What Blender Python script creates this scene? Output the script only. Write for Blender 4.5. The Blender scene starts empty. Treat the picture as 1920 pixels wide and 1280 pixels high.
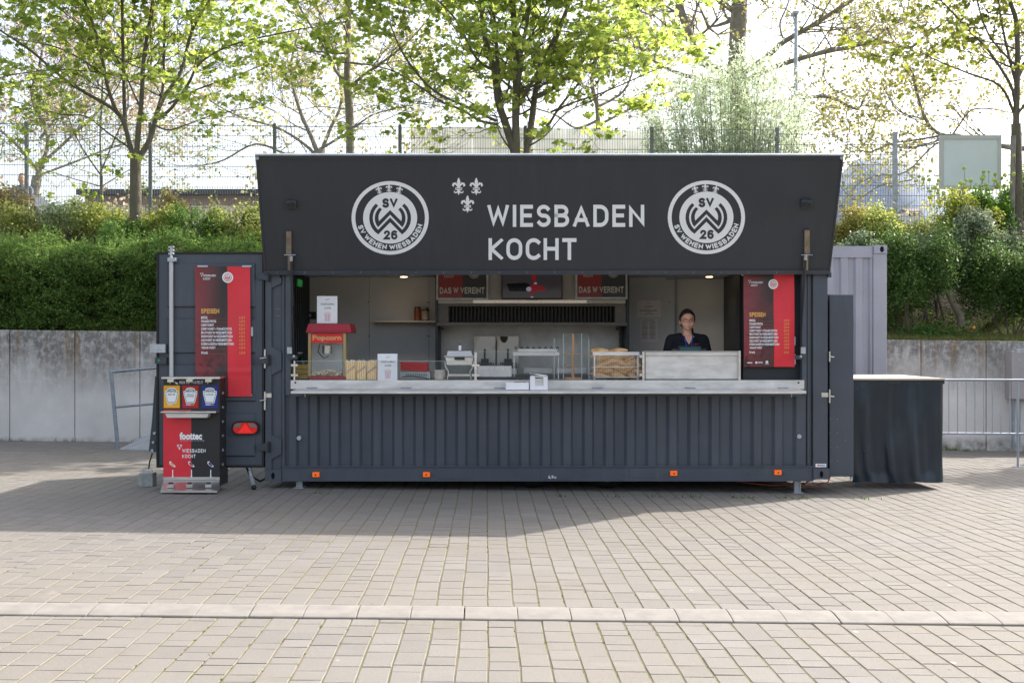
import bpy, bmesh, math, random
import numpy as np
from mathutils import Vector, Matrix
R = math.radians
rnd = random.Random(7)
sc = bpy.context.scene
COL = sc.collection

# ---------------------------------------------------------------- camera, sky, sun, exposure
FPX, CX, CY, H = 2095.0, 960.0, 640.0, 1.575       # focal length and centre in photograph pixels, eye height
cam_d = bpy.data.cameras.new('camera')
cam_d.sensor_width = 36.0
cam_d.lens = 36.0 * FPX / 1920.0
cam_d.clip_start, cam_d.clip_end = 0.1, 5000
cam = bpy.data.objects.new('camera', cam_d)
cam.location = (0, 0, H)
cam.rotation_euler = (R(90), 0, 0)
COL.objects.link(cam)
sc.camera = cam

SUN_DIR = Vector((0.977, 0.715, 1.0)).normalized()        # towards the sun: behind the van, from the right
elev = math.asin(SUN_DIR.z)
azim = math.atan2(SUN_DIR.x, SUN_DIR.y)
world = bpy.data.worlds.new("World")
sc.world = world
world.use_nodes = True
wn, wl = world.node_tree.nodes, world.node_tree.links
wn.clear()
wo = wn.new('ShaderNodeOutputWorld'); wb = wn.new('ShaderNodeBackground')
sky = wn.new('ShaderNodeTexSky'); sky.sky_type = 'NISHITA'
sky.sun_disc = False
sky.sun_elevation = elev
sky.sun_rotation = azim
sky.air_density = 1.0; sky.dust_density = 4.0; sky.ozone_density = 1.0
hs = wn.new('ShaderNodeHueSaturation'); hs.inputs['Saturation'].default_value = 0.55
wl.new(sky.outputs[0], hs.inputs['Color']); wl.new(hs.outputs[0], wb.inputs[0])
wb.inputs[1].default_value = 0.15
wl.new(wb.outputs[0], wo.inputs[0])
sd = bpy.data.lights.new('sun', 'SUN'); sd.energy = 3.1; sd.angle = R(0.55); sd.color = (1.0, 0.94, 0.855)
sun = bpy.data.objects.new('sun', sd); COL.objects.link(sun)
sun.rotation_euler = SUN_DIR.to_track_quat('Z', 'Y').to_euler()
sun.location = SUN_DIR * 60
vs = sc.view_settings
vs.view_transform = 'Standard'; vs.look = 'None'; vs.gamma = 1; vs.use_curve_mapping = False
vs.exposure = 1.42
sc.cycles.max_bounces = 10; sc.cycles.transparent_max_bounces = 24

# ---------------------------------------------------------------- places
def X(px, Y): return (px - CX) * Y / FPX
def Z(py, Y): return H + (CY - py) * Y / FPX
def G(x, y):                                             # the yard falls a little to the right and to the back
    return 0.095 - 0.0102 * x - 0.0105 * y

# ---------------------------------------------------------------- materials
MATS = {}
def mat(name, col, rough=0.6, metal=0.0, var=0.0, vscale=3.0, bump=0.0, bscale=40.0, col2=None, emit=None,
        estr=0.0, transl=0.0, alpha=1.0, trans=0.0, island=0.0, stretch=None, tone=0.0, spec=0.5, ior=1.45, det=4.0):
    if name in MATS: return MATS[name]
    m = bpy.data.materials.new(name); m.use_nodes = True
    n, l = m.node_tree.nodes, m.node_tree.links
    b = n['Principled BSDF']; out = n['Material Output']
    b.inputs['Roughness'].default_value = rough; b.inputs['Metallic'].default_value = metal
    b.inputs['Specular IOR Level'].default_value = spec; b.inputs['IOR'].default_value = ior
    b.inputs['Base Color'].default_value = (*col, 1)
    tc = n.new('ShaderNodeTexCoord'); vec = tc.outputs['Object']
    if stretch:
        mp = n.new('ShaderNodeMapping'); mp.inputs['Scale'].default_value = stretch
        l.new(vec, mp.inputs['Vector']); vec = mp.outputs[0]
    cur = None
    if var > 0 or col2:
        t = n.new('ShaderNodeTexNoise'); t.inputs['Scale'].default_value = vscale
        t.inputs['Detail'].default_value = det; t.inputs['Roughness'].default_value = 0.62
        l.new(vec, t.inputs['Vector'])
        mr = n.new('ShaderNodeMapRange'); mr.inputs[1].default_value = 0.34; mr.inputs[2].default_value = 0.66
        l.new(t.outputs['Fac'], mr.inputs[0])
        mx = n.new('ShaderNodeMix'); mx.data_type = 'RGBA'
        c2 = col2 if col2 else tuple(min(1, c * (1 + var)) for c in col)
        c1 = col if col2 else tuple(c * (1 - var) for c in col)
        mx.inputs[6].default_value = (*c1, 1); mx.inputs[7].default_value = (*c2, 1)
        l.new(mr.outputs[0], mx.inputs[0]); cur = mx.outputs[2]
        rr = n.new('ShaderNodeMapRange'); rr.inputs[3].default_value = max(0.02, rough - 0.08); rr.inputs[4].default_value = min(1, rough + 0.1)
        l.new(t.outputs['Fac'], rr.inputs[0]); l.new(rr.outputs[0], b.inputs['Roughness'])
    if island > 0:
        g = n.new('ShaderNodeNewGeometry')
        h = n.new('ShaderNodeHueSaturation')
        m1 = n.new('ShaderNodeMapRange'); m1.inputs[3].default_value = 1 - island; m1.inputs[4].default_value = 1 + island
        l.new(g.outputs['Random Per Island'], m1.inputs[0]); l.new(m1.outputs[0], h.inputs['Value'])
        m2 = n.new('ShaderNodeMapRange'); m2.inputs[3].default_value = 0.5 + 0.07 * island; m2.inputs[4].default_value = 0.5 - 0.07 * island
        l.new(g.outputs['Random Per Island'], m2.inputs[0]); l.new(m2.outputs[0], h.inputs['Hue'])
        if cur: l.new(cur, h.inputs['Color'])
        else: h.inputs['Color'].default_value = (*col, 1)
        cur = h.outputs[0]
    if tone > 0:
        at = n.new('ShaderNodeAttribute'); at.attribute_name = 'tone'
        h = n.new('ShaderNodeHueSaturation')
        m1 = n.new('ShaderNodeMapRange'); m1.inputs[3].default_value = 1 - tone; m1.inputs[4].default_value = 1 + tone
        l.new(at.outputs['Fac'], m1.inputs[0]); l.new(m1.outputs[0], h.inputs['Value'])
        if cur: l.new(cur, h.inputs['Color'])
        else: h.inputs['Color'].default_value = (*col, 1)
        cur = h.outputs[0]
    if cur: l.new(cur, b.inputs['Base Color'])
    if bump > 0:
        t2 = n.new('ShaderNodeTexNoise'); t2.inputs['Scale'].default_value = bscale; t2.inputs['Detail'].default_value = 3
        l.new(vec, t2.inputs['Vector'])
        bp = n.new('ShaderNodeBump'); bp.inputs['Strength'].default_value = bump; bp.inputs['Distance'].default_value = 0.01
        l.new(t2.outputs['Fac'], bp.inputs['Height']); l.new(bp.outputs[0], b.inputs['Normal'])
    if emit:
        b.inputs['Emission Color'].default_value = (*emit, 1); b.inputs['Emission Strength'].default_value = estr
    if transl > 0:
        tr = n.new('ShaderNodeBsdfTranslucent'); ms = n.new('ShaderNodeMixShader'); ms.inputs[0].default_value = transl
        if cur:
            hh = n.new('ShaderNodeHueSaturation'); hh.inputs['Value'].default_value = 1.55; hh.inputs['Hue'].default_value = 0.492
            hh.inputs['Saturation'].default_value = 1.0
            l.new(cur, hh.inputs['Color']); l.new(hh.outputs[0], tr.inputs['Color'])
        else: tr.inputs['Color'].default_value = (*[min(1, c * 1.5) for c in col], 1)
        l.new(b.outputs[0], ms.inputs[1]); l.new(tr.outputs[0], ms.inputs[2]); l.new(ms.outputs[0], out.inputs['Surface'])
    if trans > 0: b.inputs['Transmission Weight'].default_value = trans
    if alpha < 1:
        tb = n.new('ShaderNodeBsdfTransparent'); gl = n.new('ShaderNodeMixShader'); gl.inputs[0].default_value = alpha
        l.new(tb.outputs[0], gl.inputs[1]); l.new(b.outputs[0], gl.inputs[2]); l.new(gl.outputs[0], out.inputs['Surface'])
    MATS[name] = m
    return m

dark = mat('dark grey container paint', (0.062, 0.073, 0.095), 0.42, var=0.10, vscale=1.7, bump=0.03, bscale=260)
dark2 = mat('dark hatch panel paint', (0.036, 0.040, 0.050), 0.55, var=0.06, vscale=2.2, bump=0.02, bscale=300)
trimm = mat('slate aluminium trim', (0.050, 0.060, 0.078), 0.38, metal=0.2, var=0.08)
black = mat('black rubber', (0.012, 0.012, 0.013), 0.6)
blackp = mat('black plastic', (0.02, 0.021, 0.024), 0.4)
steel = mat('brushed stainless steel', (0.62, 0.60, 0.57), 0.36, metal=1.0, var=0.14, vscale=3, stretch=(1, 1, 9))
steelm = mat('matte worn steel', (0.63, 0.61, 0.585), 0.45, metal=0.35, var=0.16, vscale=4, stretch=(1, 1, 3))
galv = mat('galvanised steel', (0.42, 0.45, 0.48), 0.5, metal=0.5, var=0.2, vscale=14)
galvd = mat('dull galvanised tube', (0.27, 0.31, 0.36), 0.5, metal=0.4, var=0.15, vscale=9)
white = mat('white print', (0.85, 0.86, 0.88), 0.55)
offw = mat('off white print', (0.83, 0.85, 0.88), 0.5)
paper = mat('white paper', (0.80, 0.80, 0.84), 0.7, var=0.03)
paperd = mat('old printed paper', (0.88, 0.80, 0.80), 0.7, var=0.05)
red = mat('red print', (0.70, 0.028, 0.045), 0.42, var=0.06, vscale=5)
redd = mat('faded red poster print', (0.30, 0.045, 0.045), 0.3)
redp = mat('popcorn machine red paint', (0.34, 0.014, 0.03), 0.35, var=0.06)
blackpr = mat('black print', (0.022, 0.022, 0.024), 0.45)
greypr = mat('dark grey poster print', (0.05, 0.05, 0.052), 0.35)
yellowt = mat('yellow lettering', (0.75, 0.42, 0.10), 0.5)
goldt = mat('small gold lettering', (0.80, 0.38, 0.12), 0.5)
gold = mat('gold painted frame', (0.36, 0.28, 0.13), 0.45, metal=0.3)
wood = mat('turned light wood', (0.52, 0.27, 0.13), 0.5, var=0.15, stretch=(6, 6, 1), vscale=6)
intw = mat('grey interior panel', (0.66, 0.665, 0.68), 0.55, var=0.05, vscale=2)
intd = mat('dark interior panel', (0.030, 0.034, 0.042), 0.5)
glass = mat('clear glass', (0.30, 0.36, 0.35), 0.03, alpha=0.05, spec=.5)
glassd = mat('glass edge', (0.40, 0.48, 0.46), 0.1)
orange = mat('amber marker lens', (0.90, 0.14, 0.012), 0.3, emit=(1, 0.16, 0.01), estr=0.12)
redl = mat('red lamp lens', (0.55, 0.012, 0.015), 0.18, emit=(1, 0.02, 0.01), estr=0.05)
clearl = mat('dull clear lamp lens', (0.20, 0.16, 0.15), 0.15)

# ---------------------------------------------------------------- mesh builder
ORG = {}
def org(o): return ORG.get(o.name, Vector((0, 0, 0))) if o else Vector((0, 0, 0))
class MB:
    def __init__(s, xf=None): s.v = []; s.f = []; s.m = []; s.sm = []; s.ms = []; s.xf = xf; s.tone = []
    def mi(s, m):
        if m not in s.ms: s.ms.append(m)
        return s.ms.index(m)
    def add(s, vs, fs, m, smooth=False):
        k = len(s.v); i = s.mi(m)
        if s.xf: vs = [s.xf(p) for p in vs]
        s.v.extend([tuple(p) for p in vs])
        for f in fs: s.f.append([k + a for a in f]); s.m.append(i); s.sm.append(smooth)
    def box(s, x0, x1, y0, y1, z0, z1, m):
        if x0 > x1: x0, x1 = x1, x0
        if y0 > y1: y0, y1 = y1, y0
        if z0 > z1: z0, z1 = z1, z0
        v = [(x0, y0, z0), (x1, y0, z0), (x1, y1, z0), (x0, y1, z0), (x0, y0, z1), (x1, y0, z1), (x1, y1, z1), (x0, y1, z1)]
        s.add(v, [(0, 3, 2, 1), (4, 5, 6, 7), (0, 1, 5, 4), (1, 2, 6, 5), (2, 3, 7, 6), (3, 0, 4, 7)], m)
    def pbox(s, px0, py0, px1, py1, Y, t, m, Yf=None):
        """a box whose front face, at depth Y, fills these photograph pixels; t deep"""
        s.box(X(px0, Y), X(px1, Y), Y, Y + t, Z(py1, Y), Z(py0, Y), m)
    def prism(s, pts, y0, y1, m):
        """pts (x,z) outline extruded from y0 to y1"""
        n = len(pts)
        v = [(p[0], y0, p[1]) for p in pts] + [(p[0], y1, p[1]) for p in pts]
        f = [tuple(range(n)), tuple(range(2 * n - 1, n - 1, -1))] + [(i, i + n, (i + 1) % n + n, (i + 1) % n) for i in range(n)]
        s.add(v, f, m)
    def pprism(s, pp, Y, t, m): s.prism([(X(a, Y), Z(b, Y)) for a, b in pp], Y, Y + t, m)
    def tube(s, pts, rads, m, n=8, caps=True, smooth=True):
        pts = [Vector(p) for p in pts]
        if not hasattr(rads, '__len__'): rads = [rads] * len(pts)
        ref = None; rings = []; v = []; f = []
        for i, p in enumerate(pts):
            d = (pts[min(i + 1, len(pts) - 1)] - pts[max(i - 1, 0)])
            if d.length < 1e-9: d = Vector((0, 0, 1))
            d.normalize()
            if ref is None: ref = Vector((0, 0, 1)) if abs(d.z) < 0.9 else Vector((1, 0, 0))
            a = d.cross(ref)
            if a.length < 1e-6: a = d.cross(Vector((0.3, 1, 0.2)))
            a.normalize(); b = d.cross(a); ref = a.cross(d) if False else b.cross(d) * 0 + ref
            for k in range(n):
                t = 2 * math.pi * k / n
                v.append(p + a * (math.cos(t) * rads[i]) + b * (math.sin(t) * rads[i]))
        for i in range(len(pts) - 1):
            for k in range(n):
                k2 = (k + 1) % n
                f.append((i * n + k, i * n + k2, (i + 1) * n + k2, (i + 1) * n + k))
        s.add(v, f, m, smooth)
        if caps:
            L = len(pts) - 1
            s.add([v[k] for k in range(n)], [tuple(range(n - 1, -1, -1))], m)
            s.add([v[L * n + k] for k in range(n)], [tuple(range(n))], m)
    def ball(s, c, r, m, nu=12, nv=8, smooth=True):
        if not hasattr(r, '__len__'): r = (r, r, r)
        v = [(c[0], c[1], c[2] + r[2])]
        for j in range(1, nv):
            ph = math.pi * j / nv
            for i in range(nu):
                th = 2 * math.pi * i / nu
                v.append((c[0] + r[0] * math.sin(ph) * math.cos(th), c[1] + r[1] * math.sin(ph) * math.sin(th), c[2] + r[2] * math.cos(ph)))
        v.append((c[0], c[1], c[2] - r[2])); e = len(v) - 1
        f = [(0, 1 + i, 1 + (i + 1) % nu) for i in range(nu)]
        for j in range(nv - 2):
            for i in range(nu):
                a = 1 + j * nu + i; b = 1 + j * nu + (i + 1) % nu
                f.append((a, a + nu, b + nu, b))
        b0 = 1 + (nv - 2) * nu
        f += [(b0 + i, e, b0 + (i + 1) % nu) for i in range(nu)]
        s.add(v, f, m, smooth)
    def build(s, name, parent=None, bevel=0.0, smooth_all=False, origin=None):
        me = bpy.data.meshes.new(name)
        o0 = origin if origin is not None else org(parent)
        vv = [(a - o0[0], b - o0[1], c - o0[2]) for a, b, c in s.v]
        me.from_pydata(vv, [], s.f)
        for m in s.ms: me.materials.append(m)
        me.polygons.foreach_set('material_index', s.m)
        me.polygons.foreach_set('use_smooth', [True] * len(s.f) if smooth_all else s.sm)
        if s.tone:
            a = me.attributes.new('tone', 'FLOAT', 'FACE'); a.data.foreach_set('value', s.tone)
        me.update()
        o = bpy.data.objects.new(name, me); COL.objects.link(o)
        if parent: o.parent = parent; ORG[o.name] = org(parent)
        elif origin is not None: o.location = origin; ORG[o.name] = Vector(origin)
        if bevel > 0:
            bv = o.modifiers.new('bevel', 'BEVEL'); bv.width = bevel; bv.segments = 2; bv.limit_method = 'ANGLE'; bv.angle_limit = R(40)
        return o
def thing(name, label, cat, loc, group=None):
    o = bpy.data.objects.new(name, None); COL.objects.link(o)
    o.location = loc; o.empty_display_size = 0.2
    o['label'] = label; o['category'] = cat
    if group: o['group'] = group
    ORG[o.name] = Vector(loc)
    return o
def tag(o, label=None, cat=None, group=None, kind=None):
    if label: o['label'] = label
    if cat: o['category'] = cat
    if group: o['group'] = group
    if kind: o['kind'] = kind
    return o

# ---------------------------------------------------------------- flat print: stroke capitals and small text
def arc(cx, cy, rx, ry, a0, a1, n=8):
    return [(cx + rx * math.cos(R(a0 + (a1 - a0) * i / n)), cy + ry * math.sin(R(a0 + (a1 - a0) * i / n))) for i in range(n + 1)]
def rO(w): return [[(0, .35)] + [(0, .65)] + arc(w / 2, .65, w / 2, .35, 180, 0) + [(w, .35)] + arc(w / 2, .35, w / 2, .35, 0, -180)]
GL = {
 'A': (.66, [[(0, 0), (.33, 1), (.66, 0)], [(.10, .27), (.56, .27)]]),
 'B': (.58, [[(0, 0), (0, 1), (.30, 1)] + arc(.30, .76, .24, .24, 90, -90) + [(0, .52)], [(.3, .52)] + arc(.32, .26, .26, .26, 90, -90) + [(0, 0)]]),
 'C': (.56, [arc(.32, .66, .32, .34, 40, 180) + arc(.32, .34, .32, .34, 180, 320)]),
 'D': (.60, [[(0, 0), (0, 1), (.25, 1)] + arc(.25, .62, .35, .38, 90, 0) + arc(.25, .38, .35, .38, 0, -90) + [(0, 0)]]),
 'E': (.48, [[(.48, 1), (0, 1), (0, 0), (.48, 0)], [(0, .52), (.42, .52)]]),
 'F': (.46, [[(.46, 1), (0, 1), (0, 0)], [(0, .50), (.40, .50)]]),
 'G': (.58, [arc(.30, .66, .30, .34, 35, 180) + arc(.30, .34, .30, .34, 180, 360) + [(.60, .48), (.34, .48)]]),
 'H': (.60, [[(0, 0), (0, 1)], [(.6, 0), (.6, 1)], [(0, .52), (.6, .52)]]),
 'I': (.0, [[(0, 0), (0, 1)]]),
 'K': (.56, [[(0, 0), (0, 1)], [(.56, 1), (.06, .50), (.56, 0)]]),
 'L': (.44, [[(0, 1), (0, 0), (.44, 0)]]),
 'M': (.74, [[(0, 0), (0, 1), (.37, .3), (.74, 1), (.74, 0)]]),
 'N': (.60, [[(0, 0), (0, 1), (.6, 0), (.6, 1)]]),
 'O': (.64, rO(.64)), '0': (.52, rO(.52)),
 'P': (.52, [[(0, 0), (0, 1), (.27, 1)] + arc(.27, .74, .25, .26, 90, -90) + [(0, .48)]]),
 'R': (.56, [[(0, 0), (0, 1), (.28, 1)] + arc(.28, .75, .25, .25, 90, -90) + [(0, .50)], [(.26, .5), (.56, 0)]]),
 'S': (.52, [arc(.26, .74, .26, .26, 35, 90) [0:] + arc(.26, .75, .26, .25, 90, 250, 8) + arc(.26, .26, .27, .26, 70, -90, 8) + arc(.26, .26, .27, .26, -90, -150, 4)]),
 'T': (.56, [[(0, 1), (.56, 1)], [(.28, 1), (.28, 0)]]),
 'U': (.58, [[(0, 1), (0, .3)] + arc(.29, .3, .29, .3, 180, 360) + [(.58, 1)]]),
 'V': (.64, [[(0, 1), (.32, 0), (.64, 1)]]),
 'W': (.92, [[(0, 1), (.22, 0), (.46, .95), (.70, 0), (.92, 1)]]),
 'Z': (.52, [[(0, 1), (.52, 1), (0, 0), (.52, 0)]]),
 '2': (.50, [arc(.25, .74, .25, .26, 170, -25) + [(0, 0), (.52, 0)]]),
 '3': (.50, [arc(.24, .76, .24, .24, 150, -80) + arc(.24, .26, .26, .26, 80, -150)]),
 '4': (.54, [[(.40, 0), (.40, 1), (0, .30), (.54, .30)]]),
 '5': (.50, [[(.46, 1), (.04, 1), (.02, .55)] + arc(.24, .30, .26, .30, 110, -150)]),
 '6': (.54, [arc(.27, .30, .27, .30, 0, 360, 14), [(0, .3), (0, .6)] + arc(.29, .66, .29, .34, 180, 50)]),
 '8': (.50, [arc(.25, .75, .23, .25, -90, 270, 12), arc(.25, .25, .26, .25, -90, 270, 12)]),
 ',': (.0, [[(0, .06), (-.05, -.16)]]), '.': (.0, [[(0, 0), (0, .05)]]), '-': (.3, [[(0, .5), (.3, .5)]]),
 '+': (.36, [[(0, .45), (.36, .45)], [(.18, .25), (.18, .65)]]),
}
GL['Q'] = GL['O']; GL['Y'] = (.6, [[(0, 1), (.3, .5), (.6, 1)], [(.3, .5), (.3, 0)]])
def ribbon(pts, t):
    """flat mitred ribbon with square ends"""
    P = [Vector((a, b)) for a, b in pts]
    Q = [P[0]]
    for p in P[1:]:
        if (p - Q[-1]).length > 1e-5: Q.append(p)
    P = Q
    closed = (P[0] - P[-1]).length < 1e-4
    if closed: P = P[:-1]
    n = len(P); h = t / 2; L = []; Rr = []
    if not closed:
        d = (P[1] - P[0]).normalized(); P[0] = P[0] - d * h * 0.98
        d = (P[-1] - P[-2]).normalized(); P[-1] = P[-1] + d * h * 0.98
    for i in range(n):
        if closed: a = (P[i] - P[i - 1]).normalized(); b = (P[(i + 1) % n] - P[i]).normalized()
        else:
            a = (P[i] - P[max(i - 1, 0)]); b = (P[min(i + 1, n - 1)] - P[i])
            a = a.normalized() if a.length > 0 else b.normalized(); b = b.normalized() if b.length > 0 else a
        na = Vector((-a.y, a.x)); nb = Vector((-b.y, b.x)); mdir = (na + nb)
        if mdir.length < 1e-3: mdir = na
        mdir.normalize(); k = h / max(0.30, mdir.dot(na))
        L.append(P[i] + mdir * k); Rr.append(P[i] - mdir * k)
    v = [(p.x, p.y) for p in L] + [(p.x, p.y) for p in Rr]
    f = [(i, i + 1, n + i + 1, n + i) for i in range(n - 1)]
    if closed: f.append((n - 1, 0, n, 2 * n - 1))
    return v, f
def caps_text(mb, s, pos, m, x0, y0, x1, y1, weight=0.17, gap=0.24, layer=0.002):
    """stroke capitals filling the pixel box x0..x1, y0(top)..y1(bottom); pos(px,py,lift) -> 3-D point"""
    total = 0; lay = []
    for ch in s:
        if ch == ' ': total += 0.34; continue
        uml = ch in 'ÖÄÜ'; c = {'Ö': 'O', 'Ä': 'A', 'Ü': 'U', '€': 'C'}.get(ch, ch)
        if c not in GL: total += .3; continue
        w, st = GL[c]
        lay.append((total, c, st, uml, ch)); total += w + weight + gap
    total -= gap
    sx = (x1 - x0) / total; sy = (y1 - y0); k = 0
    wx = weight
    for off, c, st, uml, ch in lay:
        sts = list(st)
        if uml: sts += [[(.12, 1.22), (.12, 1.28)], [(.5, 1.22), (.5, 1.28)]]
        if ch == '€': sts += [[(-.1, .6), (.35, .6)], [(-.1, .42), (.35, .42)]]
        for pl in sts:
            q = [(a * 1.0 + weight / 2, b * (1 - weight) + weight / 2) for a, b in pl]
            v, f = ribbon(q, weight)
            v = [(a, b if (uml or c == ',') else min(1, max(0, b))) for a, b in v]
            k += 1
            mb.add([pos(x0 + (off + a) * sx, y1 - b * sy, layer + 0.00025 * (k % 3)) for a, b in v], f, m)
_txt = {}
def font_text(mb, s, pos, m, x0, y0, x1, y1, bold=0.0, layer=0.002, shear=0.0):
    key = (s, bold, shear)
    if key not in _txt:
        c = bpy.data.curves.new('t', 'FONT'); c.body = s; c.offset = bold; c.resolution_u = 2; c.shear = shear
        o = bpy.data.objects.new('t', c); me = o.to_mesh()
        _txt[key] = ([(v.co.x, v.co.y) for v in me.vertices], [tuple(p.vertices) for p in me.polygons])
        o.to_mesh_clear(); bpy.data.objects.remove(o); bpy.data.curves.remove(c)
    v, f = _txt[key]
    ax = min(p[0] for p in v); bx = max(p[0] for p in v); ay = min(p[1] for p in v); by = max(p[1] for p in v)
    mb.add([pos(x0 + (p[0] - ax) / (bx - ax) * (x1 - x0), y1 - (p[1] - ay) / (by - ay) * (y1 - y0), layer) for p in v], f, m)
def plane_pos(Y):
    return lambda px, py, l: (X(px, Y), Y - l, Z(py, Y))
def prect(mb, pos, m, x0, y0, x1, y1, l=0.002):
    mb.add([pos(x0, y1, l), pos(x1, y1, l), pos(x1, y0, l), pos(x0, y0, l)], [(0, 1, 2, 3)], m)
def ppoly(mb, pos, m, pts, l=0.002):
    mb.add([pos(a, b, l) for a, b in pts], [tuple(range(len(pts)))], m)
def pring(mb, pos, m, cx, cy, rx, ry, k0, n=48, l=0.002):
    v = []
    for i in range(n):
        a = 2 * math.pi * i / n
        v.append(pos(cx + rx * math.cos(a), cy + ry * math.sin(a), l)); v.append(pos(cx + k0 * rx * math.cos(a), cy + k0 * ry * math.sin(a), l))
    if k0 <= 0: mb.add(v[::2], [tuple(range(n))], m)
    else: mb.add(v, [(2 * i, 2 * ((i + 1) % n), 2 * ((i + 1) % n) + 1, 2 * i + 1) for i in range(n)], m)
def strip(mb, pos, m, outer, inner, l):
    n = len(outer)
    mb.add([pos(*p, l) for p in outer] + [pos(*p, l) for p in inner], [(i, i + 1, n + i + 1, n + i) for i in range(n - 1)], m)
def fleur(mb, pos, m, cx, cy, s, rot=0.0, l=0.003):
    """stylised lily: s is its height in pixels"""
    ca, sa = math.cos(R(rot)), math.sin(R(rot))
    def T(a, b): return (cx + s * (a * ca - b * sa), cy + s * (a * sa + b * ca) * 1.0)
    def rib(pts, ws, ll):
        n = len(pts); L = []; Q = []
        for i in range(n):
            a = Vector(pts[max(i - 1, 0)]); b = Vector(pts[min(i + 1, n - 1)]); d = (b - a).normalized()
            nx, ny = -d.y * ws[i] / 2, d.x * ws[i] / 2
            L.append(T(pts[i][0] + nx, pts[i][1] + ny)); Q.append(T(pts[i][0] - nx, pts[i][1] - ny))
        strip(mb, pos, m, L, Q, ll)
    rib([(0, -.5), (0, -.38), (0, -.25), (0, -.1), (0, .06)], [.01, .13, .20, .15, .08], l)
    for q in (-1, 1):
        rib([(q * .03, .07), (q * .09, -.06), (q * .19, -.17), (q * .29, -.14), (q * .33, -.05), (q * .27, .02)], [.05, .10, .13, .13, .11, .03], l + .0003)
        rib([(q * .03, .20), (q * .08, .33), (q * .17, .36), (q * .25, .33), (q * .25, .25)], [.06, .08, .08, .06, .03], l + .0003)
    rib([(-.2, .10), (.2, .10)], [.05, .05], l + .0006)
    rib([(-.2, .18), (.2, .18)], [.05, .05], l + .0006)
    rib([(0, .2), (0, .36), (0, .5)], [.10, .13, .01], l + .0008)
def crest(mb, pos, cx, cy, rx, ry, light, darkm, l=0.002, detail=True):
    pring(mb, pos, light, cx, cy, rx, ry, 0.90, l=l)
    pring(mb, pos, light, cx, cy, rx * .70, ry * .70, 0, l=l)
    def c(u, v): return (cx + u * rx, cy - v * ry)
    def polar(p, q, n=8):
        r0, a0 = math.hypot(*p), math.atan2(p[1], p[0]) % (2 * math.pi); r1, a1 = math.hypot(*q), math.atan2(q[1], q[0]) % (2 * math.pi)
        return [((r0 + (r1 - r0) * i / n) * math.cos(a0 + (a1 - a0) * i / n), (r0 + (r1 - r0) * i / n) * math.sin(a0 + (a1 - a0) * i / n)) for i in range(n + 1)]
    for sgn in (1, -1):
        for o0, o1, o2, i0, i1, i2 in (((-.37, .387), (-.31, -.45), (0, -.12), (-.31, .325), (-.31, -.325), (0, .01)),
                                       ((-.27, .28), (-.315, -.255), (0, .085), (-.21, .225), (-.287, -.09), (0, .21))):
            A = polar(o0, o1) + [o2]; B = polar(i0, i1) + [i2]
            strip(mb, pos, darkm, [c(sgn * a, b) for a, b in A], [c(sgn * a, b) for a, b in B], l + .0015)
    caps_text(mb, 'SV', pos, darkm, cx - .2 * rx, cy - .53 * ry, cx + .19 * rx, cy - .27 * ry, .27, .12, l + .0015)
    caps_text(mb, '26', pos, darkm, cx - .16 * rx, cy + .34 * ry, cx + .19 * rx, cy + .59 * ry, .25, .14, l + .0015)
    if not detail: return
    fleur(mb, pos, light, cx - .03 * rx, cy - .81 * ry, .235 * ry, 0, l + .0015)
    fleur(mb, pos, light, cx - .29 * rx, cy - .76 * ry, .235 * ry, -14, l + .0015)
    fleur(mb, pos, light, cx + .24 * rx, cy - .76 * ry, .235 * ry, 14, l + .0015)
    s = 'SV WEHEN WIESBADEN'; W = []; tot = 0
    for ch in s:
        w = .36 if ch == ' ' else GL[ch][0] + .24 + .16
        W.append((tot + w / 2, ch)); tot += w
    for mid, ch in W:
        if ch == ' ': continue
        a = R(194 + (348 - 194) * mid / tot); w0 = GL[ch][0]; hh = .135
        ur = Vector((math.cos(a), math.sin(a))); ut = Vector((-ur.y, ur.x))
        kk = R(154) * .80 / tot
        for q, pl in enumerate(GL[ch][1]):
            qq = [(x_ + .12, y_ * .76 + .12) for x_, y_ in pl]
            v, f = ribbon(qq, .24)
            pts = []
            for x_, y_ in v:
                y_ = min(1, max(0, y_))
                p = ur * (.80 - (y_ - .5) * hh) + ut * ((x_ - w0 / 2 - .12) * kk)
                pts.append(pos(*c(p.x, p.y), l + .0015 + .0003 * q))
            mb.add(pts, f, light)

# ================================================================ THE SETTING
def grid_sheet(name, xs, ys, zf, m, smooth=True):
    v = [(x, y, zf(x, y)) for y in ys for x in xs]; n = len(xs)
    f = [(j * n + i, j * n + i + 1, (j + 1) * n + i + 1, (j + 1) * n + i) for j in range(len(ys) - 1) for i in range(n - 1)]
    mb = MB(); mb.add(v, f, m, smooth); o = mb.build(name); tag(o, kind='structure'); return o
def custom_mat(name, fn, rough=0.8):
    m = bpy.data.materials.new(name); m.use_nodes = True
    n, l = m.node_tree.nodes, m.node_tree.links
    b = n['Principled BSDF']; b.inputs['Roughness'].default_value = rough; fn(n, l, b); return m
def N(n, l, typ, ins=None, **kw):
    q = n.new(typ)
    for k, v in kw.items(): setattr(q, k, v)
    for k, v in (ins or {}).items():
        if isinstance(v, bpy.types.NodeSocket): l.new(v, q.inputs[k])
        else: q.inputs[k].default_value = v
    return q
def noise(n, l, vec, scale, detail=4, rough=.6, lo=.35, hi=.65, sc3=None):
    if sc3: vec = N(n, l, 'ShaderNodeMapping', {'Vector': vec, 'Scale': sc3}).outputs[0]
    t = N(n, l, 'ShaderNodeTexNoise', {'Vector': vec, 'Scale': scale, 'Detail': detail, 'Roughness': rough})
    return N(n, l, 'ShaderNodeMapRange', {0: t.outputs['Fac'], 1: lo, 2: hi}).outputs[0]
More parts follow.
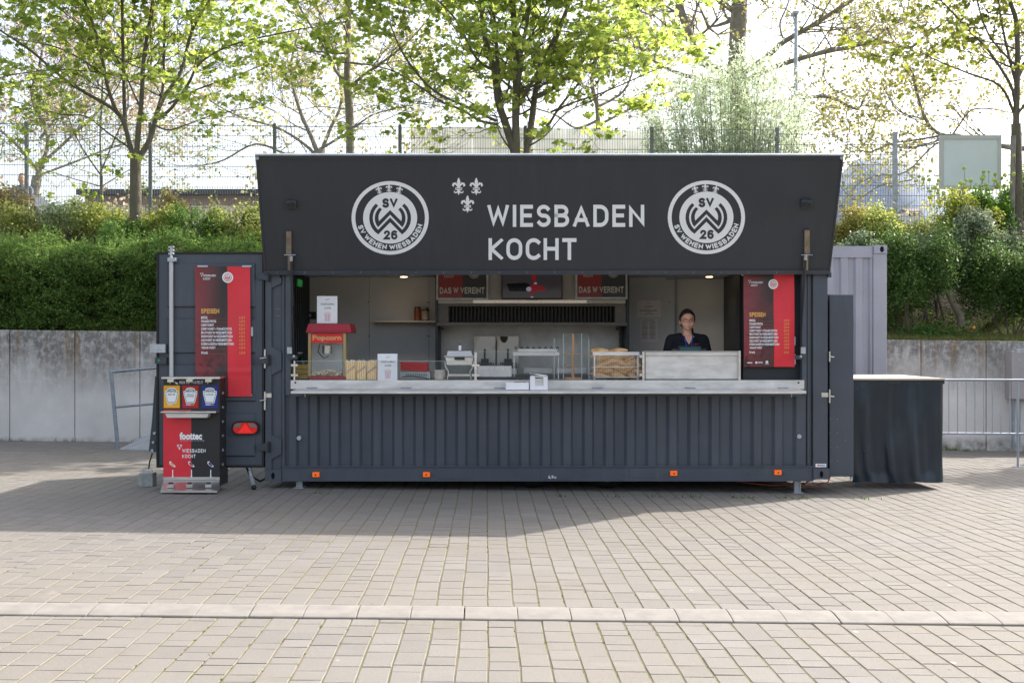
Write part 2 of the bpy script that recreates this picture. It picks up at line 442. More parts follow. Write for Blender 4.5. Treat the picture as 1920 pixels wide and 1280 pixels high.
def mix(n, l, f, a, b):
    q = N(n, l, 'ShaderNodeMix', {0: f}, data_type='RGBA')
    for i, c in ((6, a), (7, b)):
        if isinstance(c, bpy.types.NodeSocket): l.new(c, q.inputs[i])
        else: q.inputs[i].default_value = (*c, 1)
    return q.outputs[2]
def mul(n, l, a, b, op='MULTIPLY'):
    return N(n, l, 'ShaderNodeMath', {0: a, 1: b}, operation=op, use_clamp=True).outputs[0]

def add_dust(m, col, amt):
    n, l = m.node_tree.nodes, m.node_tree.links; b = n['Principled BSDF']; src = b.inputs['Base Color'].links[0].from_socket
    v = n.new('ShaderNodeTexCoord').outputs['Object']
    st = mul(n, l, noise(n, l, v, 3.2, 6, .75, .46, .74, (3.0, 1, .35)), noise(n, l, v, 1.4, 4, .6, .35, .7)); sp = noise(n, l, v, 42, 3, .8, .66, .78)
    f = mul(n, l, mul(n, l, st, mul(n, l, sp, .5), 'ADD'), amt); l.new(mix(n, l, f, src, col), b.inputs['Base Color'])
add_dust(dark, (.16, .155, .15), .30); add_dust(dark2, (.13, .13, .13), .16)
# ---- joints: sand with moss, the sheet that shows between the pavers
def jm(n, l, b):
    v = n.new('ShaderNodeTexCoord').outputs['Object']
    c = mix(n, l, noise(n, l, v, 1.3, 5), (0.165, 0.135, 0.088), (0.115, 0.098, 0.06))
    c = mix(n, l, mul(n, l, noise(n, l, v, 2.2, 5, lo=.42, hi=.58), noise(n, l, v, 26, 3)), c, (0.11, 0.115, 0.022))
    c = mix(n, l, noise(n, l, v, 60, 2, lo=.56, hi=.7), c, (0.05, 0.04, 0.025))
    l.new(c, b.inputs['Base Color'])
joint = custom_mat('sandy mossy joint', jm, 0.95)
xs = [-45 + 3 * i for i in range(31)]
ys = [-14 + 2 * i for i in range(17)] + [18.6]
KY = 6.42                                                       # the kerb line
def G2(x, y): return G(x, y) - (0.026 if y < KY + .08 else 0.0)      # paving in front of the kerb lies a little lower
ground = grid_sheet('ground', xs, [-14, -8, -2, 2, KY + .079, KY + .081, 9, 12, 15, 18.2], lambda x, y: G2(x, y) - 0.0035, joint, False)
# ---- pavers
def pm(n, l, b):
    v = n.new('ShaderNodeTexCoord').outputs['Object']
    at = N(n, l, 'ShaderNodeAttribute', attribute_name='tone').outputs['Fac']
    c = mix(n, l, at, (0.154, 0.144, 0.131), (0.196, 0.183, 0.167))
    c = mix(n, l, noise(n, l, v, .55, 4, lo=.4, hi=.62), c, (0.178, 0.160, 0.136))
    gr = noise(n, l, v, 190, 2, .7, .3, .7)
    c = mix(n, l, mul(n, l, gr, 0.42), c, (0.13, 0.118, 0.107))
    c = mix(n, l, mul(n, l, noise(n, l, v, 330, 1, .5, .62, .72), .6), c, (0.46, 0.43, 0.39))
    c = mix(n, l, mul(n, l, noise(n, l, v, 1.1, 6, .7, .58, .75), .35), c, (0.085, 0.075, 0.058))
    c = mix(n, l, mul(n, l, noise(n, l, v, 3.1, 6, .75, .66, .74), .8), c, (0.29, 0.27, 0.25))
    vo = N(n, l, 'ShaderNodeTexVoronoi', {'Vector': v, 'Scale': 2.3}); c = mix(n, l, mul(n, l, N(n, l, 'ShaderNodeMapRange', {0: vo.outputs['Distance'], 1: .045, 2: .030}).outputs[0], .7), c, (.33, .31, .29))
    vo = N(n, l, 'ShaderNodeTexVoronoi', {'Vector': v, 'Scale': 3.1}); c = mix(n, l, mul(n, l, N(n, l, 'ShaderNodeMapRange', {0: vo.outputs['Distance'], 1: .05, 2: .03}).outputs[0], .6), c, (.07, .065, .06))
    c = mix(n, l, mul(n, l, noise(n, l, v, .8, 5, .7, .60, .72, (1, 5, 1)), .35), c, (.24, .225, .205))
    l.new(c, b.inputs['Base Color'])
    bp = N(n, l, 'ShaderNodeBump', {'Strength': .35, 'Distance': .004, 'Height': gr}); l.new(bp.outputs[0], b.inputs['Normal'])
paverm = custom_mat('grey concrete paver', pm, 0.85)
PW = 0.152; SK = -0.0225                                         # column pitch; the columns lean a touch to the left
def paver_geo(mb, x0, x1, y0, y1, r):
    dz = r.uniform(-.0012, .0012); tx = r.uniform(-.008, .008); ty = r.uniform(-.009, .009)
    xm, ym = (x0 + x1) / 2, (y0 + y1) / 2
    def P(x, y, d):
        xx = x + SK * (y - 6.0) + .0022 * math.sin(y * 2.7 + round(x / PW) * .9) + .0016 * math.sin(y * 7.1 + x * 4)
        return (xx, y, G2(xx, y) + dz + d + tx * (x - xm) + ty * (y - ym))
    j = [r.uniform(-.0015, .0015) for _ in range(8)]; e = .0035
    c = [(x0 + j[0], y0 + j[1]), (x1 + j[2], y0 + j[3]), (x1 + j[4], y1 + j[5]), (x0 + j[6], y1 + j[7])]
    q = [(c[0][0] + e, c[0][1] + e), (c[1][0] - e, c[1][1] + e), (c[2][0] - e, c[2][1] - e), (c[3][0] + e, c[3][1] - e)]
    v = [P(*a, 0) for a in q] + [P(*a, -.004) for a in c] + [P(*a, -.03) for a in c]
    f = [(0, 1, 2, 3)] + [(i + 4, (i + 1) % 4 + 4, (i + 1) % 4, i) for i in range(4)] + [(i + 8, (i + 1) % 4 + 8, (i + 1) % 4 + 4, i + 4) for i in range(4)]
    mb.add(v, f, paverm); mb.tone += [r.random()] * 9 if False else [mb._t] * 9
cells = []
rp = random.Random(11)
for part_ in (0, 1):
    ya, yb = ((2.0, KY - .125) if part_ == 0 else (KY + .105, 17.86))
    for ci in range(-75, 76):
        x0 = ci * PW + 0.021 + .0038; x1 = x0 + PW - .0076
        y = ya + .003
        while y < yb - .04:
            L = rp.choice([.114, .152, .19, .19, .228, .228, .266])
            if y + L > yb - .07: L = yb - y
            xm = (x0 + x1) / 2
            if abs(xm) < 1.0 + .50 * (y + L): cells.append((x0, x1, y + .0012, y + L - .0022))
            y += L
cells.sort(key=lambda c: (0 if (c[2] > 5.08 and abs((c[0] + c[1]) / 2) < 0.452 * c[2]) else 1, c[2]))
rest = MB(); rest._t = .5
for k, c in enumerate(cells):
    if k < 300:
        mb = MB(); mb._t = rp.random(); paver_geo(mb, *c, rp); mb.build('paver', ground)
    else: rest._t = rp.random(); paver_geo(rest, *c, rp)
o = rest.build('pavers', ground); o['kind'] = 'stuff'
# ---- kerb: one row of pale splayed stones
kerbm = mat('pale kerb concrete', (0.225, 0.208, 0.188), 0.85, var=.12, vscale=9, bump=.25, bscale=150)
kerb = MB(); kerb.box(-12, 12, KY - .11, KY + .09, -.2, -.12, kerbm); kerb = kerb.build('kerb'); tag(kerb, kind='structure')
for i in range(-20, 21):
    x0 = .043 + i * 2 * PW + rp.uniform(-.002, .002); x1 = x0 + 2 * PW - .005
    mb = MB(); mb.tone = []
    g = (G(x0, KY) + G(x1, KY)) / 2
    prof = [(KY + .100, -.05), (KY + .100, .001), (KY + .06, .004), (KY + .02, .002), (KY - .07, -.008), (KY - .112, -.015), (KY - .118, -.020), (KY - .118, -.09)]
    dz = rp.uniform(-.002, .002); v = []
    sk0 = rp.uniform(-.003, .003)
    for x in (x0, x0 + .005, x1 - .005, x1):
        for (y, z) in prof: v.append((x + SK * (y - 6) + sk0 * 0, y + .0035 * x * 0, G(x, KY) + z + dz - (.0012 if x in (x0, x1) else 0)))
    n = len(prof); f = []
    for a in range(3):
        for k in range(n - 1): f.append((a * n + k, a * n + k + 1, (a + 1) * n + k + 1, (a + 1) * n + k))
    f += [tuple(range(n)), tuple(range(4 * n - 1, 3 * n - 1, -1))]
    mb.add(v, f, kerbm); mb.build('kerb_stone', kerb)

# ---- retaining wall of cast panels
WY = 17.9
def wm(n, l, b):
    v = n.new('ShaderNodeTexCoord').outputs['Object']
    z = N(n, l, 'ShaderNodeSeparateXYZ', {0: v}).outputs[2]
    base = mix(n, l, noise(n, l, v, 1.1, 5), (0.70, 0.67, 0.64), (0.57, 0.545, 0.52))
    base = mix(n, l, mul(n, l, noise(n, l, v, 7, 5, .7, .5, .7), .35), base, (0.62, 0.60, 0.58))
    top = N(n, l, 'ShaderNodeMapRange', {0: z, 1: .75, 2: 1.72}).outputs[0]
    st = noise(n, l, v, 2.2, 6, .7, .18, .66, (2.2, 1, .55))
    dirt = mul(n, l, N(n, l, 'ShaderNodeMath', {0: top, 1: st}, operation='MULTIPLY').outputs[0], 1.7)
    pat = noise(n, l, v, 9, 5, .7, .30, .60)
    c = mix(n, l, mul(n, l, mul(n, l, dirt, .86), mul(n, l, pat, .25, 'ADD')), base, (0.115, 0.108, 0.098))
    rust = mul(n, l, mul(n, l, noise(n, l, v, 3.4, 2, .5, .60, .68, (2.4, 1, .12)), top), .6)
    c = mix(n, l, rust, c, (0.23, 0.125, 0.04))
    wh = mul(n, l, mul(n, l, noise(n, l, v, 11, 6, .8, .56, .60, (2.4, 1, .8)), top), .7)
    c = mix(n, l, wh, c, (0.50, 0.485, 0.46))
    bot = N(n, l, 'ShaderNodeMapRange', {0: z, 1: .16, 2: 0.0}).outputs[0]
    c = mix(n, l, mul(n, l, bot, noise(n, l, v, 5, 4)), c, (0.12, 0.12, 0.07))
    l.new(c, b.inputs['Base Color'])
    bp = N(n, l, 'ShaderNodeBump', {'Strength': .3, 'Distance': .01, 'Height': noise(n, l, v, 40, 4)}); l.new(bp.outputs[0], b.inputs['Normal'])
wallm = custom_mat('weathered wall concrete', wm, 0.9)
def wall_top(x): return 1.67 - 0.0112 * x
wall = thing('retaining_wall', 'long pale concrete retaining wall with black weather stains under its top edge', 'wall', (0, WY, G(0, WY)))
for i in range(-16, 18):
    x0 = (263 - CX) * WY / FPX + i * 1.043 + 6 * 1.043 - 6 * 1.043; x1 = x0 + 1.043 - .014
    zb = G(x0, WY) - .12
    mb = MB()
    v = [(x0, WY, zb), (x1, WY, zb), (x1, WY + .28, zb), (x0, WY + .28, zb),
         (x0, WY, wall_top(x0)), (x1, WY, wall_top(x1)), (x1, WY + .28, wall_top(x1)), (x0, WY + .28, wall_top(x0))]
    mb.add(v, [(0, 3, 2, 1), (4, 5, 6, 7), (0, 1, 5, 4), (1, 2, 6, 5), (2, 3, 7, 6), (3, 0, 4, 7)], wallm)
    mb.build('wall_panel', wall, bevel=.008)
mb = MB(); mb.box(-22, 11.5, WY + .03, WY + .26, -.35, 1.45, wallm); mb.build('wall_core', wall)

# ---- the bank behind it and the high ground
def bm_(n, l, b):
    v = n.new('ShaderNodeTexCoord').outputs['Object']
    c = mix(n, l, noise(n, l, v, 1.2, 5), (0.075, 0.052, 0.032), (0.05, 0.065, 0.02))
    c = mix(n, l, noise(n, l, v, 25, 3), c, (0.10, 0.08, 0.05))
    l.new(c, b.inputs['Base Color'])
    bp = N(n, l, 'ShaderNodeBump', {'Strength': .8, 'Distance': .03, 'Height': noise(n, l, v, 18, 4)}); l.new(bp.outputs[0], b.inputs['Normal'])
soil = custom_mat('bare soil and moss', bm_, 0.95)
def bank_z(x, y):
    b0 = 18.1 + 1.45 * min(1, max(0, (x - 1) / 4)); t = min(1, max(0, (y - b0) / (22.1 - b0)))
    zb = wall_top(x) - .03
    return zb + .10 * min(1, max(0, y - 18.2)) * (1 - t) + (3.85 - zb) * (t * t * (3 - 2 * t) * .35 + t * .65) + .05 * math.sin(x * 1.7) * math.sin(y * 2.1) * (1 if t > 0.1 else t * 10)
bank = grid_sheet('bank', [-24 + .5 * i for i in range(90)], [18.15 + .25 * i for i in range(20)], bank_z, soil)
asph = mat('upper yard asphalt', (0.16, 0.155, 0.15), 0.9, var=.15)
terr = grid_sheet('upper_ground', [-900 + 100 * i for i in range(19)], [22.85, 60, 120, 300, 700, 1500, 2500], lambda x, y: 3.83, asph, False)
hillm = mat('haze blue far hill', (0.26, 0.30, 0.36), 1.0, var=.25, vscale=.02)  # blue of the distant haze is put into the hill colour
def hz(x, y):
    d = math.exp(-((x - 300) / 150) ** 2) * 140 + math.exp(-((x + 420) / 200) ** 2) * 60
    return 3 + d * math.exp(-((y - 900) / 160) ** 2) * (1 + .06 * math.sin(x * .07) + .04 * math.sin(x * .19))
grid_sheet('hill', [-800 + 25 * i for i in range(65)], [600 + 50 * i for i in range(13)], hz, hillm)

# ================================================================ THE VAN (a converted container on a trailer)
Y0 = 12.0
XL, XR, ZB, ZT = X(497, Y0), X(1555, Y0), 0.09, 2.665
YB = Y0 + 2.44
van = thing('food_container', 'dark grey container snack kitchen with its big lettered hatch swung up over the serving window', 'food stand', ((XL + XR) / 2, Y0, G(0, Y0)))
def part(mb, name, parent=None, bevel=0.0): return mb.build(name, parent or van, bevel=bevel)
# corner posts
mb = MB()
mb.pbox(497, 520, 527.5, 880, Y0 + .035, .12, dark)
mb.pbox(497, 520, 509, 880, Y0, .035, dark)
for pp in ([(509, 520), (527.5, 520), (527.5, 531), (509, 540)], [(509, 650), (527.5, 659), (527.5, 693), (509, 703)], [(509, 815), (527.5, 823), (527.5, 851), (509, 861)]):
    mb.pprism(pp, Y0 + .001, .034, dark)
mb.box(XL, XL + .16, Y0 + .002, Y0 + .15, Z(520, Y0), ZT, dark)
for q in ((517, 579), (521.5, 579), (517, 592), (521.5, 592)): mb.ball((X(q[0], Y0), Y0 + .034, Z(q[1], Y0)), .006, galv, 6, 4)
part(mb, 'corner_post', bevel=.004)
def casting(x0, x1, z0, z1, flip=False):
    mb = MB(); cx = (x0 + x1) / 2; cz = (z0 + z1) / 2 - .003
    ov = [(cx + (.020 if abs(math.cos(a)) < 2 else 0) * math.cos(a), cz + .036 * math.sin(a)) for a in [2 * math.pi * i / 16 for i in range(16)]]
    ou = []
    for i in range(16):
        a = 2 * math.pi * i / 16; c_, s_ = math.cos(a), math.sin(a); k = 1 / max(abs(c_), abs(s_))
        ou.append((cx + c_ * k * (x1 - x0) / 2, cz + .003 + s_ * k * (z1 - z0) / 2))
    y = Y0 - .012
    v = [(a, y, b) for a, b in ou] + [(a, y, b) for a, b in ov] + [(a, y + .05, b) for a, b in ov]
    mb.add(v, [(i, (i + 1) % 16, 16 + (i + 1) % 16, 16 + i) for i in range(16)] + [(16 + i, 16 + (i + 1) % 16, 32 + (i + 1) % 16, 32 + i) for i in range(16)], dark)
    mb.add([(a, y + .05, b) for a, b in ov], [tuple(range(16))], black)
    mb.box(x0, x1, y + .051, Y0 + .16, z0, z1, dark)
    for a in range(0): pass
    mb.add([(x0, y, z0), (x1, y, z0), (x1, y, z1), (x0, y, z1), (x0, y + .051, z0), (x1, y + .051, z0), (x1, y + .051, z1), (x0, y + .051, z1)], [(0, 4, 5, 1), (1, 5, 6, 2), (2, 6, 7, 3), (3, 7, 4, 0)], dark)
    part(mb, 'corner_casting')
casting(XL, X(527.5, Y0), Z(902, Y0), Z(880, Y0))
casting(X(1524.5, Y0), XR, Z(898, Y0), Z(878, Y0))
mb = MB(); mb.pbox(1524.5, 460, 1552, 878, Y0, .15, dark); mb.pbox(1521, 515, 1524.4, 873, Y0 + .02, .1, black)
part(mb, 'corner_post', bevel=.005)
for xx in (XL, XR - .16):
    mb = MB(); mb.box(xx, xx + .16, YB - .15, YB, ZB - .01, ZT, dark); part(mb, 'corner_post')
# window frame flanges either side of the opening
mb = MB()
mb.pbox(527.6, 515, 535, 873, Y0 + .03, .08, dark); mb.pbox(535.1, 515, 545, 741, Y0 + .004, .10, dark); mb.pbox(529.5, 515, 533.5, 873, Y0 + .018, .012, dark); mb.pbox(535.1, 741.2, 542, 873, Y0 + .05, .06, dark)
part(mb, 'window_frame', bevel=.003)
mb = MB()
mb.pbox(1504, 515, 1512.5, 741, Y0 + .012, .10, dark); mb.pbox(1512.6, 515, 1521, 873, Y0 + .03, .08, dark); mb.pbox(1514.5, 515, 1517.5, 873, Y0 + .020, .01, dark)
part(mb, 'window_frame', bevel=.003)
# corrugated lower side
mb = MB(); per = .2275; xa, xb = X(541, Y0), X(1511.9, Y0); pts = []; x = xa; yo, yi = Y0 + .024, Y0 + .060
pts.append((x, yo))
k = 0
while x < xb - .03:
    pts += [(x + .075, yo), (x + .1, yi), (x + .195, yi), (x + .2275, yo)]; x += per
pts = [p for p in pts if p[0] < xb - .01] + [(xb, yo)]
zt, zb = Z(739, Y0), Z(874, Y0); v = []
for p in pts: v += [(p[0], p[1], zb), (p[0], p[1], zt)]
mb.add(v, [(2 * i, 2 * i + 2, 2 * i + 3, 2 * i + 1) for i in range(len(pts) - 1)], dark)
part(mb, 'corrugated_side')
mb = MB(); mb.box(xa, xb, Y0 + .07, Y0 + .10, zb, Z(712, Y0), dark); mb.pbox(541, 738.5, 1512, 743, Y0 + .012, .05, dark); part(mb, 'side_backing')
# bottom rail
mb = MB(); x0, x1 = X(527.6, Y0), X(1524.4, Y0)
mb.box(x0, x1, Y0 + .012, Y0 + .12, Z(900.5, Y0), Z(874, Y0), dark)
mb.box(x0, x1, Y0 - .002, Y0 + .012, Z(875.5, Y0), Z(873, Y0), dark); mb.box(x0, x1, Y0 - .002, Y0 + .012, Z(902, Y0), Z(899.5, Y0), dark)
mb.pbox(822, 879, 884, 897, Y0 + .006, .01, dark); mb.pbox(1180, 877, 1243, 895, Y0 + .006, .01, dark); mb.pbox(1014, 876, 1074, 899, Y0 + .008, .01, dark)
part(mb, 'bottom_rail', bevel=.002)
for px in (582, 646, 729, 812, 897, 964, 1033, 1100, 1168, 1251, 1329, 1405, 1470):
    mb = MB(); c = (X(px, Y0), Y0 + .012, Z(888.5, Y0)); mb.tube([(c[0], c[1] - .012, c[2]), (c[0], c[1] + .01, c[2])], .011, dark, 8); part(mb, 'bolt')
for px in (592, 799.5, 1263.5, 1459):
    mb = MB(); py = 889.5 if px < 1000 else 887 - (px > 1400) * 1.5
    mb.pbox(px - 6.5, py - 4.5, px + 6.5, py + 4.5, Y0 - .016, .027, orange); L = part(mb, 'marker_light', bevel=.004)
    mb = MB(); c = (X(px, Y0), Y0 - .018, Z(py, Y0)); mb.tube([c, (c[0], c[1] + .01, c[2])], .009, black, 8); part(mb, 'reflector', L)
mb = MB(); P0 = plane_pos(Y0 + .008)
font_text(mb, '6,9', P0, white, 1028, 890.5, 1037.5, 897.5, .012, .003); part(mb, 'lettering'); mb = MB(); font_text(mb, 'bar', P0, white, 1038.5, 891.5, 1044, 896.5, 0, .003)
part(mb, 'lettering')
mb = MB(); P1 = plane_pos(Y0); prect(mb, P1, white, 1529, 869, 1549, 875, .002); part(mb, 'maker_plate'); mb = MB(); caps_text(mb, 'BIRKE', P1, mat('blue print', (.03, .12, .4), .5), 1538, 870.4, 1547, 873.6, .2, .2, .004)
ppoly(mb, P1, red, [(1531, 872), (1534, 870.3), (1538, 871.4), (1535, 873.5)], .004); part(mb, 'maker_plate')
for px, py in ((560, 821), (1499, 818)):
    mb = MB(); c = (X(px, Y0), Y0 + .02, Z(py, Y0)); mb.tube([(c[0], c[1] - .012, c[2]), (c[0], c[1] + .05, c[2])], .024, galv, 14); part(mb, 'round_lock')
# roof, back, ends, floor, top rails
mb = MB(); mb.box(XL, XR, Y0 + .05, YB, ZT - .03, ZT, dark); part(mb, 'roof')
mb = MB(); mb.box(XL + .16, XR - .16, Y0 + .02, Y0 + .12, 2.30, ZT - .03, dark); part(mb, 'top_rail')
mb = MB(); mb.box(XL + .161, XR - .161, YB - .05, YB, ZB, ZT - .031, dark); part(mb, 'back_wall')
mb = MB(); mb.box(XL, XL + .04, Y0 + .151, YB - .151, ZB, ZT - .031, dark)
x = Y0 + .2
while x < YB - .2: mb.box(XL + .041, XL + .075, x, x + .07, .3, 2.4, intd); x += .14
part(mb, 'end_wall')
mb = MB(); mb.box(XR - .04, XR, Y0 + .151, YB - .151, ZB, ZT - .031, dark); part(mb, 'end_wall')
mb = MB(); mb.box(XL + .041, XR - .041, Y0 + .121, YB - .06, ZB, .26, intd); part(mb, 'floor')
# trailer wheels and legs
for px in (998, 1139):
    mb = MB(); cx = X(px, Y0 + .25); gz = G(cx, Y0 + .3)
    prof = [(.0, .20), (.02, .215), (.10, .225), (.18, .215), (.20, .20)]
    n = 28; v = []; rr = [.20, .26, .275, .275, .26, .20]; yy = [0, .015, .05, .15, .185, .20]
    for i in range(n):
        a = 2 * math.pi * i / n
        for r_, y_ in zip(rr, yy): v.append((cx + r_ * math.cos(a), Y0 + .25 + y_, gz + .28 + r_ * math.sin(a)))
    mb.add(v, [(i * 6 + k, i * 6 + k + 1, ((i + 1) % n) * 6 + k + 1, ((i + 1) % n) * 6 + k) for i in range(n) for k in range(5)], black, True)
    w = part(mb, 'wheel'); mb = MB(); mb.tube([(cx, Y0 + .27, gz + .28), (cx, Y0 + .43, gz + .28)], .20, galvd, 20); part(mb, 'rim', w)
for px in (562.5, 1493.5):
    mb = MB(); x = X(px, Y0 + .15); g = G(x, Y0 + .15); mb.box(x - .032, x + .032, Y0 + .12, Y0 + .135, g + .008, .2, galv); mb.box(x - .034, x - .026, Y0 + .10, Y0 + .16, g + .008, .2, galv); mb.box(x + .026, x + .034, Y0 + .10, Y0 + .16, g + .008, .2, galv)
    mb.box(x - .055, x + .055, Y0 + .06, Y0 + .22, g, g + .008, galv); part(mb, 'support_leg')
mb = MB(); mb.tube([(X(467, 12.2), 12.2, Z(873, 12.2)), (X(476, 11.9), 11.9, Z(911, 11.9))], .022, galv, 4); mb.ball((X(476, 11.9), 11.9, G(-2.75, 11.9) + .025), .03, black, 8, 6); part(mb, 'support_leg')
mb = MB(); mb.tube([(-2.9, 12.1, .28), (-2.85, 12.15, .12), (-2.75, 12.2, .05), (-2.6, 12.3, .12)], .012, black, 6); part(mb, 'cable')
cabm = mat('orange red cable', (.45, .07, .02), .5); mb = MB(); mb.tube([(2.5, 12.45, .02), (2.7, 12.35, .0), (2.95, 12.4, -.02), (3.2, 12.35, .0), (3.38, 12.3, .08)], .007, cabm, 6)
mb.tube([(3.1, 12.3, -.02), (3.3, 12.25, -.01), (3.45, 12.2, .04), (3.5, 12.25, .12)], .007, cabm, 6)
tag(mb.build('cable'), 'orange cable lying under the right end of the container beside the support leg', 'cable')

# ---- counter: upstand and folding shelf
Cc = MB(); Cc.pbox(545, 712.5, 1508, 729, Y0 - .004, .012, steelm); part(Cc, 'counter_upstand')
mb = MB(); zi = Z(712.5, Y0); mb.box(X(545, Y0), X(1508, Y0), Y0 + .009, Y0 + .55, zi - .04, zi - .003, steel); part(mb, 'counter_top')
mb = MB(); ya, yb_ = Y0 - .30, Y0 - .006; z1, z2 = 1.056, 1.073; a, b = X(545, ya), X(1512, ya)
mb.add([(a, ya, z1), (b, ya, z1), (b - .02, yb_, z2), (a + .02, yb_, z2), (a, ya, z1 - .028), (b, ya, z1 - .028), (b - .02, yb_, z2 - .02), (a + .02, yb_, z2 - .02)],
       [(0, 1, 2, 3), (7, 6, 5, 4), (4, 5, 1, 0), (5, 6, 2, 1), (6, 7, 3, 2), (7, 4, 0, 3)], steelm)
shelf_p = part(mb, 'serving_shelf', bevel=.003)
for px in (585, 761, 937, 1120, 1294, 1468):
    mb = MB(); y = Y0 - .03; mb.tube([(X(px - 10, y), y, 1.077), (X(px + 10, y), y, 1.077)], .006, galvd, 6); part(mb, 'hinge', shelf_p)
for px in (572, 1484):
    mb = MB(); y = ya + .1; mb.tube([(X(px, y), y, 1.04), (X(px, y), y, .99)], .006, galv, 6); part(mb, 'pull_pin', shelf_p)
for px in (554, 1497):
    mb = MB(); c = (X(px, Y0), Y0 - .006, Z(717, Y0)); mb.tube([(c[0], c[1] - .004, c[2]), (c[0], c[1] + .004, c[2])], .010, black, 8); part(mb, 'screw')

# ================================================================ HATCH
HP = Vector((0, Y0 - .03, 2.29)); HV = Vector((0, -.455, 1.21)); HL = HV.length; HV.normalize(); HN = Vector((0, -HV.z, HV.y))   # outward normal
HN = Vector((0, -1.21, -.455)).normalized()
def hpos(px, py, l):
    k = (CY - py) / FPX; c = HP + HN * l
    # z = H + k*Y ;  plane through c with normal HN
    y = (HN.y * c.y + HN.z * (c.z - H)) / (HN.y + HN.z * k)
    return (X(px, y), y, H + k * y)
def hbox(mb, px0, py0, px1, py1, l0, l1, m):
    a = [hpos(px0, py1, 0), hpos(px1, py1, 0), hpos(px1, py0, 0), hpos(px0, py0, 0)]
    v = [tuple(Vector(p) + HN * l0) for p in a] + [tuple(Vector(p) + HN * l1) for p in a]
    mb.add(v, [(3, 2, 1, 0), (4, 5, 6, 7), (0, 1, 5, 4), (1, 2, 6, 5), (2, 3, 7, 6), (3, 0, 4, 7)], m)
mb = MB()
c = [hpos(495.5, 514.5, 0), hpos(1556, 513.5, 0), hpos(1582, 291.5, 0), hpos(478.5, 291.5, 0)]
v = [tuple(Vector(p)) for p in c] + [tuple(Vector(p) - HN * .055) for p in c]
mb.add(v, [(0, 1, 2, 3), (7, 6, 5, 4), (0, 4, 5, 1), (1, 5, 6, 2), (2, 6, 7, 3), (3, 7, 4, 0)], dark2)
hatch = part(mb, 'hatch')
mb = MB()
def hquad(m, pts, l0, l1):
    a = [Vector(hpos(*p, 0)) for p in pts]; v = [tuple(p + HN * l0) for p in a] + [tuple(p + HN * l1) for p in a]
    mb.add(v, [(3, 2, 1, 0), (4, 5, 6, 7), (0, 1, 5, 4), (1, 2, 6, 5), (2, 3, 7, 6), (3, 0, 4, 7)], m)
hquad(trimm, [(495.5, 514.6), (1556, 513.6), (1556.9, 505.6), (495, 506.6)], .001, .016)
hquad(dark2, [(479.6, 299), (1581, 299), (1582, 292), (478.6, 292)], .001, .007)
hquad(dark2, [(495, 506.4), (499, 506.4), (483, 299.2), (479.6, 299.2)], .001, .006)
hquad(dark2, [(1553.5, 505.4), (1556.9, 505.4), (1581, 299.2), (1577.5, 299.2)], .001, .006)
hquad(galvd, [(478.4, 291.9), (1582.2, 291.9), (1582.4, 289.5), (478.2, 289.5)], -.055, .012)
part(mb, 'hatch_frame', hatch)
for q in ((482.5, 296.5), (1578, 296.0)):
    mb = MB(); p = Vector(hpos(*q, .008)); mb.tube([p, p + HN * .012], .018, galv, 12); part(mb, 'end_cap', hatch)
for px in range(520, 1560, 52):
    mb = MB(); p = Vector(hpos(px, 510.5, .015)); mb.ball(p, .005, galv, 6, 4); part(mb, 'rivet', hatch)
mb = MB(); caps_text(mb, 'WIESBADEN', hpos, offw, 914, 384, 1208, 425.5, .178, .20, .002); part(mb, 'lettering', hatch); mb = MB(); caps_text(mb, 'KOCHT', hpos, offw, 916, 446.5, 1081, 487.5, .178, .18, .002)
part(mb, 'lettering', hatch)
mb = MB(); fleur(mb, hpos, offw, 860, 349.5, 33, 0, .002); fleur(mb, hpos, offw, 893, 349.5, 33, 0, .002); fleur(mb, hpos, offw, 876.6, 382.5, 33, 0, .002)
part(mb, 'lily_emblem', hatch)
for cx in (731.5, 1324.5):
    mb = MB(); crest(mb, hpos, cx, 408.5 - (cx > 1000) * 1, 72.5, 69, offw, dark2, .002); part(mb, 'round_crest', hatch)
for cx, cy in ((547, 381.5), (1510.5, 380.5)):
    mb = MB(); hbox(mb, cx - 9.5, cy - 7, cx + 9.5, cy + 7, .001, .05, trimm); hbox(mb, cx - 8, cy - 2, cx + 8, cy + 5.5, .051, .056, blackp)
    p = Vector(hpos(cx, cy + 2, .055)); mb.tube([p, p + HN * .01], .022, blackp, 12); part(mb, 'floodlight', hatch)
steelb = mat('brown tinted steel bracket', (0.26, 0.22, 0.19), .35, metal=.8, var=.3, vscale=12)
for s_, cx in ((1, 542.5), (-1, 1512)):
    mb = MB()
    hbox(mb, cx - 5, 432 if s_ > 0 else 430, cx + 5, 476, .001, .035, steelb); hbox(mb, cx - 2, 476.2, cx + 7 * 1, 505, .001, .03, steelb) if s_ > 0 else hbox(mb, cx - 7, 476.2, cx + 2, 505, .001, .03, steelb)
    p = Vector(hpos(cx + 1, 478, .05)); mb.tube([p - Vector((.06, 0, 0)), p + Vector((.06, 0, 0))], .006, galv, 6)
    part(mb, 'strut_bracket', hatch, )
for px, py in ((498, 458), (1557, 455)):
    mb = MB(); p = Vector(hpos(px, py, -.02)); mb.tube([p - HV * .11, p + HV * .11], .016, steelb, 4); part(mb, 'edge_plate', hatch)
for px in (499, 1550):
    mb = MB(); mb.pbox(px - 14 if px < 900 else px + 3, 511, px + 8 if px < 900 else px + 9, 520, Y0 - .03, .06, trimm); part(mb, 'hatch_hinge')
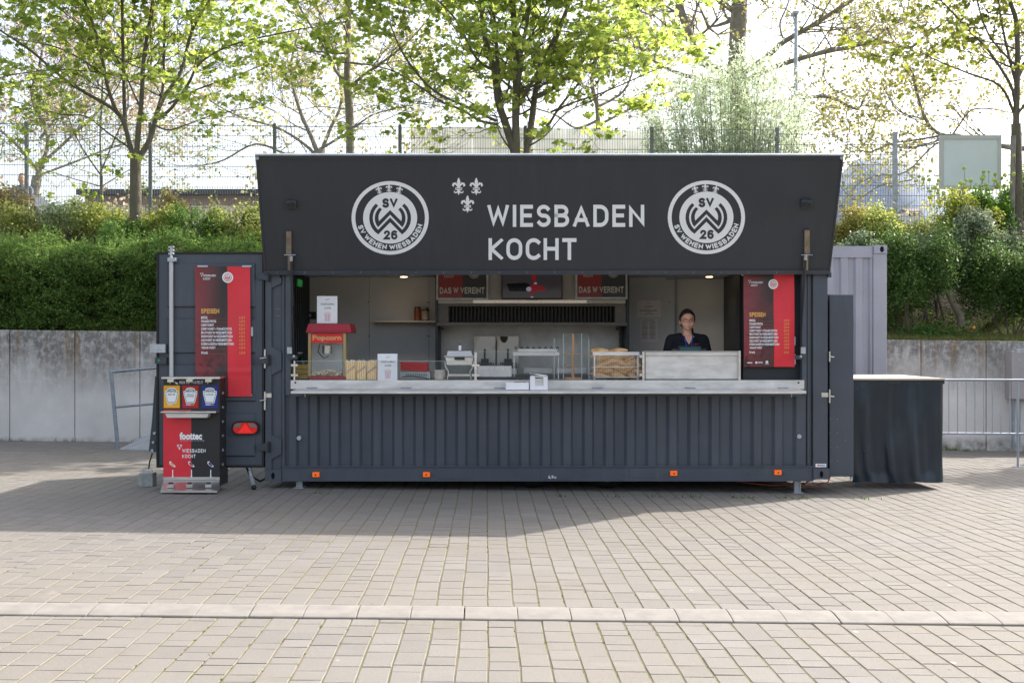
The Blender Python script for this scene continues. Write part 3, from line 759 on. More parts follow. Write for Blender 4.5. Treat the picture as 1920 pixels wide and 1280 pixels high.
for s_, a, b_ in ((1, (546, 480), (551.5, 668)), (-1, (1510.5, 478), (1500.5, 668))):
    A = Vector(hpos(*a, .06)); B = Vector((X(b_[0], Y0 - .02), Y0 - .02, Z(b_[1], Y0 - .02))); M_ = A.lerp(B, .5)
    mb = MB(); mb.tube([A, M_], .014, blackp, 8); mb.tube([A, A.lerp(B, .05)], .017, galv, 8); st = part(mb, 'gas_strut')
    mb = MB(); mb.tube([M_, B], .007, black, 6); part(mb, 'strut_rod', st)
    mb = MB(); q = B; mb.box(q.x - .05, q.x + .03, q.y - .02, q.y + .03, q.z - .03, q.z + .012, trimm); mb.ball(q + Vector((0, -.02, .0)), .016, galv, 8, 6)
    xx = q.x - .05 * s_ if s_ > 0 else q.x + .02; mb.box(xx - .02, xx + .03, q.y - .03, q.y + .0, q.z + .03, q.z + .10, galv); part(mb, 'strut_foot')

# ================================================================ OPEN END DOOR (left)
YD = Y0 - .005
mb = MB(); mb.pbox(297, 476, 492, 872, YD, .05, dark)
P = [(313, 493, 480, 577), (313, 596, 480, 663), (313, 682, 480, 753), (313, 773, 480, 856)]
door = part(mb, 'end_door', bevel=.004)
for x0, y0, x1, y1 in P:
    mb = MB(); a, b, c, d = X(x0, YD), X(x1, YD), Z(y1, YD), Z(y0, YD); yy = YD - .001; e = .018
    v = [(a, yy, c), (b, yy, c), (b, yy, d), (a, yy, d), (a + e, yy - .02, c + e), (b - e, yy - .02, c + e), (b - e, yy - .02, d - e), (a + e, yy - .02, d - e)]
    mb.add(v, [(4, 5, 6, 7), (0, 1, 5, 4), (1, 2, 6, 5), (2, 3, 7, 6), (3, 0, 4, 7)], dark); part(mb, 'pressed_panel', door)
mb = MB()
for q in ((293, 472.5, 495, 476), (293, 872, 495, 876.5), (293, 476.1, 297, 871.9), (492.1, 476.1, 495, 871.9)): mb.pbox(*q, YD - .012, .065, black)
part(mb, 'door_seal', door)
for py in (518, 675, 838):
    mb = MB(); y = YD - .014
    mb.pprism([(482, py - 5), (499, py - 8), (506, py - 8), (506, py + 8), (499, py + 8), (482, py + 4)], y - .02, .03, trimm)
    mb.pbox(502, py - 10, 505, py + 10, y - .035, .03, black); part(mb, 'door_hinge')
for py0, py1, pl in ((655, 690, 0), (734, 768, 1)):
    mb = MB(); y = Y0 - .03; x = X(496.5, y); mb.box(x - .008, x + .008, y, y + .02, Z(py1, y), Z(py0, y), steel)
    mb.tube([(x - .05, y - .01, Z(py0 + 17, y)), (x + .02, y - .01, Z(py0 + 15, y))], .008, steel, 6)
    if pl: mb.pbox(499, 737, 509, 745, Y0 - .006, .005, steel)
    part(mb, 'door_latch')
# pole with a clamp fixed to the door
mb = MB(); px = 321; y = YD - .05
mb.tube([(X(px, y), y, Z(482, y)), (X(px + .5, y), y, Z(722, y))], .022, mat('white painted tube', (.50, .51, .52), .4, metal=.2), 12)
mb.tube([(X(px, y), y, Z(464, y)), (X(px, y), y, Z(482, y))], .013, galv, 8)
for py in (464, 470, 476): mb.tube([(X(px - 5, y), y, Z(py, y)), (X(px + 5, y), y, Z(py - 1, y))], .011, galv, 8)
pole = part(mb, 'flag_pole_holder', door)
mb = MB(); mb.pbox(314, 483, 329, 490, y - .03, .06, galv); part(mb, 'clamp', door)
mb = MB(); mb.pbox(281, 645, 310, 661, YD - .06, .05, galv); part(mb, 'door_stop_box', door)
mb = MB(); mb.pbox(290, 670, 312, 682, YD - .05, .045, trimm); mb.ball((X(298, YD - .05), YD - .052, Z(676, YD)), (.014, .004, .014), mat('green print', (.02, .25, .1), .4), 10, 6); part(mb, 'door_retainer', door)
# tail light
def roundrect(cx, cy, w, h, r, n=6):
    p = []
    for sx, sy, a0 in ((1, -1, -90), (1, 1, 0), (-1, 1, 90), (-1, -1, 180)):
        for i in range(n + 1):
            a = R(a0 + 90 * i / n); p.append((cx + sx * (w / 2 - r) + r * math.cos(a), cy + sy * (h / 2 - r) + r * math.sin(a)))
    return p
def prr(mb, cx, cy, w, h, r, Y, t, m): mb.pprism(roundrect(cx, cy, w, h, r), Y, t, m)
mb = MB(); prr(mb, 459.5, 802.5, 51, 26, 12, YD - .07, .048, black); tl = part(mb, 'tail_light', door)
mb = MB(); prr(mb, 459.5, 802.5, 45, 20, 9.5, YD - .083, .012, redl); part(mb, 'red_lens', tl)
mb = MB(); mb.pprism([(438, 801), (439, 796), (444, 793.3), (454, 793), (449, 801)], YD - .089, .005, clearl); mb.pprism([(465, 793), (476, 793.3), (480.5, 797), (481, 801), (470.5, 801)], YD - .089, .005, clearl); part(mb, 'clear_lens', tl)
mb = MB(); mb.pprism([(446, 811.5), (459.5, 793.5), (473, 811.5)], YD - .093, .008, mat('red triangle reflector', (.8, .02, .02), .25, emit=(1, .02, .01), estr=.12)); part(mb, 'reflector', tl)

# ---- tall flat cabinet at the right end
mb = MB(); Yc = Y0 + .06
mb.box(X(1555.5, Yc), X(1600.5, Yc), Yc, Yc + .75, Z(893, Yc), Z(553, Yc), dark); cab = part(mb, 'side_cabinet', bevel=.004)
mb = MB(); mb.box(X(1555.5, Yc), X(1601, Yc), Yc - .003, Yc + .752, Z(553, Yc), Z(551.5, Yc), galvd); part(mb, 'top_trim', cab)
mb = MB(); mb.pbox(1557, 891.5, 1600, 893.0, Yc - .008, .007, trimm); part(mb, 'bottom_trim', cab)
mb = MB(); mb.pbox(1595, 893.5, 1599, 899, Yc + .0, .03, galv); part(mb, 'cabinet_foot', cab)
for q in ((1557, 785), (1570, 785), (1556, 811), (1570, 811), (1557, 825), (1557, 838), (1570, 838), (1585, 825), (1557, 864), (1570, 864)):
    mb = MB(); mb.ball((X(q[0], Yc), Yc, Z(q[1], Yc)), .004, galv, 6, 4); part(mb, 'rivet', cab)
for py0, py1 in ((659, 678), (730, 755)):
    mb = MB(); y = Y0 - .02; x = X(1555.5, y); mb.box(x - .005, x + .009, y, y + .02, Z(py1, y), Z(py0, y), steel); pm_ = Z((py0 + py1) / 2, y)
    mb.tube([(x - .0, y - .01, pm_), (x + .045, y - .01, pm_ - .004)], .008, steel, 6)
    if py0 > 700: mb.pbox(1540.5, 736, 1553, 744, Y0 - .006, .005, steel)
    part(mb, 'cabinet_latch')

# ================================================================ INSIDE THE VAN
YI = 14.28                                                     # inside face of the back wall
def ib(x0, y0, x1, y1, Y, t, m, name, parent=None, bevel=0.0):
    mb = MB(); mb.pbox(x0, y0, x1, y1, Y, t, m); return part(mb, name, parent, bevel)
for xa_, xb_, zc in ((XL + .08, X(818, 13.5), 2.39), (X(818.2, 13.5), X(1177, 13.5), 2.58), (X(1177.2, 13.5), XR - .05, 2.39)):
    mb = MB(); mb.box(xa_, xb_, Y0 + .125, YB - .06, zc, zc + .03, intw); part(mb, 'ceiling_panel')
x1s = [(579, 692), (692.6, 804), (804.6, 817)]
for a, b in x1s: ib(a, 490, b, 800, YI, .02, intw, 'wall_panel')
for a, b in ((1180, 1267), (1268.5, 1386)): ib(a, 490, b, 800, YI + (.03 if a > 1200 else 0), .02, intw, 'wall_panel')
ib(1265.5, 519, 1269, 780, YI - .02, .04, galvd, 'door_trim'); ib(1269.2, 519, 1383, 522.5, YI - .02, .04, galvd, 'door_trim')
for q in ((691, 566.5), (691, 630), (802, 566.5), (805, 566.5), (802, 630), (805, 630), (1255, 566), (1253, 631), (1266, 545), (1266, 602)):
    mb = MB(); mb.ball((X(q[0], YI), YI, Z(q[1], YI)), .008, blackp, 6, 4); part(mb, 'screw')
# partitions at both sides of the hood and dark side panels
for px in (818.5, 1177.5):
    mb = MB(); x = X(px, 13.55); mb.box(x - .015, x + .015, 13.56, YI + .01, .26, 2.575, intd); part(mb, 'partition')
ib(1387, 505, 1393, 760, 13.2, 1.0, intd, 'partition')
ib(1393.5, 505, 1503, 712, Y0 + .16, .03, intd, 'side_panel')
# hood: upper cupboard band, ledge with a painted reflection, soot-black baffle filters
ib(819.5, 490, 1176.5, 561, 13.62, .5, mat('warm grey cupboard', (.44, .415, .38), .5, var=.05), 'cupboard')
ib(820, 561.5, 1173, 569, 13.60, .5, mat('pale hood ledge', (.50, .44, .38), .45, metal=.2), 'hood_ledge')
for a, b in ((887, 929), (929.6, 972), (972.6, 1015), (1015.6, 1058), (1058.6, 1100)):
    mb = MB(); mb.pbox(a, 562.6, b, 568, 13.59, .008, mat('painted ledge reflection', (.6, .52, .44), .4, emit=(1, .88, .75), estr=.07)); part(mb, 'ledge_reflection')  # reflection on the steel ledge, drawn as faintly glowing strips; no lamp here
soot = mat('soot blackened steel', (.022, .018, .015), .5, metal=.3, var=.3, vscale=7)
hoodm = mat('smoke stained hood steel', (.10, .088, .078), .4, metal=.5, var=.2, vscale=5)
mb = MB(); a, b = X(820, 13.6), X(1174, 13.6); zt, zb = Z(569.5, 13.6), Z(606, 13.55)
mb.box(a, b, 13.95, 14.2, zb, zt, soot); mb.box(a, b, 13.60, 13.95, zt - .03, zt, hoodm)
mb.box(a, b, 13.50, 13.56, zb - .03, zb + .01, hoodm); mb.box(a, X(841, 13.6), 13.6, 13.94, zb, zt - .031, hoodm); mb.box(X(1153, 13.6), b, 13.6, 13.94, zb, zt - .031, hoodm)
hood = part(mb, 'hood')
nf = 46
for i in range(nf):
    px = 843 + (1151 - 843) * i / (nf - 1); x = X(px, 13.7)
    mb = MB(); mb.prism([(0, 0)] * 0 + [(x - .010, Z(607, 13.6)), (x + .010, Z(607, 13.6)), (x + .012, Z(573, 13.75)), (x - .012, Z(573, 13.75))], 13.64 + (.012 if i % 2 else 0), 13.67, soot)
    part(mb, 'baffle', hood)
for px in (829, 1157.5):
    mb = MB(); mb.pbox(px - 2.5, 611, px + 2.5, 619, 13.75, .03, blackp); mb.ball((X(px, 13.74), 13.74, Z(613.5, 13.75)), .012, galv, 6, 4); part(mb, 'wall_switch')
bsp = mat('smoked backsplash steel', (.46, .44, .42), .38, metal=.35, var=.22, vscale=2.4)
ib(821, 608, 1162, 770, 14.2, .02, bsp, 'backsplash'); ib(1163, 606, 1176, 770, 14.0, .2, blackp, 'side_channel')
for px, py in ((757, 517), (1330, 517.5)):
    mb = MB(); x, z, y = X(px, 13.85), 2.388, 13.85
    mb.tube([(x, y, z - .012), (x, y, z + .0)], .055, galv, 16); sl = part(mb, 'ceiling_lamp')
    mb = MB(); mb.tube([(x, y, z - .016), (x, y, z - .0125)], .042, mat('lit warm lamp', (1, .8, .5), .4, emit=(1, .72, .38), estr=5.0), 16); part(mb, 'lamp_lens', sl)
    ld = bpy.data.lights.new('downlight', 'SPOT'); ld.energy = 2.6; ld.color = (1, .74, .50); ld.spot_size = R(105); ld.spot_blend = .8; ld.shadow_soft_size = .04
    lo = bpy.data.objects.new('downlight', ld); COL.objects.link(lo); lo.parent = van; lo.location = Vector((x, 13.55, z - .03)) - org(van); lo.rotation_euler = (R(8), 0, 0)
# wall shelf
mb = MB(); mb.box(X(698.5, 14.0), X(818, 14.0), 13.95, YI - .003, Z(604, 13.95), Z(601, 13.95), mat('shelf board', (.42, .38, .35), .6)); part(mb, 'wall_shelf')
def topbox(mb, name, label, cat, Y, group=None, base=None, bevel=0.0):
    xs_ = [v[0] for v in mb.v]; zs_ = [v[2] for v in mb.v]; ys_ = [v[1] for v in mb.v]
    o = mb.build(name, origin=((min(xs_) + max(xs_)) / 2, (min(ys_) + max(ys_)) / 2, min(zs_)), bevel=bevel); tag(o, label, cat, group); return o
# jars on the shelf
zs = Z(601, 13.95) + .001
def jar(px, w, h, body, lidm, label, band=None):
    x = X(px, 14.05); t = thing('storage_jar', label, 'jar', (x, 14.05, zs))
    r = w * 14.05 / FPX / 2; mb = MB(); mb.tube([(x, 14.05, zs), (x, 14.05, zs + h * .82), (x, 14.05, zs + h * .88)], [r, r, r * .85], body, 14); mb.build('jar_body', t)
    mb = MB(); mb.tube([(x, 14.05, zs + h * .88), (x, 14.05, zs + h)], r * .8, lidm, 14); mb.build('lid', t)
    if band: mb = MB(); mb.tube([(x, 14.05, zs + h * .1), (x, 14.05, zs + h * .7)], r * 1.02, band, 14, caps=False); mb.build('jar_label', t)
jar(783, 14, .175, mat('brown spice', (.16, .045, .018), .3, var=.3), blackp, 'brown spice jar with a black lid, on the left of the wall shelf')
jar(797.5, 14, .172, mat('spice glass', (.13, .07, .035), .25, var=.3), galvd, 'spice jar with a pale wrap-around label, on the right of the wall shelf', mat('pale jar label', (.36, .30, .25), .5, var=.35, vscale=14))
# framed posters and screen
def poster(x0, x1, yb, label):
    Y = 13.52; t = thing('framed_poster', label, 'poster', (X((x0 + x1) / 2, Y), Y + .03, Z(yb, Y)))
    mb = MB(); P_ = plane_pos(Y); w = 3.5
    for q in ((x0, 492, x0 + w, yb), (x1 - w, 492, x1, yb), (x0 + w, yb - w, x1 - w, yb), (x0 + w, 492, x1 - w, 492 + w)): mb.pbox(*q, Y - .012, .03, galv)
    mb.build('frame', t)
    xm = x0 + (x1 - x0) * .505; mb = MB(); prect(mb, P_, redd, x0 + w, 495.5, xm, yb - w, -.004); prect(mb, P_, greypr, xm, 495.5, x1 - w, yb - w, -.004); mb.build('print', t)
    mb = MB(); caps_text(mb, 'DAS W VEREINT', P_, mat('dim white poster print', (.60, .57, .54), .5), x0 + 6.5, yb - 23.5, x1 - 7, yb - 11.5, .21, .12, -.002)
    mb.build('lettering', t); mb = MB(); caps_text(mb, 'KOCHT', P_, mat('dim white poster print', (.60, .57, .54), .5), x0 + 15, yb - 46, x0 + 33, yb - 41, .16, .2, -.002)
    mb.build('lettering', t); mb = MB(); caps_text(mb, 'WIESBADEN', P_, mat('dim white poster print', (.60, .57, .54), .5), x0 + 15, yb - 55, x0 + 46, yb - 50, .16, .2, -.002); mb.build('lettering', t)
    mb = MB(); crest(mb, P_, x0 + 71, yb - 50, 10, 10, mat('dim white poster print', (.60, .57, .54), .5), greypr, -.002, False); mb.build('round_crest', t)
poster(818, 915.5, 562, 'framed red and grey poster reading DAS W VEREINT, hanging left of the television')
poster(1079, 1176.5, 560.5, 'framed red and grey poster reading DAS W VEREINT, hanging right of the television')
Y = 13.5; t = thing('television', 'black flat television showing a red player, hanging over the grill hood', 'television', (X(998, Y), Y + .03, Z(562, Y)))
mb = MB(); mb.pbox(940, 492, 1055, 561, Y, .05, blackp); mb.build('screen_frame', t, bevel=.004)
P_ = plane_pos(Y); mb = MB(); prect(mb, P_, mat('dark lit screen', (.012, .011, .013), .12, emit=(.06, .05, .055), estr=.12), 942.5, 494, 1052.5, 558.5, .001); mb.build('screen', t)
mb = MB(); rs = mat('red screen picture', (.08, .004, .006), .2, emit=(.6, .03, .05), estr=.06); ws = mat('white screen picture', (.12, .12, .15), .2, emit=(.6, .65, .9), estr=.08); ds = mat('blue black screen picture', (.004, .005, .012), .2)
ppoly(mb, P_, ds, [(950, 532), (985, 530), (1000, 536), (998, 546), (955, 546)], .002)
ppoly(mb, P_, rs, [(990, 538), (998, 533), (1005, 534), (1016, 536), (1022, 540), (1021, 549), (1017, 544), (1007, 547), (996, 549), (1000, 556), (995, 556), (991, 548)], .003)
ppoly(mb, P_, rs, [(995, 512), (1003, 512), (1007, 532), (1001, 533)], .0033)
pring(mb, P_, ws, 991.5, 542, 5, 4.5, 0, 14, .004); prect(mb, P_, ws, 1001.5, 529.5, 1006.5, 533, .0045); prect(mb, P_, ws, 995, 555.5, 1000, 558, .0045); mb.build('screen_picture', t)
mb = MB(); mb.pbox(986, 561.5, 1009, 562.5, Y, .03, blackp); mb.build('sensor_strip', t)
# papers on the wall
def wallpaper(x0, y0, x1, y1, label, lines, big=False):
    Yp = YI - .006; mb = MB(); P_ = plane_pos(Yp); t = thing('paper_notice', label, 'notice', (X((x0 + x1) / 2, Yp), Yp, Z(y1, Yp)))
    prect(mb, P_, paperd, x0, y0, x1, y1, 0); mb.build('sheet', t); mb = MB()
    for a in lines: prect(mb, P_, a[4] if len(a) > 4 else greypr, a[0], a[1], a[2], a[3], .001)
    if big: caps_text(mb, 'WIESBADEN', P_, redd, 1209, 573, 1225, 575.5, .16, .2, .001); caps_text(mb, 'KOCHT', P_, redd, 1209, 576.8, 1218, 579.3, .16, .2, .001)
    mb.build('print', t)
wallpaper(1194, 563, 1239, 595, 'landscape paper notice with a red heading, upper of the two on the back wall', [(1200, 581.5, 1232, 582.6), (1210, 584.8, 1221, 585.5), (1208, 588, 1224, 588.7), (1212, 568.2, 1219, 568.8)], True)
wallpaper(1201, 597.5, 1233, 641, 'upright paper notice set in two columns, lower of the two on the back wall', [(1203, 600, 1228, 601)] + [(x, 603.5 + 2.2 * k, x + 13 - (k * 7 % 5), 604.2 + 2.2 * k) for x in (1203, 1218) for k in range(15)])
ib(1249, 519.5, 1265, 525.5, YI - .02, .02, mat('pale label', (.4, .42, .45), .4), 'vent_label')
# fryer backs, fryers, heat lamp unit, back counter
bb = mat('scorched steel plate', (.52, .47, .41), .35, metal=.5, var=.1)
def scorch(n, l, b):
    v = n.new('ShaderNodeTexCoord').outputs['Object']
    c = mix(n, l, noise(n, l, v, 3, 4), (.56, .52, .47), (.48, .43, .37))
    c = mix(n, l, mul(n, l, noise(n, l, v, 4.5, 3, .5, .46, .60, (1, 1, .6)), .8), c, (.30, .17, .08))
    c = mix(n, l, mul(n, l, noise(n, l, v, 3.2, 3, .5, .60, .72), .8), c, (.06, .05, .05))
    l.new(c, b.inputs['Base Color']); b.inputs['Metallic'].default_value = .35
sco = custom_mat('scorched steel', scorch, .4)
for k, (a, b_) in enumerate(((888.5, 929), (932, 972.5))):
    Yf = 13.9; nm = ('left one of the two steel fryers, with a brown heat-tinted back plate', 'right one of the two steel fryers, with a sooty patch on its back plate')[k]
    t = thing('fryer', nm, 'fryer', (X((a + b_) / 2, Yf), Yf - .1, .9))
    mb = MB(); mb.pbox(a, 630, b_, 700, Yf, .02, sco); mb.build('back_plate', t, bevel=.003)
    if k: mb = MB(); mb.prism([(X(945 + 7.5 * math.cos(u), Yf), Z(630.5 + 12 * abs(math.sin(u)), Yf)) for u in [math.pi * i / 12 for i in range(13)]], Yf - .003, Yf - .001, soot); mb.build('soot_patch', t)
    mb = MB(); mb.pbox(a + 4, 690, b_ - 4, 760, Yf - .35, .33, steelm); mb.build('tank', t)
    mb = MB(); c = X((a + b_) / 2, Yf - .1)
    mb.tube([(c, Yf - .08, Z(654, Yf)), (c, Yf - .10, Z(686, Yf))], .012, black, 6); mb.box(c - .045, c + .05, Yf - .14, Yf - .1, Z(684, Yf), Z(672, Yf), black); mb.build('basket_handle', t)
    mb = MB(); 
    for i in range(9): mb.box(X(a + 6, Yf - .2) + i * .028, X(a + 6, Yf - .2) + i * .028 + .006, Yf - .3, Yf - .06, Z(690, Yf - .2), Z(680 + k, Yf - .2), blackp)
    mb.box(X(a + 5, Yf - .2), X(b_ - 6, Yf - .2), Yf - .31, Yf - .30, Z(682, Yf - .2), Z(679.5, Yf - .2), blackp)
    f = mb.build('frying_basket', t); f['kind'] = 'stuff'
mb = MB(); mb.box(X(905, 13.6), X(1170, 13.6), 13.35, 14.18, .30, 1.16, steelm); part(mb, 'work_bench')
t = thing('warming_tray', 'grey steel warming tray with a row of slots, right of the chafing dish', 'tray', (X(927, 12.35), 12.4, zi))
mb = MB(); mb.pbox(895, 686, 959, 706.5, 12.3, .28, steelm); mb.build('tray_body', t, bevel=.004)
for k in range(6): mb = MB(); mb.pbox(899 + 10 * k, 690.3, 905 + 10 * k, 691.3, 12.298, .003, paper); mb.build('slot', t)
mb = MB(); mb.pbox(892, 706.8, 976, 711.5, 12.28, .35, blackp); mb.build('tray_foot', t)
t = thing('grill_unit', 'long low steel grill with two folded lids standing behind the counter glass', 'grill', (X(1040, 13.3), 13.2, .3))
mb = MB(); mb.pbox(960, 703, 1105, 780, 12.95, .4, hoodm); mb.build('grill_body', t)
for a, b_ in ((982, 1036), (1043, 1100)): mb = MB(); mb.pbox(a, 689, b_, 700, 13.2, .18, steelm); mb.build('grill_lid', t, bevel=.006)
t = thing('ticket_rail', 'steel shelf unit with a row of small hooks above the grill', 'shelf', (X(1005, 12.5), 12.5, Z(667, 12.5)))
mb = MB(); mb.pbox(962, 660, 1049, 666.5, 12.5, .25, steelm); mb.build('ledge', t); mb = MB(); mb.pbox(971, 654, 1045, 659.7, 12.55, .12, steelm); mb.build('top_box', t)
for k in range(8):
    px = 967 + 11.2 * k; mb = MB(); q = 12.6; mb.tube([(X(px - 2.3, q), q, Z(654, q)), (X(px, q), q, Z(649.8, q)), (X(px + 2.3, q), q, Z(654, q))], .006, blackp, 5); mb.build('hook', t)
for px in (964, 1047): mb = MB(); mb.pbox(px - 1, 666.8, px + 1, 712, 12.55, .012, steelm); mb.build('support_post', t)
# chafing dish
t = thing('chafing_dish', 'steel chafing dish with a closed lid on a wire stand, beside the first glass post', 'chafing dish', (X(861, 12.3), 12.35, zi))
def taper(mb, x0, x1, X0, X1, yt, yb, Y, d, m, e=.02):
    a, b_, c_, d_ = X(x0, Y), X(x1, Y), X(X0, Y), X(X1, Y); zt, zb = Z(yt, Y), Z(yb, Y)
    v = [(c_, Y, zb), (d_, Y, zb), (d_, Y + d, zb), (c_, Y + d, zb), (a, Y + e, zt), (b_, Y + e, zt), (b_, Y + d - e, zt), (a, Y + d - e, zt)]
    mb.add(v, [(0, 3, 2, 1), (4, 5, 6, 7), (0, 1, 5, 4), (1, 2, 6, 5), (2, 3, 7, 6), (3, 0, 4, 7)], m)
mb = MB(); taper(mb, 839, 883.5, 836.5, 886.5, 657, 666.8, 12.2, .28, steel, .03); mb.build('lid', t, bevel=.006)
mb = MB(); mb.pbox(832.5, 667, 890, 669.2, 12.17, .34, steel); taper(mb, 834.5, 888, 838, 884.5, 669.4, 684.5, 12.2, .28, steel, 0); mb.build('pan', t, bevel=.004)
mb = MB(); mb.pbox(852, 669.5, 871, 674.5, 12.16, .03, blackp); mb.build('handle', t)
mb = MB(); mb.pbox(860, 645.5, 864.8, 656.5, 12.3, .02, paper); mb.pbox(859.8, 644.8, 865, 647, 12.298, .024, blackp); mb.build('lid_handle', t)
mb = MB()
for s_ in (-1, 1):
    cx = 861; mb.tube([(X(cx + s_ * 27, 12.2), 12.2, Z(678, 12.2)), (X(cx + s_ * 26, 12.2), 12.2, Z(688, 12.2)), (X(cx + s_ * 20, 12.2), 12.2, Z(697, 12.2)), (X(cx + s_ * 22, 12.2), 12.2, Z(711, 12.2))], .006, steel, 6)
    mb.tube([(X(cx + s_ * 27, 12.45), 12.45, Z(678, 12.45)), (X(cx + s_ * 20, 12.45), 12.45, Z(697, 12.45)), (X(cx + s_ * 22, 12.45), 12.45, Z(709, 12.45))], .006, steel, 6)
mb.pbox(839, 701, 882, 705, 12.2, .26, steel); mb.build('wire_stand', t)
# popcorn machine
t = thing('popcorn_machine', 'red and gold glass popcorn machine at the left end of the counter', 'popcorn machine', (X(612, 12.3), 12.3, zi))
Yp = 12.12; D = .36
mb = MB(); taper(mb, 577, 655, 573.5, 658.5, 606.5, 621, Yp - .02, D + .06, redp, .03); mb.pbox(573.5, 621, 658.5, 624, Yp - .02, D + .06, redp); mb.build('roof', t, bevel=.005)
mb = MB(); mb.pbox(579, 705.5, 647, 713, Yp, D, redp); mb.build('base', t, bevel=.006)
for a, b_ in ((577.8, 582.5), (643.5, 648.5)): mb = MB(); mb.pbox(a, 624.3, b_, 705.3, Yp, .03, gold); mb.build('frame_post', t)
for a in (578, 645): mb = MB(); mb.pbox(a + 4, 626, a + 6, 704, Yp + D - .03, .02, gold); mb.build('frame_post', t)
mb = MB(); mb.pbox(583, 626, 643, 642.5, Yp + .005, .01, mat('bright red sign', (.70, .012, .010), .35)); mb.build('sign_panel', t)
mb = MB(); P_ = plane_pos(Yp + .003); font_text(mb, 'Popcorn', P_, mat('tarnished gold lettering', (.55, .36, .16), .4), 586, 628, 640, 640.5, .035, .0); mb.build('lettering', t)
mb = MB(); mb.pbox(583, 643, 643, 705, Yp + .008, .004, glass); mb.build('front_glass', t)
mb = MB(); x = X(648, Yp); mb.box(x - .004, x, Yp + .03, Yp + D - .03, Z(705, Yp), Z(625, Yp), glass); mb.build('side_glass', t)
mb = MB(); mb.pbox(584, 643, 642, 705, Yp + D - .012, .01, mat('cloudy inner panel', (.60, .62, .62), .45, var=.15)); mb.build('rear_panel', t)
mb = MB(); c = (X(613, Yp + .15), Yp + .16); mb.tube([(c[0], c[1], Z(663, 12.2)), (c[0], c[1], Z(648, 12.2))], [.052, .055], steel, 18); mb.tube([(c[0] - .09, c[1], Z(646, 12.2)), (c[0] + .13, c[1], Z(646, 12.2))], .006, steel, 6); mb.build('kettle', t)
mb = MB(); mb.tube([(c[0] - .08, c[1], Z(645, 12.2)), (c[0] - .10, c[1], Z(660, 12.2)), (c[0] - .04, c[1] + .04, Z(672, 12.2)), (c[0] + .01, c[1] + .04, Z(668, 12.2))], .006, blackp, 6); mb.build('kettle_cable', t)
popm = mat('popcorn', (.85, .72, .48), .8, var=.25, vscale=60); mb = MB(); r = random.Random(5)
for i in range(420):
    u = r.random(); px = 585 + 57 * u; top = 693 + 5 * abs(u - .55) * 2 ; dd = r.random()
    py = r.uniform(top, 704); y = Yp + .03 + dd * (D - .08)
    mb.ball((X(px, y), y, Z(py, Yp + .05) - (y - Yp) * .02), (r.uniform(.007, .012), .010, r.uniform(.007, .012)), popm, 5, 4)
o = mb.build('popcorn', origin=(X(612, 12.25), 12.28, Z(705, Yp))); tag(o, 'heap of loose popcorn inside the red popcorn machine', 'popcorn', kind='stuff')
def sign(x0, y0, x1, y1, Y, label, seed):
    t = thing('price_sign', label, 'sign', (X((x0 + x1) / 2, Y), Y, Z(y1, Y)))
    mb = MB(); mb.pbox(x0, y0, x1, y1, Y, .006, paper); mb.build('sheet', t); P_ = plane_pos(Y); mb = MB(); w = x1 - x0; h = y1 - y0
    caps_text(mb, 'POPCORN', P_, greypr, x0 + .2 * w, y0 + .265 * h, x0 + .84 * w, y0 + .335 * h, .16, .2, .001)
    caps_text(mb, '3,00€', P_, greypr, x0 + .36 * w, y0 + .41 * h, x0 + .69 * w, y0 + .47 * h, .16, .2, .001)
    caps_text(mb, 'WIESBADEN', P_, redd, x0 + .44 * w, y0 + .095 * h, x0 + .65 * w, y0 + .115 * h, .16, .2, .001); caps_text(mb, 'KOCHT', P_, redd, x0 + .44 * w, y0 + .13 * h, x0 + .56 * w, y0 + .15 * h, .16, .2, .001)
    mb.build('lettering', t); mb = MB(); pk = mat('pale pink print', (.62, .36, .44), .6); pw = mat('cream print', (.70, .62, .42), .6)
    cx = x0 + .52 * w; a = y0 + .66 * h; b_ = y0 + .92 * h
    ppoly(mb, P_, pk, [(cx - .15 * w, a), (cx + .15 * w, a), (cx + .12 * w, b_), (cx - .12 * w, b_)], .001)
    for k in (-1, 0, 1): ppoly(mb, P_, paper, [(cx + k * .09 * w - .015 * w, a), (cx + k * .09 * w + .02 * w, a), (cx + k * .075 * w + .015 * w, b_), (cx + k * .075 * w - .01 * w, b_)], .0015)
    for k in range(7): pring(mb, P_, pw, cx + (k - 3) * .045 * w, a - .02 * h - (.025 * h if k in (2, 3, 4) else 0), .04 * w, .025 * h, 0, 8, .002 + k * .0002)
    mb.build('popcorn_picture', t)
sign(594.3, 555, 632.5, 606, 12.2, 'white POPCORN 3,00 € sheet standing on top of the red popcorn machine', 1)
sign(708, 663, 745, 713, 12.06, 'white POPCORN 3,00 € sheet standing on the counter beside the striped bags', 2)
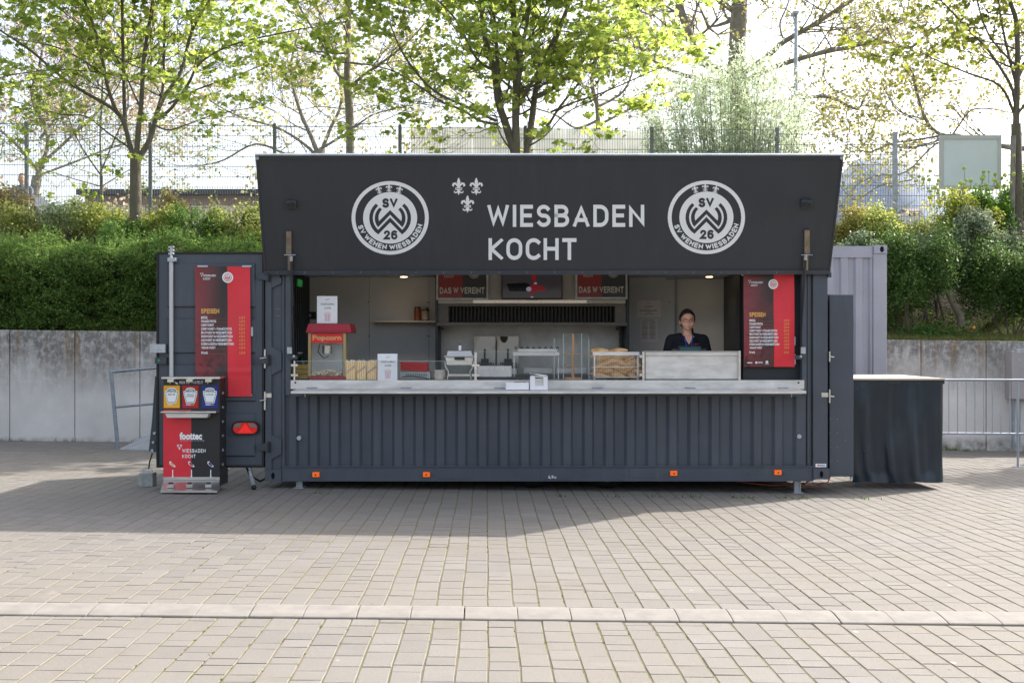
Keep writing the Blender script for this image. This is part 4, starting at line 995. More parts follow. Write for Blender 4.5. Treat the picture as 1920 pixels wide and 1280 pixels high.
# popcorn bags
yel = mat('yellow stripe', (.85, .46, .0), .5)
for k, px in enumerate((657.5, 677.5, 697.5)):
    Yb = 12.10; lb = ('leftmost of the three yellow striped popcorn bags, beside the popcorn machine', 'middle one of the three yellow striped popcorn bags', 'rightmost of the three yellow striped popcorn bags, beside the white sheet')[k]
    t = thing('popcorn_bag', lb, 'paper bag', (X(px, Yb), Yb + .04, zi), 'striped popcorn bags on the counter')
    mb = MB(); taper(mb, px - 9.6, px + 9.6, px - 8.8, px + 8.8, 677, 713, Yb, .07, paper, .0); mb.build('bag', t); P_ = plane_pos(Yb); mb = MB()
    for i in range(5): q = px - 8.6 + i * 3.8; ppoly(mb, P_, yel, [(q, 677.4), (q + 2.4, 677.4), (q + 2.3, 712.8), (q + .1, 712.8)], .001)
    mb.build('stripe_print', t); mb = MB(); font_text(mb, 'POPCORN', lambda a, b, l: P_(a, b + (690 - a + px - 690) * .75, l), mat('violet print', (.28, .24, .34), .5), px - 8, 690, px + 8, 695, .03, .003); mb.build('lettering', t)
    mb = MB()
    for i in range(16): mb.ball((X(px + r.uniform(-8, 8), Yb), Yb + r.uniform(.01, .06), Z(677.5, Yb) + r.uniform(-.008, .01)), r.uniform(.007, .011), popm, 5, 4)
    f = mb.build('popcorn_filling', t); f['kind'] = 'stuff'
# red trays on a grey box
t = thing('kitchen_scale', 'grey slotted box with a dark cable, standing under the red trays', 'scale', (X(777, 12.3), 12.35, zi))
mb = MB(); mb.pbox(749, 696.5, 806, 710.5, 12.25, .26, mat('grey green casing', (.36, .38, .35), .5)); mb.build('casing', t, bevel=.004)
for k in range(12): mb = MB(); mb.pbox(761.5 + 3.4 * k, 700, 763.3 + 3.4 * k, 706, 12.247, .004, mat('dark slot', (.12, .13, .16), .5)); mb.build('slot', t)
mb = MB(); mb.tube([(X(a, 12.22), 12.22, Z(b, 12.22)) for a, b in ((754, 706), (770, 705), (795, 708), (806, 711))], .006, blackp, 6); mb.build('cable', t)
zt0 = Z(696.3, 12.25)
for k in range(5):
    mb = MB(); x = X(778 + (k % 2) * 1.0 - k * .4, 12.35); z = zt0 + .001 + k * .019
    tl_ = -.035; mb.xf = None
    a, b_ = x - .155, x + .155; dz = lambda xx: z + (xx - x) * tl_ + .006
    v = [(a + .01, 12.24, dz(a)), (b_ - .01, 12.24, dz(b_)), (b_ - .01, 12.46, dz(b_)), (a + .01, 12.46, dz(a)), (a, 12.23, dz(a) + .016), (b_, 12.23, dz(b_) + .016), (b_, 12.47, dz(b_) + .016), (a, 12.47, dz(a) + .016)]
    i_ = [(a + .02, 12.26, dz(a) + .016), (b_ - .02, 12.26, dz(b_) + .016), (b_ - .02, 12.44, dz(b_) + .016), (a + .02, 12.44, dz(a) + .016)]
    mb.add(v + i_, [(3, 2, 1, 0), (0, 1, 5, 4), (1, 2, 6, 5), (2, 3, 7, 6), (3, 0, 4, 7), (4, 5, 9, 8), (5, 6, 10, 9), (6, 7, 11, 10), (7, 4, 8, 11), (8, 9, 10, 11)], mat('red plastic', (.60, .012, .02), .3))
    mb.add([(x - .155, 12.35, z)] * 3, [(0, 1, 2)], blackp) if False else None
    o = mb.build('food_tray', origin=(x, 12.35, z)); tag(o, 'red plastic tray, %s in the stack of five' % ('lowest', 'second from the bottom', 'middle one', 'second from the top', 'topmost')[k], 'tray', 'stacked red trays')
# paper cups
t = thing('fluted_cup_stack', 'cream fluted paper cups in a bowl, left of the chafing dish', 'cups', (X(824, 12.25), 12.3, zi)); crm = mat('cream card', (.55, .49, .42), .6, var=.05); c = X(824.5, 12.3)
mb = MB(); mb.tube([(c, 12.3, zi), (c, 12.3, zi + .03), (c, 12.3, zi + .055)], [.058, .066, .066], crm, 18); mb.build('bowl', t); mb = MB(); n = 20
v = []; 
for i in range(2 * n):
    a = math.pi * i / n; rr_ = .054 + (.004 if i % 2 else 0); v += [(c + rr_ * math.cos(a), 12.3 + rr_ * math.sin(a), zi + .056), (c + rr_ * 1.05 * math.cos(a), 12.3 + rr_ * 1.05 * math.sin(a), zi + .103)]
mb.add(v, [(2 * i, 2 * ((i + 1) % (2 * n)), 2 * ((i + 1) % (2 * n)) + 1, 2 * i + 1) for i in range(2 * n)], crm); mb.add([(c, 12.3, zi + .085)] + v[1::2], [(0, 1 + i, 1 + (i + 1) % (2 * n)) for i in range(2 * n)], crm); mb.build('cup', t)
# glass guards
def pane(x0, y0, x1, y1, Y, label, posts=(), cat='glass screen'):
    t = thing('glass_guard', label, cat, (X((x0 + x1) / 2, Y), Y, Z(y1, Y)))
    mb = MB(); mb.pbox(x0, y0 + .6, x1, y1, Y, .006, glass); mb.build('pane', t)
    mb = MB(); mb.pbox(x0, y0, x1, y0 + .6, Y, .006, glassd); mb.build('glass_edge', t)
    for p in posts:
        mb = MB(); mb.pbox(p[0], p[1], p[2], 712.4, Y - .03, .03, steel); q = mb.build('post', t)
        for yy in (684.5, 703): mb = MB(); mb.pbox(p[0] - 5, yy - 2, p[2] + 5, yy + 2, Y - .036, .005, steel); mb.build('glass_clamp', q)
pane(553, 676.5, 890, 712.4, 12.03, 'low clear glass guard in front of the popcorn machine and red trays', [(550.5, 676, 553.5)])
pane(895, 658.5, 1038.5, 712.4, 12.04, 'clear glass guard in front of the two fryers', [(889.5, 660, 894)])
t = thing('corner_glass', 'tall clear glass corner around the wooden pretzel stand', 'glass screen', (X(1070, 12.1), 12.15, zi))
for a, y, b_ in ((1039, 634, 1056), (1056, 625, 1091), (1091, 625, 1104)):
    mb = MB(); mb.pbox(a, y, b_ - .3, 711.5, 12.06 + (.03 if a == 1056 else 0), .005, glass); mb.build('pane', t)
for a, y in ((1039, 634), (1056.3, 625), (1090.6, 625), (1104.2, 634)): mb = MB(); mb.pbox(a - .5, y, a + .5, 711.5, 12.055, .006, glassd); mb.build('glass_edge', t)
# pretzel stand
t = thing('pretzel_stand', 'turned wooden pretzel stand with four pegs and a round foot, standing on the counter', 'stand', (X(1074, 12.3), 12.3, zi)); c = X(1074.3, 12.3)
mb = MB(); mb.tube([(c, 12.3, zi), (c, 12.3, zi + .022)], .098, wood, 24); mb.build('foot', t)
mb = MB(); mb.tube([(c, 12.3, zi + .022), (c - .005, 12.3, Z(676, 12.3)), (c + .003, 12.3, Z(643, 12.3)), (c, 12.3, Z(625.5, 12.3))], [.016, .013, .015, .012], wood, 10); mb.build('pole', t)
for py in (664, 684):
    for s_ in (-1, 1): mb = MB(); mb.tube([(c + s_ * .01, 12.3, Z(py, 12.3)), (c + s_ * .10, 12.3, Z(py - .6, 12.3)), (c + s_ * .104, 12.3, Z(py - 1, 12.3))], [.006, .006, .011], wood, 8); mb.build('peg', t)
# bread basket
t = thing('bread_basket', 'wire basket with a steel top rail filled with long bread rolls', 'basket', (X(1156, 12.2), 12.2, zi)); Yk = 12.12; DK = .28
mb = MB(); mb.pbox(1111.5, 659.5, 1199, 666, Yk - .01, .012, steelm); mb.build('top_rail', t)
mb = MB()
for px in (1114.5, 1196): mb.pbox(px - 1.2, 666.2, px + 1.2, 711, Yk, .02, steelm); mb.pbox(px - 1.2, 664, px + 1.2, 711, Yk + DK, .02, steelm)
mb.pbox(1113, 706.5, 1199, 708, Yk, .012, steelm); mb.pbox(1113, 687.5, 1199, 688.5, Yk - .004, .006, steel); mb.build('frame', t)['kind'] = 'stuff'
for k in range(23): mb = MB(); px = 1117 + 3.45 * k; mb.tube([(X(px, Yk), Yk, Z(666, Yk)), (X(px, Yk), Yk, Z(707, Yk))], .0022, steel, 4); mb.build('wire', t)
mb = MB(); mb.box(X(1113, Yk), X(1199, Yk), Yk, Yk + DK, zi + .02, zi + .025, steelm); mb.build('basket_floor', t)
def breadm(n, l, b):
    v = n.new('ShaderNodeTexCoord').outputs['Object']
    c = mix(n, l, noise(n, l, v, 14, 4), (.50, .23, .075), (.80, .54, .27)); c = mix(n, l, mul(n, l, noise(n, l, v, 8, 3, .5, .55, .7), .8), c, (.74, .58, .38)); l.new(c, b.inputs['Base Color'])
brm = custom_mat('bread crust', breadm, .7)
r = random.Random(3)
def roll_mesh():
    mb = MB(); n = 9; L = .20; pts = []; rad = []
    for i in range(n + 1):
        u = i / n; pts.append((-L / 2 + L * u, .012 * math.sin(u * 3.1), 0)); rad.append(max(.004, .033 * math.sin(math.pi * min(.97, max(.03, u))) ** .55))
    mb.tube(pts, rad, brm, 10); return mb
base_roll = None; rows = 0
for k in range(26):
    row, c_ = divmod(k, 5); 
    if k == 25: row, c_ = 5, 0
    px = 1124 + 15 * c_ + r.uniform(-3, 3) + (5 if row % 2 else 0); z = Z(704, Yk) + row * .052 + r.uniform(-.006, .006)
    if row >= 5: px = 1120 if k == 25 else px; 
    if base_roll is None: base_roll = roll_mesh().build('bread_roll', origin=(0, 0, 0)); o = base_roll
    else: o = base_roll.copy(); COL.objects.link(o)
    if row == 5: px, z, rz = 1128, Z(659, Yk), .15
    elif k == 24: px, z, rz = 1160, Z(657.5, Yk), -.3
    o.location = (X(px, Yk + .1), Yk + .06 + r.uniform(0, .10), z)
    o.rotation_euler = (r.uniform(-.3, .3), r.uniform(-.75, .75) if row < 4 else r.uniform(-.1, .1), r.uniform(-.6, .6)); s_ = r.uniform(1.0, 1.3); o.scale = (s_ * .95, s_, s_ * r.uniform(.9, 1.1))
    tag(o, 'long golden bread roll lying in the pile in the wire basket', 'bread roll', 'bread rolls in the wire basket')
# steel display box and post
t = thing('display_case', 'closed brushed steel box with a front rim, standing on the counter before the woman', 'display case', (X(1298, 12.2), 12.3, zi))
mb = MB(); mb.pbox(1210.5, 666.4, 1384, 710.5, 12.05, .45, steelm); mb.build('front_panel', t, bevel=.003)
mb = MB(); mb.pbox(1210, 659.6, 1384.5, 666.2, 12.035, .47, steelm); mb.pbox(1208.5, 658.2, 1387.5, 659.5, 12.02, .50, steel); mb.build('top_rim', t, bevel=.002)
for a, y in ((1204.5, 658.5), (1384.8, 657.5)):
    mb = MB(); mb.pbox(a, y, a + 4, 712.3, 12.01, .035, steel); p_ = mb.build('post', t)
    if a < 1300:
        for yy in (668, 702.5): mb = MB(); mb.pbox(a - 5.5, yy - 2.5, a - .3, yy + 2.5, 12.02, .012, steel); mb.build('glass_clamp', p_)
t = thing('cash_tablet', 'dark tablet till on top of the steel box in front of the woman', 'tablet', (X(1293, 12.3), 12.3, Z(658, 12.3)))
mb = MB(); mb.pbox(1272, 648.5, 1315.5, 664, 12.38, .015, blackp); mb.build('casing', t, bevel=.003); mb = MB(); mb.pbox(1275.5, 651, 1312.5, 662, 12.376, .003, mat('dark green glass screen', (.015, .05, .055), .15, emit=(.03, .10, .11), estr=.12)); mb.build('screen', t)
mb = MB(); mb.pbox(1261, 654, 1271, 658, 12.40, .06, greypr); mb.pbox(1316, 654, 1324, 658, 12.40, .06, greypr); mb.build('stand', t)
# items at the far left end
t = thing('sauce_crate', 'yellow crate of packets at the left end of the counter behind the glass', 'crate', (X(566, 12.4), 12.4, zi)); yc = mat('yellow card', (.55, .33, .02), .5, var=.3, vscale=20)
for k in range(3): mb = MB(); mb.pbox(549, 683.5 + 9 * k, 577, 691.5 + 9 * k, 12.35 + .01 * k, .2, yc); mb.build('packet', t)
t = thing('cleaner_bottle', 'dark pump bottle standing on the yellow crate', 'bottle', (X(567, 12.5), 12.5, Z(683, 12.5)))
c = X(567, 12.5); mb = MB(); mb.tube([(c, 12.5, Z(683, 12.5)), (c, 12.5, Z(672, 12.5)), (c, 12.5, Z(667, 12.5))], [.045, .045, .015], mat('dark green glass', (.01, .03, .02), .1), 12); mb.build('bottle_body', t); mb = MB(); mb.tube([(c, 12.5, Z(667, 12.5)), (c, 12.5, Z(662, 12.5))], .012, blackp, 8); mb.tube([(c, 12.5, Z(662, 12.5)), (c - .05, 12.5, Z(661.5, 12.5))], .008, paper, 6); mb.build('pump', t)
mb = MB(); mb.pbox(577.5, 584.5, 592, 598, 14.2, .05, blackp); mb.pbox(578, 588.5, 583, 594, 14.19, .01, galv); part(mb, 'socket_box')
mb = MB(); mb.box(XL + .078, XL + .10, 13.4, 13.6, Z(537, 13.5), Z(524, 13.5), mat('green lit exit plate', (.02, .25, .04), .4, emit=(.1, .9, .2), estr=.04)); part(mb, 'exit_plate')
# napkin box and white tray on the folding shelf
zsh = 1.067
t = thing('napkin_dispenser', 'white box overflowing with paper napkins on the steel serving shelf', 'napkin box', (X(1010, 11.85), 11.85, zsh)); Yn = 11.78
mb = MB()
mb.pbox(994, 706, 1003.5, 730.8, Yn, .004, paper); mb.pbox(1019, 706, 1027, 730.8, Yn, .004, paper); mb.pbox(1003.6, 723, 1018.9, 730.8, Yn, .004, paper)
mb.box(X(994, Yn), X(994, Yn) + .004, Yn + .0045, Yn + .13, zsh, Z(706, Yn), paper); mb.box(X(1027, Yn) - .004, X(1027, Yn), Yn + .0045, Yn + .13, zsh, Z(704, Yn), paper); mb.box(X(994, Yn) + .0045, X(1027, Yn) - .0045, Yn + .126, Yn + .13, zsh, Z(704, Yn), paper)
mb.build('box', t)
r = random.Random(9); nap = mat('napkin paper', (.78, .78, .76), .9, var=.04)
for k in range(12):
    z = zsh + .006 + k * .0125; mb = MB(); a, b_ = X(995.5, Yn), X(1025.5, Yn); w = r.uniform(-.006, .006) * (1 + (k > 9)); tl_ = 0 if k < 9 else (.02 if k % 2 else .035)
    mb.add([(a + w, Yn + .006, z + tl_), (b_ + w, Yn + .006, z), (b_ + w, Yn + .12, z), (a + w, Yn + .12, z + tl_), (a + w, Yn + .006, z + .009 + tl_), (b_ + w, Yn + .006, z + .008), (b_ + w, Yn + .12, z + .008), (a + w, Yn + .12, z + .009 + tl_)], [(0, 3, 2, 1), (4, 5, 6, 7), (0, 1, 5, 4), (1, 2, 6, 5), (2, 3, 7, 6), (3, 0, 4, 7)], nap)
    mb.build('napkin', t)
t = thing('fork_tray', 'shallow white tray of small wooden forks on the serving shelf left of the napkin box', 'tray', (X(970, 11.85), 11.85, zsh)); 
mb = MB(); a, b_, z0, z1 = X(948.5, Yn), X(991.5, Yn), zsh, Z(717, Yn); e = .005
for q in ((a, b_, Yn, Yn + e), (a, b_, Yn + .12, Yn + .12 + e), (a, a + e, Yn + e, Yn + .12), (b_ - e, b_, Yn + e, Yn + .12)): mb.box(*q, z0, z1, paper)
mb.box(a + e, b_ - e, Yn + e, Yn + .12, z0, z0 + .004, paper); mb.build('tray', t)
for k in range(9): mb = MB(); x = a + .05 + .014 * k; mb.tube([(x, Yn + .02, z1 - .02 + .003 * (k % 3)), (x + .05, Yn + .09, z1 + .004 + .003 * (k % 2))], .004, wood, 4); mb.build('fork', t)

# ================================================================ BANNERS
def bannerm(name, x_split):
    def fn(n, l, b):
        v = n.new('ShaderNodeTexCoord').outputs['Object']; xyz = N(n, l, 'ShaderNodeSeparateXYZ', {0: v})
        gx = N(n, l, 'ShaderNodeMapRange', {0: xyz.outputs[0], 1: .20, 2: -.06}).outputs[0]; gx = N(n, l, 'ShaderNodeMapRange', {0: xyz.outputs[0], 1: .0, 2: -.34}).outputs[0]
        gz = N(n, l, 'ShaderNodeMapRange', {0: xyz.outputs[2], 1: .95, 2: .25}).outputs[0]
        c = mix(n, l, mul(n, l, gx, .62), (.024, .022, .023), (.42, .035, .045))
        ph = noise(n, l, v, 5.5, 5, .65, .42, .58)
        c = mix(n, l, mul(n, l, mul(n, l, ph, gz), .65), c, (.26, .02, .03))
        c = mix(n, l, mul(n, l, mul(n, l, noise(n, l, v, 11, 4, .6, .5, .6), gz), .8), c, (.018, .012, .013))
        l.new(c, b.inputs['Base Color'])
    return custom_mat(name, fn, .42)
ROWS = [('BREZEL', '2,20 €'), ('POMMES FRITES', '4,00 €'), ('CURRYWURST', '5,00 €'), ('CURRYWURST + POMMES FRITES', '8,50 €'), ('BRATWURST IM WEIZENBRÖTCHEN', '4,30 €'),
        ('RINDSWURST IM WEIZENBRÖTCHEN', '4,50 €'), ('CHILIWURST IM WEIZENBRÖTCHEN', '4,50 €'), ('KÄSEKNACKER IM WEIZENBRÖTCHEN', '4,50 €'), ('VEGANE WURST', '4,50 €'), ('PFAND', '3,00 €')]
WID = [30, 66, 56, 136, 137, 141, 137, 146, 62, 27]
def banner(x0, y0, x1, y1, Y, label, sx, full, skew=0.0):
    """sx: pixels per banner unit; layout measured in the left banner (pixels / 1.39 from a 664-wide crop)"""
    t = thing('menu_banner', label, 'banner', (X((x0 + x1) / 2, Y), Y, Z(y1, Y)))
    bm = bannerm('banner photo print ' + str(int(x0)), 0)
    w = x1 - x0; xs_ = x0 + w * .585 if full else x0 + w * .595
    def P_(px, py, l):   # slight bulge of the hanging sheet
        u = (py - y0) / (y1 - y0); fold = -.010 * max(0, 1 - abs(py - y0 - 197) / 4) if full else 0
        px = px + skew * (py - y0) ; bow = .012 * math.sin(u * 5.0 + 1) * (.5 + .5 * math.sin((px - x0) / w * 2.6)) + .006 * math.sin((px - x0) / w * 9 + u * 7)
        return (X(px, Y), Y - l + bow + fold, Z(py, Y))
    for nm, a, b_, m_ in (('printed_sheet', x0, xs_, bm), ('red_sheet', xs_, x1, red)):
        mb = MB(); nx, ny = 10, 60; v = [P_(a + (b_ - a) * i / nx, y0 + (y1 - y0) * j / ny, 0) for j in range(ny + 1) for i in range(nx + 1)]
        mb.add(v, [(j * (nx + 1) + i, (j + 1) * (nx + 1) + i, (j + 1) * (nx + 1) + i + 1, j * (nx + 1) + i + 1) for j in range(ny) for i in range(nx)], m_, True); mb.build(nm, t)
    k = sx; L = .003
    mb = MB()
    caps_text(mb, 'WIESBADEN', P_, offw, x0 + 15.5 * k, y0 + 15 * k, x0 + 39.5 * k, y0 + 19 * k, .18, .2, L); caps_text(mb, 'KOCHT', P_, offw, x0 + 15.5 * k, y0 + 21 * k, x0 + 29 * k, y0 + 25 * k, .18, .2, L)
    fleur(mb, P_, offw, x0 + 11 * k, y0 + 13.3 * k, 3.6 * k, 0, L); fleur(mb, P_, offw, x0 + 14.5 * k, y0 + 13.3 * k, 3.6 * k, 0, L); fleur(mb, P_, offw, x0 + 12.8 * k, y0 + 17.2 * k, 3.6 * k, 0, L)
    yy0 = y0 + 88 * k
    for i, (a, p) in enumerate(ROWS):
        yy = y0 + (93.5 + 7.05 * i + (2.6 if i == 9 else 0)) * k
        caps_text(mb, a, P_, offw, x0 + 11.5 * k, yy, x0 + (11.5 + WID[i] * .42) * k, yy + 4.6 * k, .20, .13, L)
    if not full:
        prect(mb, P_, offw, x0 + 6.5, y1 - 8.6, x0 + 16, y1 - 6.8, L); caps_text(mb, 'PEPSI', P_, offw, x0 + 27, y1 - 9.5, x0 + 35, y1 - 6.5, .2, .2, L); pring(mb, P_, offw, x0 + 23.5, y1 - 8, 2.2, 2.2, .3, 12, L); pring(mb, P_, offw, x0 + 43, y1 - 9, 2.6, 2.6, .3, 12, L); prect(mb, P_, offw, x0 + 39, y1 - 5.4, x0 + 47, y1 - 4.8, L)
    mb.build('lettering', t)
    mb = MB(); caps_text(mb, 'SPEISEN', P_, yellowt, x0 + 11.3 * k, y0 + 79 * k, x0 + 45 * k, y0 + 88.2 * k, .21, .12, L); mb.build('heading', t)
    mb = MB(); mt = MB()
    for i, (a, p) in enumerate(ROWS):
        yy = y0 + (93.5 + 7.05 * i + (2.6 if i == 9 else 0)) * k
        caps_text(mb, p, P_, goldt, x0 + 82.5 * k, yy, x0 + 93.5 * k, yy + 4.6 * k, .15, .2, L)
        prect(mt, P_, mat('thin dotted rule', (.30, .12, .05), .5), x0 + (13.5 + WID[i] * .42) * k, yy + 3.9 * k, x0 + 81 * k, yy + 4.3 * k, L)
    mb.build('prices', t); q = mt.build('price_rules', t); q['kind'] = 'stuff'
    mb = MB(); cx, cy = x0 + 61.5 * k, y0 + 20.5 * k; pring(mb, P_, offw, cx, cy, 10.2 * k, 10.2 * k, 0, 40, L); pring(mb, P_, redd, cx, cy, 7.3 * k, 7.3 * k, .0, 36, L + .001); crest(mb, P_, cx, cy, 9.2 * k, 9.2 * k, offw, red, L + .002, False); mb.build('round_crest', t)
    return t
bt = banner(364.8, 499.5, 468.5, 743, Y0 - .06, 'long red and black SPEISEN menu banner taped on the open container door', 1.0, True, .012)
tape = mat('clear tape', (.45, .47, .55), .3)
for q in ((370, 497.5, 389, 500.5), (454, 497.5, 471, 500.5), (470.5, 613, 474, 630), (467, 738, 472, 743)):
    mb = MB(); mb.pbox(*q, Y0 - .055, .02, tape); mb.build('tape', bt)
bt = banner(1394.5, 514, 1489.5, 687.5, Y0 + .06, 'shorter red and black SPEISEN menu banner hanging inside the right end of the serving window', .905, False)
for q in ((1390.5, 513.5, 1396, 517), (1488.5, 631, 1491.5, 647), (1488.5, 664, 1492, 683)):
    mb = MB(); mb.pbox(*q, Y0 + .07, .02, tape); mb.build('tape', bt)

# ================================================================ FOOT-OPERATED SAUCE DISPENSER
YF = 11.72
t = thing('sauce_dispenser', 'tall red and black foot-operated sauce dispenser with three spouts and three pedals', 'sauce dispenser', (X(357, YF), YF + .1, G(X(357, YF), YF)))
gF = G(X(357, YF), YF); P_ = plane_pos(YF)
mb = MB(); mb.box(X(306, YF), X(412, YF), YF, YF + .34, gF + .05, Z(710, YF), blackpr); mb.build('cabinet', t, bevel=.004)
mb = MB(); mb.box(X(304, YF) - .0, X(412, YF) + .01, YF - .03, YF + .36, Z(710, YF - .03) , Z(706.5, YF - .03), steel); mb.build('top_plate', t)
mb = MB(); prect(mb, P_, red, 306.5, 768, 358.5, 903, .002); prect(mb, P_, blackpr, 358.5, 768, 411.5, 903, .002); mb.build('front_print', t)
for k, (a, c_, nm) in enumerate(((307, mat('mustard yellow print', (.80, .38, .02), .4), 'SENF'), (342, mat('ketchup red print', (.40, .012, .02), .4), 'TOMATO'), (378.5, mat('deep blue print', (.012, .025, .22), .4), 'MAYO'))):
    mb = MB(); mb.pbox(a, 722.5, a + 30, 764.5, YF - .006, .005, c_); cd = mb.build('label_card', t)
    Q = plane_pos(YF - .007); cx = a + 15; mb = MB()
    def shield(s, l, m):
        pts = [(-8, -15.2), (-3.5, -16.8), (0, -17.2), (3.5, -16.8), (8, -15.2), (9.2, -11), (13, -10.5), (12.4, -4), (8.2, 12), (-8.2, 12), (-12.4, -4), (-13, -10.5), (-9.2, -11)]
        ppoly(mb, Q, m, [(cx + x * s, 743.5 + y * s) for x, y in pts], l)
    shield(1.0, .001, paper); shield(.88, .002, mat('leaf green print', (.05, .26, .08), .5)); shield(.80, .003, paper)
    caps_text(mb, 'HEINZ', Q, greypr, cx - 7, 731, cx + 7, 735, .2, .2, .004); caps_text(mb, {'SENF': 'SENF', 'TOMATO': 'TOMATO', 'MAYO': 'MAYONNAISE'}[nm], Q, greypr, cx - 7, 738, cx + 7, 740.5, .18, .2, .004)
    if k == 1: caps_text(mb, 'KETCHUP', Q, greypr, cx - 7, 741.5, cx + 7, 744, .18, .2, .004)
    prect(mb, Q, paper, cx - 8, 757.5, cx + 2, 759, .004); prect(mb, Q, yellowt, cx + 3, 757.5, cx + 7.5, 759, .004)
    mb.build('label_print', cd)
for px in (319.5, 355, 390.5):
    mb = MB(); y = YF - .09; mb.pbox(px - 6, 710.5, px + 6, 716.5, y, .10, steel); mb.tube([(X(px - 2, y), y + .02, Z(716.5, y)), (X(px - 2, y), y + .02, Z(719.5, y))], .006, yellowt, 6); mb.build('spout', t, bevel=.003)
    mb = MB(); y = YF - .21; mb.pbox(px - 6, 908, px + 6, 914, y, .05, steel); mb.pbox(px - 5, 914.1, px + 5, 918, y + .006, .03, black); mb.pbox(px - 4, 904.5, px + 3, 908.4, y + .06, .05, blackp); mb.build('pedal', t, bevel=.003)
mb = MB(); y = YF - .14; mb.box(X(301, y), X(405, y), y, YF - .001, Z(774, y), Z(771, y), steel); taper(mb, 309, 392, 313, 388, 774.3, 783, y + .02, .11, steelm, 0); mb.build('drip_tray', t, bevel=.003)
mb = MB(); font_text(mb, 'foottec', P_, white, 337, 810, 379, 824, .05, .004); font_text(mb, 'the new way of serving', P_, mat('pinkish fine print', (.55, .42, .44), .5), 338, 823.5, 383, 827.5, 0, .004)
caps_text(mb, 'WIESBADEN', P_, white, 342, 841, 385.5, 848, .17, .22, .004); caps_text(mb, 'KOCHT', P_, white, 342, 851.5, 367, 858, .17, .22, .004)
for q in ((334, 835), (339.5, 835), (336.8, 840)): fleur(mb, P_, white, q[0], q[1], 6, 0, .004)
caps_text(mb, 'KICK IT - TASTE IT', P_, white, 337, 714, 380.5, 719, .15, .2, .004)
def shoe(cx, cy, s, m):
    pts = [(-.5, -.45), (-.2, -.5), (.0, -.15), (.35, .1), (.5, .3), (.45, .45), (.2, .42), (-.25, .15), (-.5, -.1)]
    ppoly(mb, P_, white, [(cx + a * s * 1.15, cy + b * s * 1.15) for a, b in pts], .004); ppoly(mb, P_, m, [(cx + a * s * .8, cy + b * s * .8) for a, b in pts], .005)
shoe(330.5, 717, 6, white); shoe(323.5, 870, 10, yellowt); shoe(359, 870, 10, mat('ketchup red print', (.4, .012, .02), .4)); shoe(395, 870, 10, mat('deep blue print', (.012, .025, .22), .4))
for px in (324, 359.3, 395.3):
    prect(mb, P_, white, px - .8, 880, px + .8, 893, .004); ppoly(mb, P_, white, [(px - 1.8, 892), (px + 1.8, 892), (px, 896.5)], .0045)
mb.build('lettering', t)
mb = MB(); zb_ = gF + .02; a, b_ = X(307, YF), X(412, YF); yf = YF - .26; a2, b2 = X(301, yf), X(407, yf)
mb.add([(a2, yf, zb_ - .0), (b2, yf, zb_), (b_, YF - .003, zb_), (a, YF - .003, zb_), (a2, yf, zb_ + .022), (b2, yf, zb_ + .022), (b_, YF - .003, zb_ + .10), (a, YF - .003, zb_ + .10)], [(3, 2, 1, 0), (4, 5, 6, 7), (0, 1, 5, 4), (1, 2, 6, 5), (2, 3, 7, 6), (3, 0, 4, 7)], steel)
mb.build('pedal_plate', t)
mb = MB(); mb.box(a, b_, YF - .008, YF - .003, zb_ + .101, zb_ + .13, steel); mb.build('foot_trim', t)
for px, y in ((306, yf + .03), (342, yf + .03), (365, yf + .03), (401, yf + .03), (410, YF + .3), (309, YF + .3)):
    mb = MB(); x = X(px, y); mb.tube([(x, y, G(x, y)), (x, y, zb_ + .001 + (.03 if y > YF else 0))], .014, blackp, 8); mb.build('foot', t)
for k in range(6): mb = MB(); x = X(412, YF) + .001; mb.box(x, x + .008, YF + .10, YF + .13, Z(735 + 27 * k, YF) - .025, Z(735 + 27 * k, YF), galv); mb.build('side_latch', t)
# weight, cord and hanging tarp strip behind the door
mb = MB(); Y = 12.12; g = G(X(277, Y), Y); x = X(277, Y)
t = thing('tether_weight', 'small concrete block weight with a steel handle, tied by a black cord', 'weight', (x, Y, g))
mb.box(x - .077, x + .077, Y - .07, Y + .07, g, g + .15, mat('grey cast weight', (.30, .32, .31), .7, var=.25, vscale=12)); mb.build('block', t, bevel=.008)
mb = MB(); mb.tube([(x - .045, Y, g + .15), (x - .045, Y, g + .19), (x + .045, Y, g + .19), (x + .045, Y, g + .15)], .006, galv, 6); mb.build('handle', t)
mb = MB(); mb.tube([(x + .01, Y, g + .185), (x + .02, Y, g + .26), (x + .05, Y, Z(849, Y))], .008, black, 6); mb.build('cord', t)
mb = MB(); tarp = mat('dark blue tarpaulin', (.018, .028, .042), .33, var=.15, vscale=3)
mb.add([(X(291, 12.2), 12.2, Z(705, 12.2)), (X(298, 12.2), 12.2, Z(705, 12.2)), (X(296, 12.1), 12.1, Z(848, 12.1)), (X(279, 12.1), 12.1, Z(845, 12.1)), (X(285, 12.14), 12.14, Z(790, 12.14)), (X(297, 12.14), 12.14, Z(790, 12.14))], [(0, 1, 5, 4), (4, 5, 2, 3)], tarp)
f = mb.build('tarp_strip', origin=(X(285, 12.1), 12.15, Z(848, 12.1))); sol = f.modifiers.new('s', 'SOLIDIFY'); sol.thickness = .004
tag(f, 'narrow dark blue tarpaulin strip with eyelets hanging behind the left edge of the open door', 'tarpaulin')
mb = MB()
for q in ((287, 812), (285, 829), (283, 844)): mb.tube([(X(q[0] + 2, 12.08), 12.08, Z(q[1], 12.08)), (X(q[0] + 2, 12.08), 12.11, Z(q[1], 12.08))], .015, galv, 10)
mb.build('eyelets', f)

